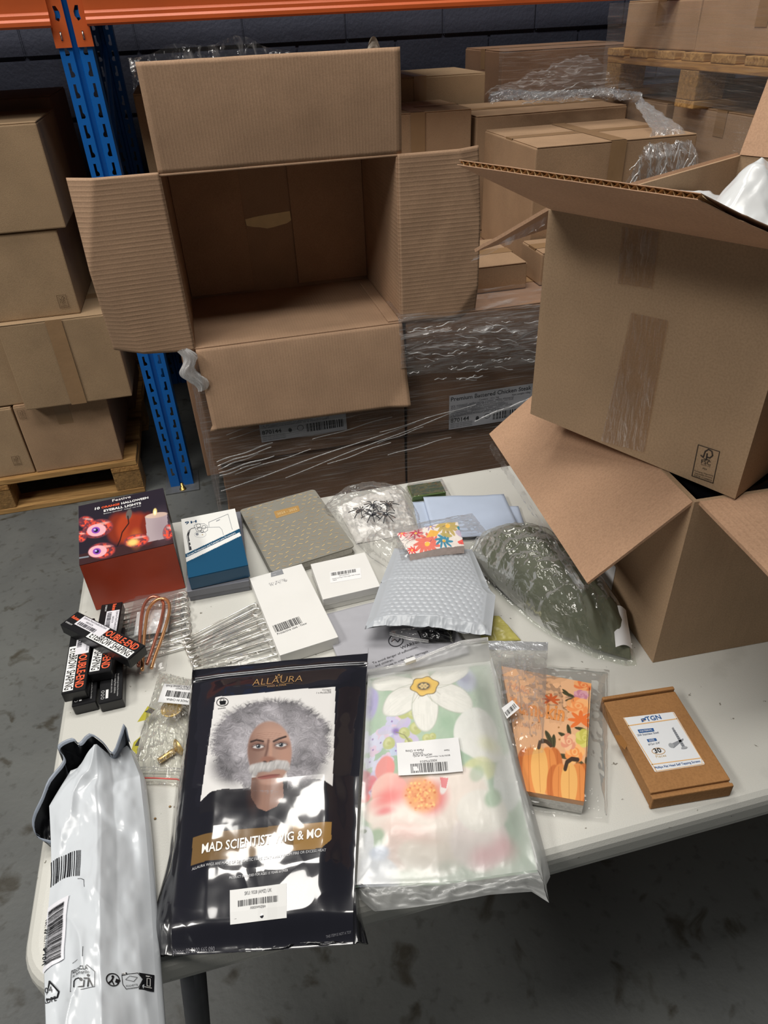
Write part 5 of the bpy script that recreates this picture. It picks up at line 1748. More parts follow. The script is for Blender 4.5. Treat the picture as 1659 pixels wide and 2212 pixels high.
# ---- big safety pins in clear bags
M_CHROME = plain('bright_nickel_wire', (222, 219, 212), 0.27, 0.85, var=0.05)
pin0 = thing('metal_pin', 'nickel safety pin, first from the top in the bag below the white box', 'pin', (0, 0, 0), 0, 'pins in the front bag')
PLN = 0.118
co = [(PLN / 2 - 0.006 + 0.0072 * math.cos(math.radians(t)), 0.0072 * math.sin(math.radians(t)), 0.002 + 0.0009 * (t + 90) / 360) for t in range(-90, 460, 30)]
tube('wire', [(-PLN / 2 + 0.004, -0.0050, 0.002)] + co + [(-PLN / 2 + 0.004, 0.0045, 0.003)], 0.0012, M_CHROME, pin0, 6)
tube('clasp', [(-PLN / 2 + 0.012, 0.0048, .0028), (-PLN / 2 + 0.003, 0.0052, .0028), (-PLN / 2, 0.002, .0026), (-PLN / 2, -0.002, .0022), (-PLN / 2 + 0.003, -0.0052, .002), (-PLN / 2 + 0.010, -0.0050, .002)], 0.0019, M_CHROME, pin0, 6)
A0, A1 = T(434, 1375), T(452, 1452)
B0, B1 = T(552, 1316), T(604, 1412)
npin = 7
ORD = ('first', 'second', 'third', 'fourth', 'fifth', 'sixth', 'seventh')
for i in range(npin):
    t = i / (npin - 1); a = A0 + (A1 - A0) * t; b = B0 + (B1 - B0) * t
    dv = (b - a) / np.linalg.norm(b - a); ctr = b - dv * (PLN / 2 - 0.004)
    ang = math.atan2(dv[1], dv[0]) + 0.05 * math.sin(i * 2.3)
    loc = (ctr[0], ctr[1], HT + 0.002 + 0.0035 * (i % 2))
    if i == 0:
        pin0.location = loc; pin0.rotation_euler = (0, 0, ang)
    else: dup(pin0, loc, ang, 'nickel safety pin, %s from the top in the bag below the white box' % ORD[i])
pb = thing('clear_pin_bag', 'clear bag of bright safety pins below the tall white box', 'bag', T(520, 1385))
film_bag(pb, quad_patch([T(418, 1385, HT + .003), T(556, 1298, HT + .003), T(625, 1432, HT + .003), T(448, 1470, HT + .003)]), 0.011, 101, 80, 80, 0.003, 6, M_FILMS)
lab2_ = 'nickel safety pin, %s from the top in the bag under the copper hairpins'
C0, C1 = T(400, 1290), T(410, 1392)
for i in range(7):
    t = i / 6; b = C0 + (C1 - C0) * t
    ang = 0.14 + 0.05 * math.sin(i * 3.1)
    o = dup(pin0, (b[0] - math.cos(ang) * (PLN / 2 - 0.004), b[1] - math.sin(ang) * (PLN / 2 - 0.004), HT + 0.002 + 0.0035 * (i % 2)), ang, lab2_ % ORD[i])
    o['group'] = 'pins in the rear bag'
pb = thing('clear_pin_bag', 'clear bag of safety pins in front of the orange box', 'bag', T(345, 1340))
film_bag(pb, quad_patch([T(268, 1293, HT + .003), T(405, 1270, HT + .003), T(414, 1400, HT + .003), T(275, 1410, HT + .003)]), 0.011, 102, 80, 80, 0.003, 6, M_FILMS)
# copper hairpins with card in their own bag
hb = thing('hairpin_bag', 'clear bag with a white card and copper hairpins', 'bag', T(315, 1380, HT + .01))
hq = quad_patch([T(292, 1288, HT + .0155), T(385, 1275, HT + .0155), T(358, 1450, HT + .006), T(250, 1462, HT + .004)])
card = quad_patch([T(*zD(905, 195), HT + .0165), T(*zD(1245, 155), HT + .0165), T(*zD(1205, 390), HT + .0145), T(*zD(870, 430), HT + .0145)])
sheet('card', card, 4, 4, M_LABEL, hb, world=hb, thick=(0, 0, -0.0005))
film_bag(hb, hq, 0.006, 103, 60, 80, 0.003, 6, M_FILMS)
M_COPPER = [plain('copper_rose', (196, 128, 106), 0.27, 0.75, var=0.08), plain('copper_gold', (220, 164, 116), 0.27, 0.75, var=0.08)]
U1 = [(918, 735), (925, 560), (938, 330), (962, 160), (1010, 72), (1065, 42), (1120, 50), (1158, 90), (1168, 150), (1140, 290), (1085, 470), (1025, 650), (1000, 715)]
U2 = [(955, 775), (965, 560), (985, 350), (1008, 200), (1050, 118), (1110, 70), (1175, 62), (1218, 100), (1226, 180), (1196, 310), (1140, 480), (1080, 640), (1045, 755)]


def smooth_pts(P, n=4):
    P = [np.array(p, float) for p in P]; out = []
    for i in range(len(P) - 1):
        p0, p1, p2, p3 = P[max(i - 1, 0)], P[i], P[i + 1], P[min(i + 2, len(P) - 1)]
        for k in range(n):
            t = k / n
            out.append(0.5 * ((2 * p1) + (-p0 + p2) * t + (2 * p0 - 5 * p1 + 4 * p2 - p3) * t * t + (-p0 + 3 * p1 - 3 * p2 + p3) * t ** 3))
    out.append(P[-1]); return out


for k, (U, nm, zz) in enumerate(((U1, 'rose copper U-shaped hairpin, the left of the two', 0.0195), (U2, 'golden copper U-shaped hairpin, the right of the two', 0.0245))):
    pts = [T(*zD(*p), HT + zz - 0.009 * max(0, (p[1] - 300) / 500)) for p in U]
    th = thing('copper_hairpin', nm, 'hairpin', np.mean(pts, 0), 0, 'copper hairpins')
    tube('wire', smooth_pts(pts), 0.0024, M_COPPER[k], th, 8, world=th)

# ---- cabinet knobs in a zip bag
kb = thing('zip_bag', 'clear zip bag of gold cabinet knobs with an upside-down label', 'bag', T(345, 1590))
kq = quad_patch([T(344, 1452, HT + .004), T(430, 1470, HT + .004), T(392, 1700, HT + .003), T(272, 1690, HT + .003)])
kf = film_bag(kb, kq, 0.022, 111, 100, 130, 0.008, 7, film('knob_bag_film', (0.93, 0.93, 0.90), base=0.06, fres=0.45, white=0.2, rough=0.05, bump=0.6, bscale=34))
for k, (yy, c) in enumerate(((1657, None), (1663, None), (1680, (206, 90, 84)))):
    p0, p1 = T(282 - (yy - 1657) * .25, yy, HT + .008), T(398, yy + 4, HT + .008)
    tube('zip_track', [p0, (p0 + p1) / 2 + np.array([0, 0, .001]), p1], 0.0009, film('zip_plastic', base=0.35, white=0.6) if c is None else plain('red_zip_line', c, 0.4), kb, 6, world=kb)
LQ = [(1172, 905), (1505, 935), (1466, 1122), (1110, 1088)]
lp = quad_patch([T(*zD(*p), HT + .027) for p in LQ])
sheet('paper_label', lp, 4, 4, M_LABEL, kb, world=kb, thick=(0, 0, -0.0004))
LS = Surf(LQ, 0.036, 0.021, lp)
P = Print(LS)
P.text('MADE IN CHINA', (1415, 1072), (1200, 1050), (60, 60, 62), 2, 1.2); P.bars((1205, 972), (1485, 1000), (1185, 1032), BLACK, 2, 42, 9)
P.text('X002Z7R7W3T', (1430, 958), (1290, 946), (70, 70, 72), 2, 1.1); P.text('12 Pack Cabinet Knob', (1450, 935), (1195, 918), (70, 70, 72), 2, 1.2)
P.build('printed_text', kb, world=kb)
# yellow printed warning strip of the inner bag
for k, qq in enumerate(([(1010, 1130), (1085, 1165), (985, 1270), (905, 1290)], [(870, 1490), (940, 1430), (900, 1610), (850, 1560)])):
    pp = quad_patch([T(*zD(*p), HT + .014) for p in qq])
    sheet('printed_strip', pp, 6, 6, plain('yellow_print', (168, 160, 44), 0.4), kb, world=kb)
    PS = Surf(qq, 0.02, 0.02, pp); P = Print(PS); (x0, y0), (x1, y1), (x2, y2), (x3, y3) = qq
    P.poly([((x0 + x1) / 2, (y0 + y1) / 2 + 8), (x1, y1 + 10), ((x2 + x1) / 2, (y1 + y2) / 2), ((x3 + x0) / 2 + 10, (y3 + y0) / 2)], (40, 40, 30), 1); P.build('printed_warning', kb, world=kb)
M_GOLD = plain('brushed_gold', (210, 180, 118), 0.34, 0.65, var=0.06)
k0 = T(*zD(1275, 1225), HT + 0.002)
kt = thing('cabinet_knob', 'round gold cabinet knob seen face up in the bag', 'knob', k0, 0, 'gold cabinet knobs')
lathe('knob_head', [(0.003, 0.0), (0.004, 0.006), (0.009, 0.011), (0.0135, 0.0135), (0.0142, 0.0150), (0.0138, 0.0160), (0.0125, 0.0157), (0.010, 0.0150), (0.004, 0.0146), (0.0008, 0.0146)], M_GOLD, kt, 32)
k1 = T(*zD(1205, 1620), HT + 0.006)
kt = thing('cabinet_knob', 'gold cabinet knob on its side with only the stem clear', 'knob', k1, math.radians(28), 'gold cabinet knobs')
lathe('knob_head', [(0.003, 0.010), (0.009, 0.013), (0.0115, 0.0155), (0.0115, 0.0170), (0.001, 0.0174)], M_GOLD, kt, 24, Matrix.Rotation(math.radians(90), 4, 'Y'))
lathe('stem', [(0.0032, -0.012), (0.0038, -0.010), (0.0038, 0.008), (0.003, 0.010)], M_GOLD, kt, 16, Matrix.Rotation(math.radians(90), 4, 'Y'))

# ---- screw carton
q = [(757, 402), (1122, 330), (1452, 848), (988, 933)]
M_KB = cardboard('kraft_mailer_board', (158, 114, 70))
c, w, d, a = fit4([zH(*p) for p in q], HT + 0.0205)
sk = thing('screw_box', 'flat brown mailer box labelled for self tapping screws', 'box', (c[0], c[1], HT + 0.0005), a)
cub('body', sk, M_KB, -w / 2, w / 2, -d / 2, d / 2, 0, 0.0165, 0.001)
cub('lid', sk, M_KB, -w / 2 - 0.0004, w / 2 + 0.0004, -d / 2 + 0.002, d / 2 - 0.003, 0.0168, 0.0205, 0.0012)
cub('tuck_edge', sk, M_KB, -w / 2 - 0.001, w / 2 + 0.001, -d / 2 - 0.0050, -d / 2 - 0.0006, 0, 0.0195, 0.0016)
cub('tuck_edge', sk, M_KB, -w / 2 - 0.001, w / 2 + 0.0005, d / 2 - 0.0018, d / 2 + 0.0030, 0, 0.0235, 0.0014)
S = Surf(q, w, d, lambda u, v: np.stack([(u - .5) * w, (.5 - v) * d, np.full_like(u, 0.0205)], -1), (0, 0, 1))
slabq = S.uv([(852, 492), (1120, 450), (1292, 745), (1012, 797)])
P = Print(S)
P.poly([(852, 492), (1110, 452), (1122, 452), (1292, 740), (1290, 748), (1018, 796), (1008, 792)], (226, 229, 232), 1)
OR, NB = (226, 176, 110), (36, 86, 146)
P.line([(874, 535), (1138, 488)], 5, OR, 2); P.line([(992, 752), (1268, 710)], 5, OR, 2)
P.line([(856, 494), (1018, 792), (1288, 744)], 4, OR, 2); P.line([(1118, 456), (1276, 716), (1276, 740)], 3, OR, 2)
P.text('TGN', (976, 508), (1056, 492), NB, 3, 1.0, 0.015)
P.poly([(944, 496), (968, 490), (972, 500), (950, 514)], NB, 3); P.line([(950, 500), (966, 506)], 3, OR, 4)
P.poly([(924, 556), (1008, 544), (1014, 562), (932, 574)], NB, 3); P.text('MATERIAL', (938, 570), (1004, 558), WHITE, 4, 1.0)
P.text('304 Stainless Steel', (924, 592), (1038, 572), (70, 84, 110), 3, 1.1)
P.poly([(970, 608), (1020, 600), (1027, 614), (978, 624)], NB, 3); P.text('SIZE', (985, 621), (1014, 615), WHITE, 4)
P.text('#12x1-3/4"', (980, 642), (1044, 630), (50, 60, 80), 3, 1.1)
P.ring(1032, 674, 36, 18, 3, OR, 3); P.text('30', (1014, 686), (1052, 679), BLACK, 3, 1.0, 0.02); P.text('Pieces', (1020, 714), (1076, 704), (214, 190, 150), 3, 1.0)
P.text('Phillips Flat Head Self Tapping Screws', (1012, 778), (1268, 734), NB, 3, 1.1, 0.008)
SG = (138, 142, 148)
P.poly([(1108, 542), (1116, 536), (1130, 560), (1182, 648), (1190, 655), (1160, 660), (1164, 648)], SG, 3); P.ell(1176, 652, 18, 7, (160, 164, 168), 4, -0.15)
P.poly([(1170, 598), (1172, 606), (1118, 654), (1096, 644), (1104, 630)], SG, 3); P.ell(1104, 640, 17, 12, (160, 164, 168), 4, 0.5)
for k in range(9): P.line([(1116 + k * 6, 560 + k * 10), (1128 + k * 6, 556 + k * 10)], 2, (90, 94, 100), 4)
P.build('product_label', sk, label='white printed screw label')
ts = Print(S)
ts.poly([(800, 590), (838, 586), (868, 640), (850, 668), (826, 640)], (150, 106, 62), 1); ts.build('tape_seal', sk, mat=printed('tape_seal_gloss', 0.15))

# ---- autumn notebooks in clear bags
fk = thing('autumn_notebooks', 'stack of peach autumn pumpkin notebooks in clear wrap', 'notebook', T(1220, 1620, HT))
NQ = [(165, 205), (668, 303), (628, 965), (292, 905)]
NZ = HT + 0.026
npt = quad_patch([T(*zH(*p), NZ) for p in NQ])
nsf = lambda u, v: npt(u, v)
corner = [T(*zH(*p), NZ) for p in NQ]
for k in range(3):
    slab('notebook', [p - np.array([0, 0, 0.0075 * k + 0.0006]) for p in corner], (0, 0, -0.0068), M_PAGES if k else plain('peach_cover_edge', (214, 160, 118), 0.5), fk, world=fk)
NS = Surf(NQ, float(np.linalg.norm(corner[1] - corner[0])), float(np.linalg.norm(corner[3] - corner[0])), nsf, (0, 0, 1))


def autumn(A):
    A.over(sstep(650, 950, A.y), (224, 160, 104), 0.5)
    r = random.Random(6)
    for k in range(26):
        A.over(A.ell(r.uniform(230, 560), r.uniform(300, 720), 5, 5, 0, .2), (170, 120, 70))
    def rose(cx, cy, R, c, c2):
        for k in range(7):
            t = k * 0.9; A.over(A.ell(cx + R * .45 * math.cos(t), cy + R * .45 * math.sin(t), R * .62, R * .5, t, .12), c if k % 2 else c2)
        for k in range(3): A.over(A.ell(cx, cy, R * (.5 - .15 * k), R * (.42 - .13 * k), k, .15), c2 if k % 2 else c)
    def leaf(cx, cy, R, t, c):
        A.over(A.ell(cx, cy, R, R * .32, t, .1), c); A.over(A.stroke([(cx - R * math.cos(t), cy - R * math.sin(t)), (cx + R * math.cos(t), cy + R * math.sin(t))], 3), (40, 40, 28))
    for x, y, R, t in ((545, 420, 40, .5), (560, 455, 36, -.4), (530, 400, 30, .9), (600, 460, 34, 1.2), (545, 660, 34, 1.4), (520, 690, 34, .5), (440, 700, 40, 1.1), (465, 720, 36, 1.6), (425, 720, 30, .4), (520, 790, 36, .2), (600, 820, 40, .6), (640, 830, 36, 1.4), (605, 650, 30, .2)):
        leaf(x, y, R, t, (78, 76, 52))
    rose(625, 325, 52, (226, 124, 74), (236, 168, 110)); rose(612, 412, 40, (196, 130, 150), (214, 160, 172)); rose(595, 500, 62, (240, 150, 90), (246, 180, 120)); rose(575, 770, 50, (238, 150, 84), (246, 186, 120))
    rose(545, 720, 42, (224, 150, 120), (240, 190, 150)); rose(628, 700, 48, (200, 192, 92), (218, 208, 116))
    def maple(cx, cy, R, c):
        for k in range(7):
            t = -math.pi / 2 + (k - 3) * .75; A.over(A.ell(cx + R * .5 * math.cos(t), cy + R * .5 * math.sin(t), R * .55, R * .17, t, .1), c)
    maple(450, 468, 48, (206, 96, 44)); maple(608, 600, 66, (232, 120, 60)); A.over(A.stroke([(440, 470), (425, 510)], 4), (150, 70, 40))
    for x, y, rx, ry in ((385, 838, 112, 98), (545, 900, 108, 84)):
        for k, dx in enumerate((-.72, .72, -.42, .42, 0)):
            A.over(A.ell(x + dx * rx, y, rx * .42, ry * (1 - .12 * abs(dx)), 0, .06), (198, 112, 58) if k < 2 else ((222, 140, 76) if k < 4 else (234, 178, 104)))
            A.over(A.stroke([(x + dx * rx * 1.2, y - ry * .8), (x + dx * rx * 1.35, y + ry * .8)], 3), (150, 76, 30), .5)
    A.over(A.stroke([(385, 748), (392, 722), (425, 718), (450, 740)], 18), (74, 56, 42)); A.over(A.stroke([(525, 842), (535, 815), (560, 802), (590, 806)], 20), (66, 50, 40))


picture('printed_cover', fk, NS, autumn, (228, 178, 136), 170, 230, mat=printed('laminated_cover', 0.3, coat=0.4), world=fk)
P = Print(NS)
P.text('Pumpkin', (232, 560), (525, 608), (226, 146, 78), 3, 1.5, 0.03, 0.25); P.text('Hello', (215, 395), (330, 440), (222, 160, 120), 3, 1.3, 0.02, 0.25); P.text('Autumn', (250, 640), (400, 660), (216, 160, 116), 3, 1.2, 0, 0.25)
P.line([(656, 345), (628, 940)], 3, (90, 60, 40), 3)
P.build('printed_lettering', fk, world=fk)
film_bag(fk, quad_patch([T(*zH(150, 180), HT + .020), T(*zH(770, 225), HT + .012), T(*zH(765, 1085), HT + .002), T(*zH(300, 1030), HT + .004)]), 0.016, 121, 90, 110, 0.004, 7, film('notebook_wrap', base=0.03, fres=0.5, white=0.12, rough=0.05, bump=0.3, bscale=20), pw=0.3)
hd = thing('header_bag', 'clear sleeve with a shiny silver header overlapping the autumn notebooks', 'bag', T(1120, 1500, HT + .03))
hq2 = quad_patch([T(*zH(90, 66), HT + .034), T(*zH(426, 73), HT + .034), T(*zH(400, 690), HT + .038), T(*zH(215, 720), HT + .038)])
film_bag(hd, hq2, 0.004, 131, 60, 100, 0.004, 6, film('sleeve_film', base=0.06, fres=0.5, white=0.35, rough=0.06, bump=0.2, bscale=18), name='sleeve')
hp = quad_patch([T(*zH(90, 66), HT + .0365), T(*zH(426, 73), HT + .0365), T(*zH(422, 122), HT + .0365), T(*zH(96, 118), HT + .0365)])
sheet('silver_header', lambda u, v: hp(u, v) + np.stack([0 * u, 0 * u, 0.002 * ridge(u * 5, v * 2, 4)], -1), 40, 10, plain('silver_foil', (206, 210, 214), 0.28, 0.6, var=0.1, bump=0.4, bscale=300), hd, world=hd)
bq_ = quad_patch([T(*zH(165, 440), HT + .043), T(*zH(225, 395), HT + .043), T(*zH(268, 440), HT + .043), T(*zH(195, 500), HT + .043)])
sheet('barcode_label', bq_, 3, 3, M_LABEL, hd, world=hd)
P = Print(Surf([(165, 440), (225, 395), (268, 440), (195, 500)], 0.02, 0.018, bq_)); P.bars((180, 462), (232, 412), (196, 484), BLACK, 2, 20, 5); P.build('printed_barcode', hd, world=hd)


# ================================================================== the three big bags at the front
def topsheet(patch, drop, pw=0.35, seal=0.0, wr=0.003, wf=5, seed=1, zmin=None, aniso=1.4):
    """upper skin of a filled bag: the patch is its raised face, its margins fall by drop"""
    def fn(u, v):
        P = patch(np.clip(u, 0, 1), np.clip(v, 0, 1)).copy()
        def pr(t): return sstep(0, 0.2, np.minimum(np.clip(t, 0, 1), 1 - np.clip(t, 0, 1)))
        e = pr(u) * pr(v)
        P[..., 2] += (e - 1) * drop + (ridge(u * wf + 3, v * wf * aniso, seed) - 0.6) * wr + 0.5 * wr * (fbm(u * wf * 3, v * wf * 3, seed + 9) - .5)
        if zmin is not None: P[..., 2] = np.maximum(P[..., 2], zmin)
        return P
    return fn


# ---- wig packet ------------------------------------------------------------------
def fz(x, y, z): return T(*zF(x, y), HT + z)


wg = thing('wig_packet', 'glossy black packet with a grey mad scientist wig and moustache', 'packet', fz(850, 1100, 0.0))
WGQ = [(372, 178), (1566, 62), (1450, 2010), (190, 2085)]
wgp = coons([fz(372, 178, .046), fz(950, 118, .050), fz(1566, 62, .046)], [fz(1566, 62, .046), fz(1500, 900, .048), fz(1450, 2010, .037)],
            [fz(190, 2085, .036), fz(820, 2060, .042), fz(1450, 2010, .037)], [fz(372, 178, .046), fz(300, 1000, .046), fz(190, 2085, .036)])
wgf = topsheet(wgp, 0.010, 0.5, 0, 0.0, 3.0, 207, HT + 0.003, 1.5)


def wgs(u, v):
    P = wgf(u, v)
    n = fbm(u * 2.6 + 1.7, v * 3.6, 215, 2) - .5
    n2 = ridge(u * 2.2 + v * 1.5, v * 3.0, 221, 1) - .5
    P[..., 2] += 0.0042 * n * sstep(0, .1, v) + 0.0017 * n2 + 0.0010 * (fbm(u * 8, v * 11, 231, 2) - .5) + 0.0016 * sstep(.45, 1, v) * (ridge(u * 4 - v * 3, v * 7, 225, 2) - .5) - 0.012 * sstep(.93, 1.0, v)
    P[..., 2] += 0.0012 * np.exp(-((v - 0.055) / 0.012) ** 2)
    return P


WGS = Surf(WGQ, 0.222, 0.345, wgs)
SK = (168, 136, 122)


def wigart(A):
    x, y = A.x, A.y
    A.over(A.poly([(510, 476), (1335, 413), (1320, 1168), (395, 1254)]), (226, 224, 222))
    A.over(A.poly([(395, 1254), (470, 1204), (560, 1186), (745, 1178), (770, 1270), (940, 1255), (972, 1125), (1100, 1118), (1250, 1128), (1322, 1166), (1322, 1320), (390, 1330)]), (34, 33, 38))
    # neck
    A.over(A.poly([(745, 1110), (970, 1080), (978, 1240), (930, 1300), (860, 1330), (800, 1310), (752, 1240)]), (146, 112, 98))
    A.over(A.ell(770, 1210, 40, 110, 0, .8), (70, 50, 46), .7)
    # hair mass
    dx, dy = (x - 890) / 430.0, (y - 850) / 345.0
    th_ = np.arctan2(dy, dx); r_ = np.hypot(dx, dy)
    big0 = fbm(dx * 6, dy * 6, 77, 2)
    edge = 1.0 + 0.16 * (fbm(th_ * 3 + 9, r_ * 0.6, 5, 3) - .5) + 0.06 * (vnoise(th_ * 34, r_ * 3, 8) - .5)
    sw = th_ + 0.5 * r_ + 1.5 * (fbm(dx * 3.5 + 4, dy * 3.5, 12, 3) - .5)
    st = 0.5 * vnoise(sw * 30, r_ * 6 + 2 * big0, 3) + 0.5 * vnoise(sw * 80, r_ * 12, 4)
    mass = 1 - sstep(edge - 0.10, edge + 0.05, r_ + 0.13 * (st - .5))
    lob = np.maximum(A.ell(620, 1030, 140, 130, 0, .45), A.ell(1130, 1030, 130, 120, 0, .45))
    mass = np.maximum(mass, lob)
    gap = A.poly([(745, 1190), (770, 1000), (980, 1000), (1005, 1120), (1000, 1200)])
    big = fbm(dx * 4, dy * 4, 31, 3)
    tone = 122 + 62 * st + 70 * (big - .5) - 26 * sstep(.6, 1.05, r_) + 24 * (1 - sstep(.2, .6, r_))
    tone = np.clip(tone, 40, 225)
    hair = np.stack([lin(np.stack([tone * .99, tone * .97, tone], -1))[:, k] for k in range(3)], -1)
    A.over(mass * (1 - gap), hair)
    # face
    face = A.ell(880, 925, 152, 232, -0.03, .06)
    A.over(face, SK)
    A.over(face * A.ell(745, 950, 90, 230, 0, .9), (112, 84, 76), .7)
    A.over(face * A.ell(930, 800, 130, 60, 0, .9), (196, 158, 140), .6); A.over(face * A.ell(990, 960, 60, 90, 0, .9), (186, 142, 124), .5)
    for k in range(4): A.over(A.stroke([(790, 790 + 17 * k), (860, 780 + 15 * k), (960, 790 + 14 * k)], 3, 2), (126, 92, 80), .5)
    A.over(A.stroke([(752, 850), (790, 838), (835, 850)], 15, 5), (62, 50, 48)); A.over(A.stroke([(908, 848), (945, 828), (990, 812)], 15, 5), (62, 50, 48))
    for ex, ey in ((802, 888), (958, 874)):
        A.over(A.ell(ex, ey, 52, 30, -.05, .5), (104, 74, 68), .8)
        A.over(A.ell(ex, ey, 38, 15, -.05, .2), (206, 200, 198)); A.over(A.ell(ex, ey - 1, 16, 15, 0, .15), (70, 76, 84)); A.over(A.ell(ex, ey - 1, 7, 7, 0, .2), (16, 16, 18))
        A.over(A.ell(ex - 5, ey - 6, 3.5, 3.5, 0, .3), (240, 240, 240)); A.over(A.stroke([(ex - 42, ey + 2), (ex, ey - 17), (ex + 42, ey - 2)], 5, 2), (44, 32, 32))
        A.over(A.stroke([(ex - 36, ey + 26), (ex, ey + 34), (ex + 34, ey + 24)], 5, 3), (112, 82, 74), .7)
    A.over(A.stroke([(872, 840), (866, 900), (850, 960)], 16, 8), (102, 72, 66), .8); A.over(A.stroke([(888, 870), (886, 970)], 22, 10), (190, 148, 128), .7)
    A.over(A.ell(868, 985, 52, 26, 0, .4), (148, 108, 94)); A.over(A.ell(846, 1000, 14, 8, 0, .4), (66, 44, 42)); A.over(A.ell(892, 998, 14, 8, 0, .4), (72, 48, 46))
    A.over(A.ell(875, 1105, 78, 15, -.08, .3), (146, 92, 86)); A.over(A.stroke([(800, 1106), (880, 1098), (950, 1092)], 4, 2), (84, 50, 48)); A.over(A.ell(880, 1140, 60, 18, 0, .6), (178, 138, 122), .6)
    # moustache
    mu = np.maximum(A.stroke([(770, 1048), (830, 1034), (875, 1040)], 66, 9), A.stroke([(875, 1036), (930, 1020), (985, 1026)], 66, 9))
    mu = np.maximum(mu, A.stroke([(762, 1060), (775, 1075)], 44, 9)); mu = np.maximum(mu, A.stroke([(985, 1028), (1000, 1050)], 40, 9))
    mt = np.clip(166 + 34 * vnoise(x / 9 + y / 30, y / 40, 6) - 34 * sstep(1035, 1085, y), 60, 235)
    A.over(mu, lin(np.stack([mt, mt * .985, mt * .98], -1)))
    # gold banner
    A.over(A.poly([(1040, 1412), (1312, 1390), (1308, 1500), (1240, 1556), (1050, 1572)]), (150, 116, 66))
    A.over(A.poly([(345, 1470), (1040, 1412), (1050, 1572), (330, 1640)]), (150, 116, 66), 0.55)


M_WIG = printed('wig_packet_film', 0.2, coat=1.0, spec=0.4, coat_rough=0.06)
M_WIG.node_tree.nodes['Principled BSDF'].inputs['Coat IOR'].default_value = 1.72
pic = picture('printed_front', wg, WGS, wigart, (30, 30, 37), 300, 430, 0.0, M_WIG, world=wg)
P = Print(WGS)
GO = (176, 138, 92)
P.text('ALLAURA', (762, 381), (1104, 359), GO, 3, 1.25, -0.012); P.line([(770, 391), (1040, 374)], 2.5, GO, 3)
P.text('WIGS & HAIR', (862, 407), (996, 398), GO, 3, .9)
P.line([(920, 285), (930, 305), (943, 280), (955, 303), (965, 282), (960, 310), (926, 312)], 3.5, GO, 3, True); P.ring(943, 276, 6, 6, 3, GO, 3, 10)
for t_, y_ in (('Contents', 446), ('1 x Wig', 459), ('1 x Moustache', 472)):
    x0 = {'Contents': 1242, '1 x Wig': 1254, '1 x Moustache': 1202}[t_]; P.text(t_, (x0, y_), (1303, y_ - 3), (84, 82, 84), 3)
P.ring(559, 525, 39, 35, 4, (30, 30, 32), 3); P.poly([(538, 518), (584, 515), (578, 546), (544, 548)], (30, 30, 32), 3); P.ring(558, 508, 13, 11, 3, (30, 30, 32), 3, 12)
P.text('Washable', (526, 584), (580, 578), (40, 40, 42), 3, 1, 0.01)
P.text('MAD SCIENTIST WIG & MO', (414, 1582), (1244, 1490), (236, 234, 230), 3, 1.15, 0.018)
P.text('ALLAURA WIGS ARE MADE OF SYNTHETIC FIBRE. STAY AWAY FROM FIRE OR EXCESS HEAT', (345, 1672), (1272, 1575), (196, 196, 198), 3, 1.0)
P.text('PRODUCT INTENDED FOR AGES 15 YEARS & OVER', (608, 1728), (1012, 1688), (206, 206, 208), 3, 1.0)
P.text('THIS ITEM IS NOT A TOY', (1262, 1985), (1440, 1962), (120, 120, 126), 3); P.text('phone: 02 1300 665 090', (200, 2078), (490, 2056), (120, 120, 126), 3)
P.build('printed_lettering', wg, world=wg, mat=printed('wig_lettering', 0.2, coat=0.8))
P = Print(WGS)
LC = np.array([(612, 1786), (1000, 1748), (998, 1912), (612, 1950)], float)
for i in range(6):
    for j in range(3):
        def bl(s, t): return (1 - t) * ((1 - s) * LC[0] + s * LC[1]) + t * ((1 - s) * LC[3] + s * LC[2])
        P.poly([bl(i / 6, j / 3), bl((i + 1) / 6, j / 3), bl((i + 1) / 6, (j + 1) / 3), bl(i / 6, (j + 1) / 3)], (216, 216, 214), 3)
P.text('SKU: 9328 (AMZ) UK', (714, 1810), (898, 1790), (90, 90, 92), 5, 1.2); P.bars((668, 1838), (938, 1808), (668, 1868), (52, 52, 54), 5, 48, 12)
P.text('X0020W0ZBH', (752, 1878), (856, 1868), (60, 60, 62), 5)
P.build('barcode_label', wg, world=wg, label='white SKU barcode sticker')


# side gussets and rims of the packet
def skirt(name, edge_fn, outer, mat, n=80, m=14, sag=0.0, seed=1, wr=0.004, world=wg, col=None):
    O = np.asarray(outer, float); d = np.r_[0, np.cumsum(np.linalg.norm(np.diff(O, axis=0), axis=1))]; d /= d[-1]
    def fn(u, v):
        E = edge_fn(u); Q = np.stack([np.interp(u, d, O[:, k]) for k in range(3)], -1)
        P_ = E * (1 - v)[:, None] + Q * v[:, None]
        P_[:, 2] = np.maximum(P_[:, 2] + (ridge(u * 7 + seed, v * 3, seed) - .5) * wr * np.sin(np.pi * v) * 2 + sag * np.sin(np.pi * v), HT - 0.045)
        return P_
    u, v = uvgrid(n, m)
    return sheet(name, fn, n, m, mat, world, world=world, col=None if col is None else col(u, v))


M_GUS = printed('gusset_film', 0.22, coat=1.0, spec=0.6, coat_rough=0.04)


def gus_col(u, v):
    hair_ = sstep(.02, .12, u) * (1 - sstep(.55, .75, u)) * sstep(.15, .4, v)
    t = 70 + 110 * vnoise(u * 60 + v * 8, v * 12, 3)
    c = lin(np.stack([t, t * .98, t * .95], -1)); k = lin((30, 30, 34))
    return c * hair_[:, None] + k * (1 - hair_[:, None])


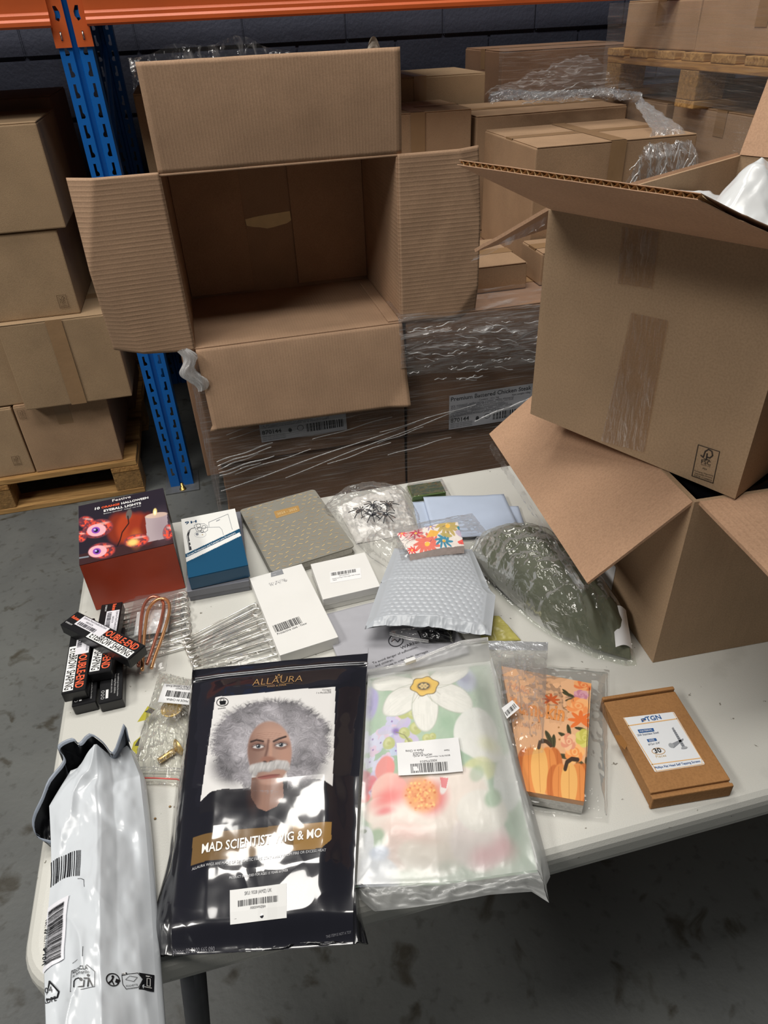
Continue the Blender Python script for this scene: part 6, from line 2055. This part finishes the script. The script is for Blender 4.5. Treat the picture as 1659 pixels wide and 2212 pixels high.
skirt('side_gusset', lambda t: wgs(np.zeros_like(t), t), [fz(372, 178, .046), fz(355, 330, .03), fz(318, 700, .012), fz(250, 1010, .008), fz(205, 1480, .006), fz(120, 1820, .006), fz(36, 2180, .003)], M_GUS, seed=3, col=gus_col, sag=0.004)
def gus_col2(u, v):
    hair_ = sstep(.10, .16, u) * (1 - sstep(.28, .34, u)) * sstep(.1, .3, v) * (1 - sstep(.6, .9, v))
    t = 60 + 110 * vnoise(u * 60 + v * 8, v * 12, 5)
    return lin(np.stack([t, t * .98, t * .95], -1)) * hair_[:, None] + lin((30, 30, 34)) * (1 - hair_[:, None])
skirt('side_gusset', lambda t: wgs(np.ones_like(t), t), [fz(1566, 62, .046), fz(1545, 420, .02), fz(1530, 800, .012), fz(1500, 1200, .010), fz(1478, 1600, .010), fz(1520, 1900, .008), fz(1566, 2085, .003)], M_GUS, seed=5, col=gus_col2, sag=0.004)
skirt('bottom_gusset', lambda t: wgs(t, np.ones_like(t)), [fz(36, 2180, .003), fz(110, 2165, .004), fz(450, 2145, .010), fz(800, 2110, .016), fz(1000, 2085, .014), fz(1130, 2055, .012), fz(1350, 2050, .010), fz(1566, 2085, .003)], M_BLACKBAG, seed=8, wr=0.006)
for k in (0.052, 0.062):
    tube('zip_track', [wgs(np.array([t]), np.array([k]))[0] + np.array([0, 0, .0012]) for t in np.linspace(0.01, 0.99, 24)], 0.0008, plain('glossy_zip', (150, 152, 156), 0.12, coat=1.0), wg, 6, world=wg)
ball('zip_end', tuple(to_local(wgs(np.array([0.99]), np.array([0.057])), wg)[0]), (0.003, 0.002, 0.002), wg, plain('clear_zip_end', (200, 200, 204), 0.15))

# ---- floral bedding packet ----------------------------------------------------------
def gz(x, y, z): return T(*zG(x, y), HT + z)


fw = thing('bedding_packet', 'frosted zip bag with folded floral fabric and a barcode sticker', 'packet', gz(700, 1200, 0.0))
FWQ = [(180, 432), (1070, 330), (1420, 1840), (98, 1950)]
fwp = coons([gz(180, 432, .045), gz(620, 385, .050), gz(1070, 330, .046)], [gz(1070, 330, .046), gz(1130, 620, .050), gz(1270, 1200, .048), gz(1420, 1840, .030)],
            [gz(98, 1950, .030), gz(700, 1930, .038), gz(1420, 1840, .030)], [gz(180, 432, .045), gz(140, 1200, .050), gz(98, 1950, .030)])
fwf = topsheet(fwp, 0.014, 0.55, 0, 0.0022, 3, 301, HT + 0.003)
FWS = Surf(FWQ, 0.19, 0.30, fwf)


def flowers(A):
    r = random.Random(3); x, y = A.x, A.y
    A.over(sstep(.3, .7, fbm(x / 200, y / 200, 3)), (186, 206, 184), .8)
    def petal(cx, cy, tx, ty, wd, c, edge=(196, 204, 196), soft=.05):
        L_ = math.hypot(tx - cx, ty - cy) / 2; t = math.atan2(ty - cy, tx - cx); mx, my = (cx + tx) / 2, (cy + ty) / 2
        A.over(A.ell(mx, my, L_ * 1.03, wd * 1.06, t, soft), edge); m_ = A.ell(mx, my, L_, wd, t, .07); A.over(m_, c)
        lx = (x - mx) * math.cos(t) + (y - my) * math.sin(t); ly = -(x - mx) * math.sin(t) + (y - my) * math.cos(t)
        A.over(m_ * sstep(.5, .8, vnoise(ly / 7, lx / 90, 3)), (206, 208, 200), .25)
    CR, ED = (236, 235, 228), (180, 186, 172)
    # crocus tints
    A.over(A.ell(195, 610, 60, 120, .1, .2), (176, 170, 214)); A.over(A.ell(170, 620, 40, 80, .1, .3), (120, 112, 176), .7)
    A.over(A.ell(890, 470, 75, 110, -.3, .25), (184, 192, 214)); A.over(A.ell(880, 440, 40, 70, -.5, .4), (128, 128, 170), .6)
    # hydrangea florets
    for k in range(46):
        cx, cy = r.uniform(120, 420), r.uniform(760, 1260)
        if cx > 330 and cy > 1000: continue
        c = r.choice([(204, 202, 230), (190, 184, 222), (214, 216, 236), (196, 208, 230), (224, 200, 220)])
        for j in range(4):
            t = j * math.pi / 2 + r.random(); A.over(A.ell(cx + 24 * math.cos(t), cy + 24 * math.sin(t), 30, 22, t, .1), c); 
        A.over(A.ell(cx, cy, 7, 7, 0, .3), (150, 120, 180))
    petal(360, 830, 540, 920, 34, (206, 196, 226)); petal(380, 850, 430, 960, 34, (206, 196, 226)); petal(390, 840, 480, 760, 34, (200, 190, 224)); petal(370, 850, 250, 830, 30, (206, 200, 230)); A.over(A.ell(380, 855, 26, 22, 0, .7), (120, 80, 170), .8)
    for cx, cy, c in ((150, 1130, (196, 70, 90)), (170, 1210, (226, 110, 120)), (150, 1290, (240, 120, 120)), (200, 1180, (220, 130, 140)), (140, 1240, (210, 90, 110))): A.over(A.ell(cx, cy, 44, 38, r.random(), .25), c)
    for cx, cy, R in ((330, 940, 44), (440, 865, 40), (520, 830, 44), (600, 905, 34), (430, 715, 46), (500, 725, 40), (610, 700, 26), (640, 890, 26), (470, 930, 30)):
        A.over(A.ell(cx, cy, R, R * 1.05, 0, .1), (190, 196, 130)); A.over(A.ell(cx - R * .2, cy - R * .2, R * .5, R * .6, .3, .4), (214, 216, 160), .8); A.over(A.ell(cx, cy, R * .3, R * .3, 0, .4), (160, 160, 96), .5)
    for k in range(5): A.over(A.stroke([(380, 860), (440, 880), (500, 940 + 10 * k), (520, 960)], 5, 2), (140, 140, 96), .6)
    # narcissus
    for tx, ty, wd in ((210, 470, 70), (300, 720, 92), (590, 850, 92), (930, 690, 92), (905, 345, 80), (520, 330, 60)):
        petal(590, 510, tx, ty, wd, CR, ED)
    for tx, ty in ((500, 650), (640, 640), (420, 520), (760, 510), (700, 590), (540, 620)): A.over(A.stroke([(590, 510), (tx, ty)], 3, 2), (150, 150, 120), .7)
    a_ = np.arctan2(y - 510, x - 585); rr_ = np.hypot((x - 585) / 100, (y - 510) / 88)
    A.over(1 - sstep(.97, 1.05, rr_ * (1 + .08 * np.sin(a_ * 6))), (120, 96, 40)); A.over(1 - sstep(.90, .96, rr_ * (1 + .08 * np.sin(a_ * 6))), (238, 196, 82))
    A.over(A.ell(580, 515, 52, 46, 0, .2), (196, 150, 60)); A.over(A.ell(578, 512, 44, 38, 0, .12), (60, 52, 34))
    for k in range(7):
        t = k * 2 * math.pi / 6; q_ = (0, 0) if k == 6 else (24 * math.cos(t), 20 * math.sin(t)); A.over(A.ell(578 + q_[0], 512 + q_[1], 11, 10, 0, .15), (226, 196, 130))
    # big pale petals right
    A.over(A.ell(960, 860, 165, 175, .4, .05), (232, 233, 228)); A.over(A.ell(1010, 960, 150, 110, .3, .08), (236, 236, 231)); A.over(A.ell(1060, 940, 70, 50, .2, .8), (222, 222, 150), .6)
    A.over(A.ell(980, 1130, 130, 90, -.2, .15), (222, 222, 160), .75); A.over(A.ell(900, 1230, 140, 110, 0, .2), (236, 236, 226))
    A.over(A.ell(1200, 1180, 110, 230, .15, .1), (226, 230, 228))
    # peony
    PK, PL, PW = (236, 128, 126), (240, 196, 184), (240, 228, 218)
    for cx, cy, rx, ry, c in ((300, 1120, 70, 90, (236, 150, 144)), (330, 1270, 130, 110, PL), (250, 1400, 110, 90, PW), (800, 1300, 250, 200, PW), (520, 1500, 330, 170, PW), (420, 1690, 170, 130, (240, 214, 204)), (760, 1560, 260, 190, PW), (620, 1720, 230, 120, (238, 226, 214)), (980, 1620, 220, 190, (238, 226, 222)), (1000, 1420, 190, 150, (238, 234, 226))):
        A.over(A.ell(cx, cy, rx, ry, .1, .10), c)
    A.over(A.ell(330, 1330, 120, 60, -.2, .8), PK, .9); A.over(A.ell(640, 1330, 90, 110, .5, .6), (232, 84, 96), .8); A.over(A.ell(480, 1230, 130, 60, 0, .9), PK, .6); A.over(A.ell(300, 1420, 60, 26, 0, .8), (232, 100, 110), .7)
    A.over(A.ell(560, 1310, 120, 118, 0, .3), (232, 160, 96)); 
    for k in range(120):
        t, q_ = r.uniform(0, 6.28), r.uniform(0, 112) ** 1; A.over(A.ell(560 + q_ * math.cos(t), 1310 + q_ * math.sin(t), 9, 8, 0, .3), r.choice([(240, 176, 96), (216, 120, 60), (246, 196, 120), (226, 140, 84)]))
    A.over(A.ell(720, 1240, 26, 60, .3, .2), (238, 232, 228)); A.over(A.poly([(690, 1180), (750, 1190), (735, 1260), (700, 1250)]), (228, 96, 106), .8)
    A.over(A.ell(1010, 1730, 90, 70, 0, .8), (232, 130, 150), .6); A.over(A.ell(1160, 1680, 90, 80, 0, .8), (234, 140, 156), .6); A.over(A.ell(470, 1560, 160, 50, .2, .9), (240, 190, 180), .6)
    # lower left pale flowers and leaf
    A.over(A.ell(240, 1600, 60, 70, 0, .3), (168, 190, 160)); A.over(A.ell(1080, 1330, 60, 70, .6, .3), (166, 192, 164)); A.over(A.ell(960, 1160, 50, 60, .6, .3), (166, 192, 164), .6)
    A.over(A.ell(140, 1640, 80, 150, .1, .06), (226, 228, 232)); A.over(A.ell(240, 1860, 170, 140, .2, .05), (222, 226, 236)); A.over(A.ell(260, 1700, 70, 50, 0, .3), (196, 206, 228))
    for k in range(14): A.over(A.stroke([(110, 1960), (140 + k * 18, 1800 + 12 * abs(k - 6))], 2.5, 1.5), (180, 186, 206), .5)
    A.over(A.ell(145, 1528, 24, 16, 0, .15), (110, 126, 100))
    A.over(A.ell(500, 1860, 150, 60, 0, .5), (170, 184, 150), .7); A.over(A.ell(760, 1800, 110, 60, 0, .5), (176, 190, 170), .6)


picture('printed_fabric', fw, FWS, flowers, (164, 192, 166), 250, 360, 0.0, printed('cotton_print', 0.7), world=fw)
# the frosted bag round it: clings in the middle, stands off (and looks milkier) toward its margins
u, v = uvgrid(120, 170)
def frost(u, v):
    e = np.minimum(np.minimum(u * 14, (1 - u) * 2.4), np.minimum(v * 14, (1 - v) * 3.4))
    return 0.05 + 0.60 * (1 - sstep(0.0, 1.0, e))
M_FROST = film('frosted_bag', (0.97, 0.97, 0.97), base=0.02, fres=0.12, white=0.86, rough=0.25, bump=0.1, bscale=30, attr='Frost', wcol=(0.74, 0.75, 0.73))
fr = lambda u, v: fwf(u, v) + np.stack([0 * u, 0 * u, 0.0022 + 0.003 * (1 - np.clip(np.minimum(np.minimum(u, 1 - u), np.minimum(v, 1 - v)) * 8, 0, 1))], -1)
sheet('frosted_bag', fr, 120, 170, M_FROST, fw, world=fw, attr=('Frost', frost(u, v)))
M_FROSTS = film('frosted_margin', (0.95, 0.95, 0.95), base=0.62, fres=0.15, white=0.9, rough=0.3, bump=0.15, bscale=40, wcol=(0.70, 0.71, 0.70))
skirt('bag_margin', lambda t: fr(t, np.ones_like(t)), [gz(95, 1990, .004), gz(130, 2085, .006), gz(230, 2175, .002), gz(480, 2150, .012), gz(760, 2110, .018), gz(1060, 2055, .016), gz(1250, 2040, .014), gz(1370, 2032, .006), gz(1495, 2112, .0)], M_FROSTS, 90, 20, 0.0, 4, 0.010, world=fw)
skirt('bag_margin', lambda t: fr(np.ones_like(t), t), [gz(1085, 345, .040), gz(1135, 480, .030), gz(1210, 800, .024), gz(1300, 1150, .020), gz(1385, 1440, .016), gz(1470, 1760, .010), gz(1505, 1920, .004), gz(1475, 1985, .006), gz(1495, 2112, .0)], M_FROSTS, 90, 12, 0.004, 6, 0.003, world=fw)
skirt('bag_margin', lambda t: fr(t, np.zeros_like(t)), [gz(178, 425, .046), gz(480, 375, .050), gz(700, 270, .056), gz(860, 212, .058), gz(1052, 188, .060)], M_FROSTS, 60, 12, 0.003, 9, 0.002, world=fw)
for k in range(2):
    tube('zip_track', [gz(180, 440 - 9 * k, .048), gz(480, 385 - 12 * k, .053), gz(700, 290 - 14 * k, .059), gz(860, 232 - 14 * k, .061), gz(1045, 208 - 12 * k, .062)], 0.0009, film('zip_plastic', base=0.35, white=0.6), fw, 6, world=fw)
sl = cub('zip_slider', fw, plain('white_slider', (230, 230, 228), 0.35), -0.0075, 0.0075, -0.0028, 0.0028, -0.002, 0.003, 0.0008)
sl.location = tuple(to_local([gz(488, 362, .056)], fw)[0]); sl.rotation_euler = (0, 0, 0.17)
FRS = Surf(FWQ, 0.19, 0.30, fr)
LC2 = np.array([(384, 952), (826, 908), (856, 1156), (396, 1190)], float)
u, v = uvgrid(14, 10)
LP = (1 - v)[:, None] * ((1 - u)[:, None] * LC2[0] + u[:, None] * LC2[1]) + v[:, None] * ((1 - u)[:, None] * LC2[3] + u[:, None] * LC2[2])
mesh('sticker', FRS.place(FRS.uv(LP), 0.0012), gridF(14, 10, 0, True), M_LABEL, fw, True, world=fw)
P = Print(FRS)
D_ = (70, 68, 70)
P.bars((480, 1108), (740, 1084), (486, 1172), (40, 38, 40), 6, 50, 15)
P.text('X002775ZO3', (668, 1070), (550, 1082), D_, 6, 1.1); P.text('BEDELITE Fl.r, Pillowcase Set', (762, 1034), (590, 1052), D_, 6, 1.1)
P.text('HOMUK-FL02-', (632, 1026), (498, 1040), D_, 6, 1.2); P.text('SINGLE', (570, 1014), (500, 1022), D_, 6, 1.2); P.text('Made in China', (575, 994), (448, 1004), D_, 6, 1.2); P.text('New', (756, 994), (718, 1000), D_, 6, 1.2)
P.build('printed_barcode', fw, world=fw)

# ---- torn white mailer at the left ---------------------------------------------------
def ez(x, y, z): return T(*zE(x, y), HT + z)


ml = thing('torn_mailer', 'long white plastic mailer torn open at its black-lined end', 'mailer', ez(600, 1200, 0.0))
MLQ = [(560, 225), (800, 165), (1045, 2400), (235, 2400)]
mlp = coons([ez(400, 395, .040), ez(600, 222, .056), ez(680, 262, .046), ez(800, 165, .050)], [ez(800, 165, .050), ez(888, 390, .028), ez(935, 800, .022), ez(965, 1200, .020), ez(1000, 1800, .020), ez(1045, 2400, .018)],
            [ez(235, 2400, .024), ez(640, 2400, .046), ez(1045, 2400, .018)], [ez(400, 395, .040), ez(250, 660, .034), ez(262, 900, .030), ez(265, 1160, .030), ez(215, 1780, .028), ez(235, 2400, .024)])


def mlf(u, v):
    P_ = mlp(np.clip(u, 0, 1), np.clip(v, 0, 1)).copy()
    uu = np.clip(u, 0, 1)
    bulge = 0.007 * np.sin(np.pi * uu) + 0.011 * (1 - uu)
    folds = 0.016 * (fbm(u * 2.2 + .9 * vnoise(u * 3, v * 5, 9), v * 5.2, 403, 2) - .5) * (1 - .6 * sstep(.3, .55, v)) + 0.006 * (ridge(u * 2.6 + 1.6 * vnoise(v * 4, u * 2, 3), v * 2.2, 411, 1) - .5) + 0.004 * (fbm(u * 7, v * 13, 417, 2) - .5)
    P_[..., 2] += bulge + folds * sstep(0, .2, np.minimum(uu, 1 - uu) + .05)
    return P_


M_MAIL = plain('white_mailer_film', (204, 209, 214), 0.22, spec=0.5, var=0.015, bump=0.1, bscale=60)
sheet('mailer_front', mlf, 110, 220, M_MAIL, ml, world=ml)
sheet('mailer_back', lambda u, v: np.stack([mlp(u, v)[:, 0], mlp(u, v)[:, 1], np.full_like(u, HT + 0.0025)], -1), 20, 60, M_MAIL, ml, world=ml)
for s_ in (0.0, 1.0):
    sheet('side_fold', lambda u, v: np.stack([mlp(np.full_like(u, s_), v)[:, 0] + (0.004 if s_ else -0.004) * np.sin(np.pi * u), mlp(np.full_like(u, s_), v)[:, 1], (1 - u) * mlf(np.full_like(u, s_), v)[:, 2] + u * (HT + 0.0025)], -1), 10, 90, M_MAIL, ml, world=ml)
sheet('end_seal', lambda u, v: np.stack([mlp(u, np.ones_like(u))[:, 0], mlp(u, np.ones_like(u))[:, 1] - 0.006 * np.sin(np.pi * v), (1 - v) * mlf(u, np.ones_like(u))[:, 2] + v * (HT + 0.0025)], -1), 40, 8, M_MAIL, ml, world=ml)
rim = [ez(250, 880, .012), ez(135, 842, .020), ez(105, 720, .034), ez(175, 560, .050), ez(225, 430, .055), ez(335, 285, .060), ez(285, 190, .066), ez(395, 130, .072), ez(440, 170, .066), ez(520, 98, .074), ez(620, 160, .066), ez(690, 236, .058), ez(748, 95, .072), ez(772, 28, .078), ez(795, 110, .066), ez(812, 160, .054)]
inn = [ez(258, 890, .022), ez(250, 660, .026), ez(400, 395, .034), ez(600, 222, .046), ez(680, 262, .038), ez(800, 165, .046)]


def pline(P):
    P = np.asarray(P, float); d = np.r_[0, np.cumsum(np.linalg.norm(np.diff(P, axis=0), axis=1))]; d /= d[-1]
    return lambda t: np.stack([np.interp(t, d, P[:, k]) for k in range(3)], -1)


rl, il = pline(smooth_pts(rim, 3)), pline(inn)
M_LINE = plain('black_mailer_lining', (18, 18, 21), 0.3, var=0.05)
sheet('black_lining', lambda u, v: (rl(u) * (1 - v)[:, None] + il(u) * v[:, None]) + np.stack([0 * u, 0 * u, -0.016 * np.sin(np.pi * v) + 0.010 * (ridge(u * 8, v * 3, 5) - .5) * np.sin(np.pi * v)], -1), 90, 24, M_LINE, ml, world=ml)
gr = plain('grey_blue_mailer_rim', (140, 148, 160), 0.3)
dirv = np.array([ez(0, 0, 0) - ez(60, 60, 0)])[0]
dirv = dirv / np.linalg.norm(dirv)
sheet('rolled_rim', lambda u, v: rl(u) + (v * (0.006 + 0.008 * vnoise(u * 9, 0 * u, 4)))[:, None] * np.array([-dirv[0] * .6, -dirv[1] * .6, 0.25]) + np.stack([0 * u, 0 * u, 0.0015 + 0.004 * np.sin(np.pi * v)], -1), 90, 8, gr, ml, world=ml)
sheet('outer_back', lambda u, v: rl(u) * (1 - v)[:, None] + np.stack([il(u)[:, 0] * .5 + rl(u)[:, 0] * .5, il(u)[:, 1] * .5 + rl(u)[:, 1] * .5, np.full_like(u, HT + .002)], -1) * v[:, None], 60, 12, gr, ml, world=ml)
MS = Surf([(275, 300), (800, 165), (1045, 2400), (235, 2400)], 0.10, 0.33, mlf)


def mpoly(P, c, lay=2): P_.poly(P, c, lay)


P_ = Print(MS)
INK2 = (26, 27, 30)


def dense(fn_, *a): fn_(*a)


# upper barcode wrapping round the left side
r = random.Random(9); t = 0.0
while t < 1:
    w_ = r.choice((.02, .03, .05)); 
    xa, xb = 262 + 200 * t, 262 + 200 * min(1, t + w_)
    for j in range(6):
        y0_, y1_ = 0, 0
        def yy(x_, s): return (940 - 0.6 * (x_ - 262) + 0.0021 * (x_ - 262) ** 2) + s * 190
        P_.poly([(xa, yy(xa, j / 6)), (xb, yy(xb, j / 6)), (xb, yy(xb, (j + 1) / 6)), (xa, yy(xa, (j + 1) / 6))], INK2, 2)
    t += w_ + r.choice((.02, .03, .045))
P_.text('2', (300, 1078), (314, 1072), INK2, 2)
P_.line([(445, 1110), (470, 1118), (496, 1140), (504, 1195)], 3, (60, 62, 66), 2); P_.line([(445, 1742), (526, 1722), (526, 1648)], 3, INK2, 2)
P_.build('printed_barcode', ml, world=ml, mat=printed('mailer_ink', 0.3))
P_ = Print(MS)
LQ3 = np.array([(262, 1290), (400, 1235), (390, 1700), (232, 1800)], float)
for i in range(4):
    for j in range(12):
        def bl(s, t): return (1 - t) * ((1 - s) * LQ3[0] + s * LQ3[1]) + t * ((1 - s) * LQ3[3] + s * LQ3[2])
        P_.poly([bl(i / 4, j / 12), bl((i + 1) / 4, j / 12), bl((i + 1) / 4, (j + 1) / 12), bl(i / 4, (j + 1) / 12)], (222, 222, 228), 5)
r = random.Random(21); t = 0.0
while t < 1:
    w_ = r.choice((.006, .010, .016)); ya, yb = t, min(1, t + w_)
    def q3(s, t_): return (np.array([272, 1325]) * (1 - s) + np.array([378, 1280]) * s) * (1 - t_) + (np.array([268, 1738]) * (1 - s) + np.array([372, 1685]) * s) * t_
    for i in range(3): P_.poly([q3(i / 3, ya), q3((i + 1) / 3, ya), q3((i + 1) / 3, yb), q3(i / 3, yb)], INK2, 8)
    t += w_ + r.choice((.006, .009, .015))
P_.text('LPN RP 06214', (242, 1380), (236, 1590), INK2, 8, 1.0); P_.text('9250', (232, 1600), (230, 1735), INK2, 8, 1.1, 0.02)
P_.build('shipping_label', ml, world=ml, label='white return label with barcode')
P_ = Print(MS)
P_.line([(228, 2000), (285, 1870), (345, 1955), (330, 2000), (255, 2018)], 12, INK2, 3, True); P_.text('04', (250, 1965), (300, 1955), INK2, 3, 1.1); P_.text('LDPE', (240, 2052), (326, 2024), INK2, 3, 1.15, 0.015)
P_.line([(440, 1805), (555, 1784), (606, 1830), (604, 1945), (442, 1990)], 4, INK2, 3, True)
P_.text('RECICLA', (452, 1838), (560, 1815), INK2, 3, 1.25, 0.015); P_.text('Al Amarillo', (452, 1872), (570, 1842), INK2, 3, 1.2)
P_.line([(470, 1955), (468, 1905), (480, 1892), (500, 1890)], 9, INK2, 3); P_.line([(470, 1958), (530, 1945), (535, 1900)], 9, INK2, 3); P_.ell(514, 1896, 11, 11, INK2, 3); P_.ell(562, 1860, 10, 10, INK2, 3)
P_.line([(535, 1885), (565, 1882), (590, 1940)], 10, INK2, 3); P_.line([(565, 1885), (560, 1945)], 9, INK2, 3)
P_.ring(716, 1874, 40, 48, 7, INK2, 3); P_.ell(714, 1850, 9, 10, INK2, 3); P_.line([(715, 1862), (705, 1885), (690, 1905)], 10, INK2, 3); P_.line([(708, 1880), (722, 1912)], 8, INK2, 3); P_.poly([(735, 1862), (765, 1875), (748, 1900), (728, 1890)], INK2, 3)
P_.line([(770, 1830), (870, 1815), (905, 1860), (880, 1925), (800, 1940), (778, 1905)], 4, INK2, 3, True); P_.poly([(770, 1818), (802, 1812), (804, 1828), (772, 1836)], INK2, 3); P_.text('FR', (776, 1832), (798, 1828), WHITE, 4, 1, .02)
P_.poly([(875, 1812), (970, 1806), (972, 1938), (880, 1940), (905, 1865)], INK2, 3)
P_.line([(795, 1868), (820, 1840), (870, 1850), (848, 1882)], 3, INK2, 3, True); P_.text('POCHETTE', (800, 1925), (875, 1912), INK2, 3, 1.1)
P_.line([(920, 1830), (948, 1826)], 8, WHITE, 4); P_.line([(925, 1845), (927, 1905), (946, 1903), (944, 1843)], 4, WHITE, 4, True); P_.line([(915, 1918), (955, 1914)], 5, WHITE, 4)
P_.build('printed_symbols', ml, world=ml, mat=printed('mailer_ink', 0.3))

# ---- crumbs on the goods and table
for i, (x, y, z) in enumerate(((292, 1726, .05), (367, 1742, .001), (335, 1768, .001), (427, 1976, .045))):
    if z > .01: continue
    ball('crumb', tuple(T(x, y, HT + 0.0012)), (0.0016, 0.0013, 0.0010), None, plain('tan_crumb', (150, 120, 80), 0.9), 6, 4)
    o = bpy.data.objects['crumb' if i == 1 else 'crumb.001']
    tag(o, ['tan crumb on the table nearest the knob bag', 'tan crumb on the table beside the torn mailer'][i - 1], 'crumb')
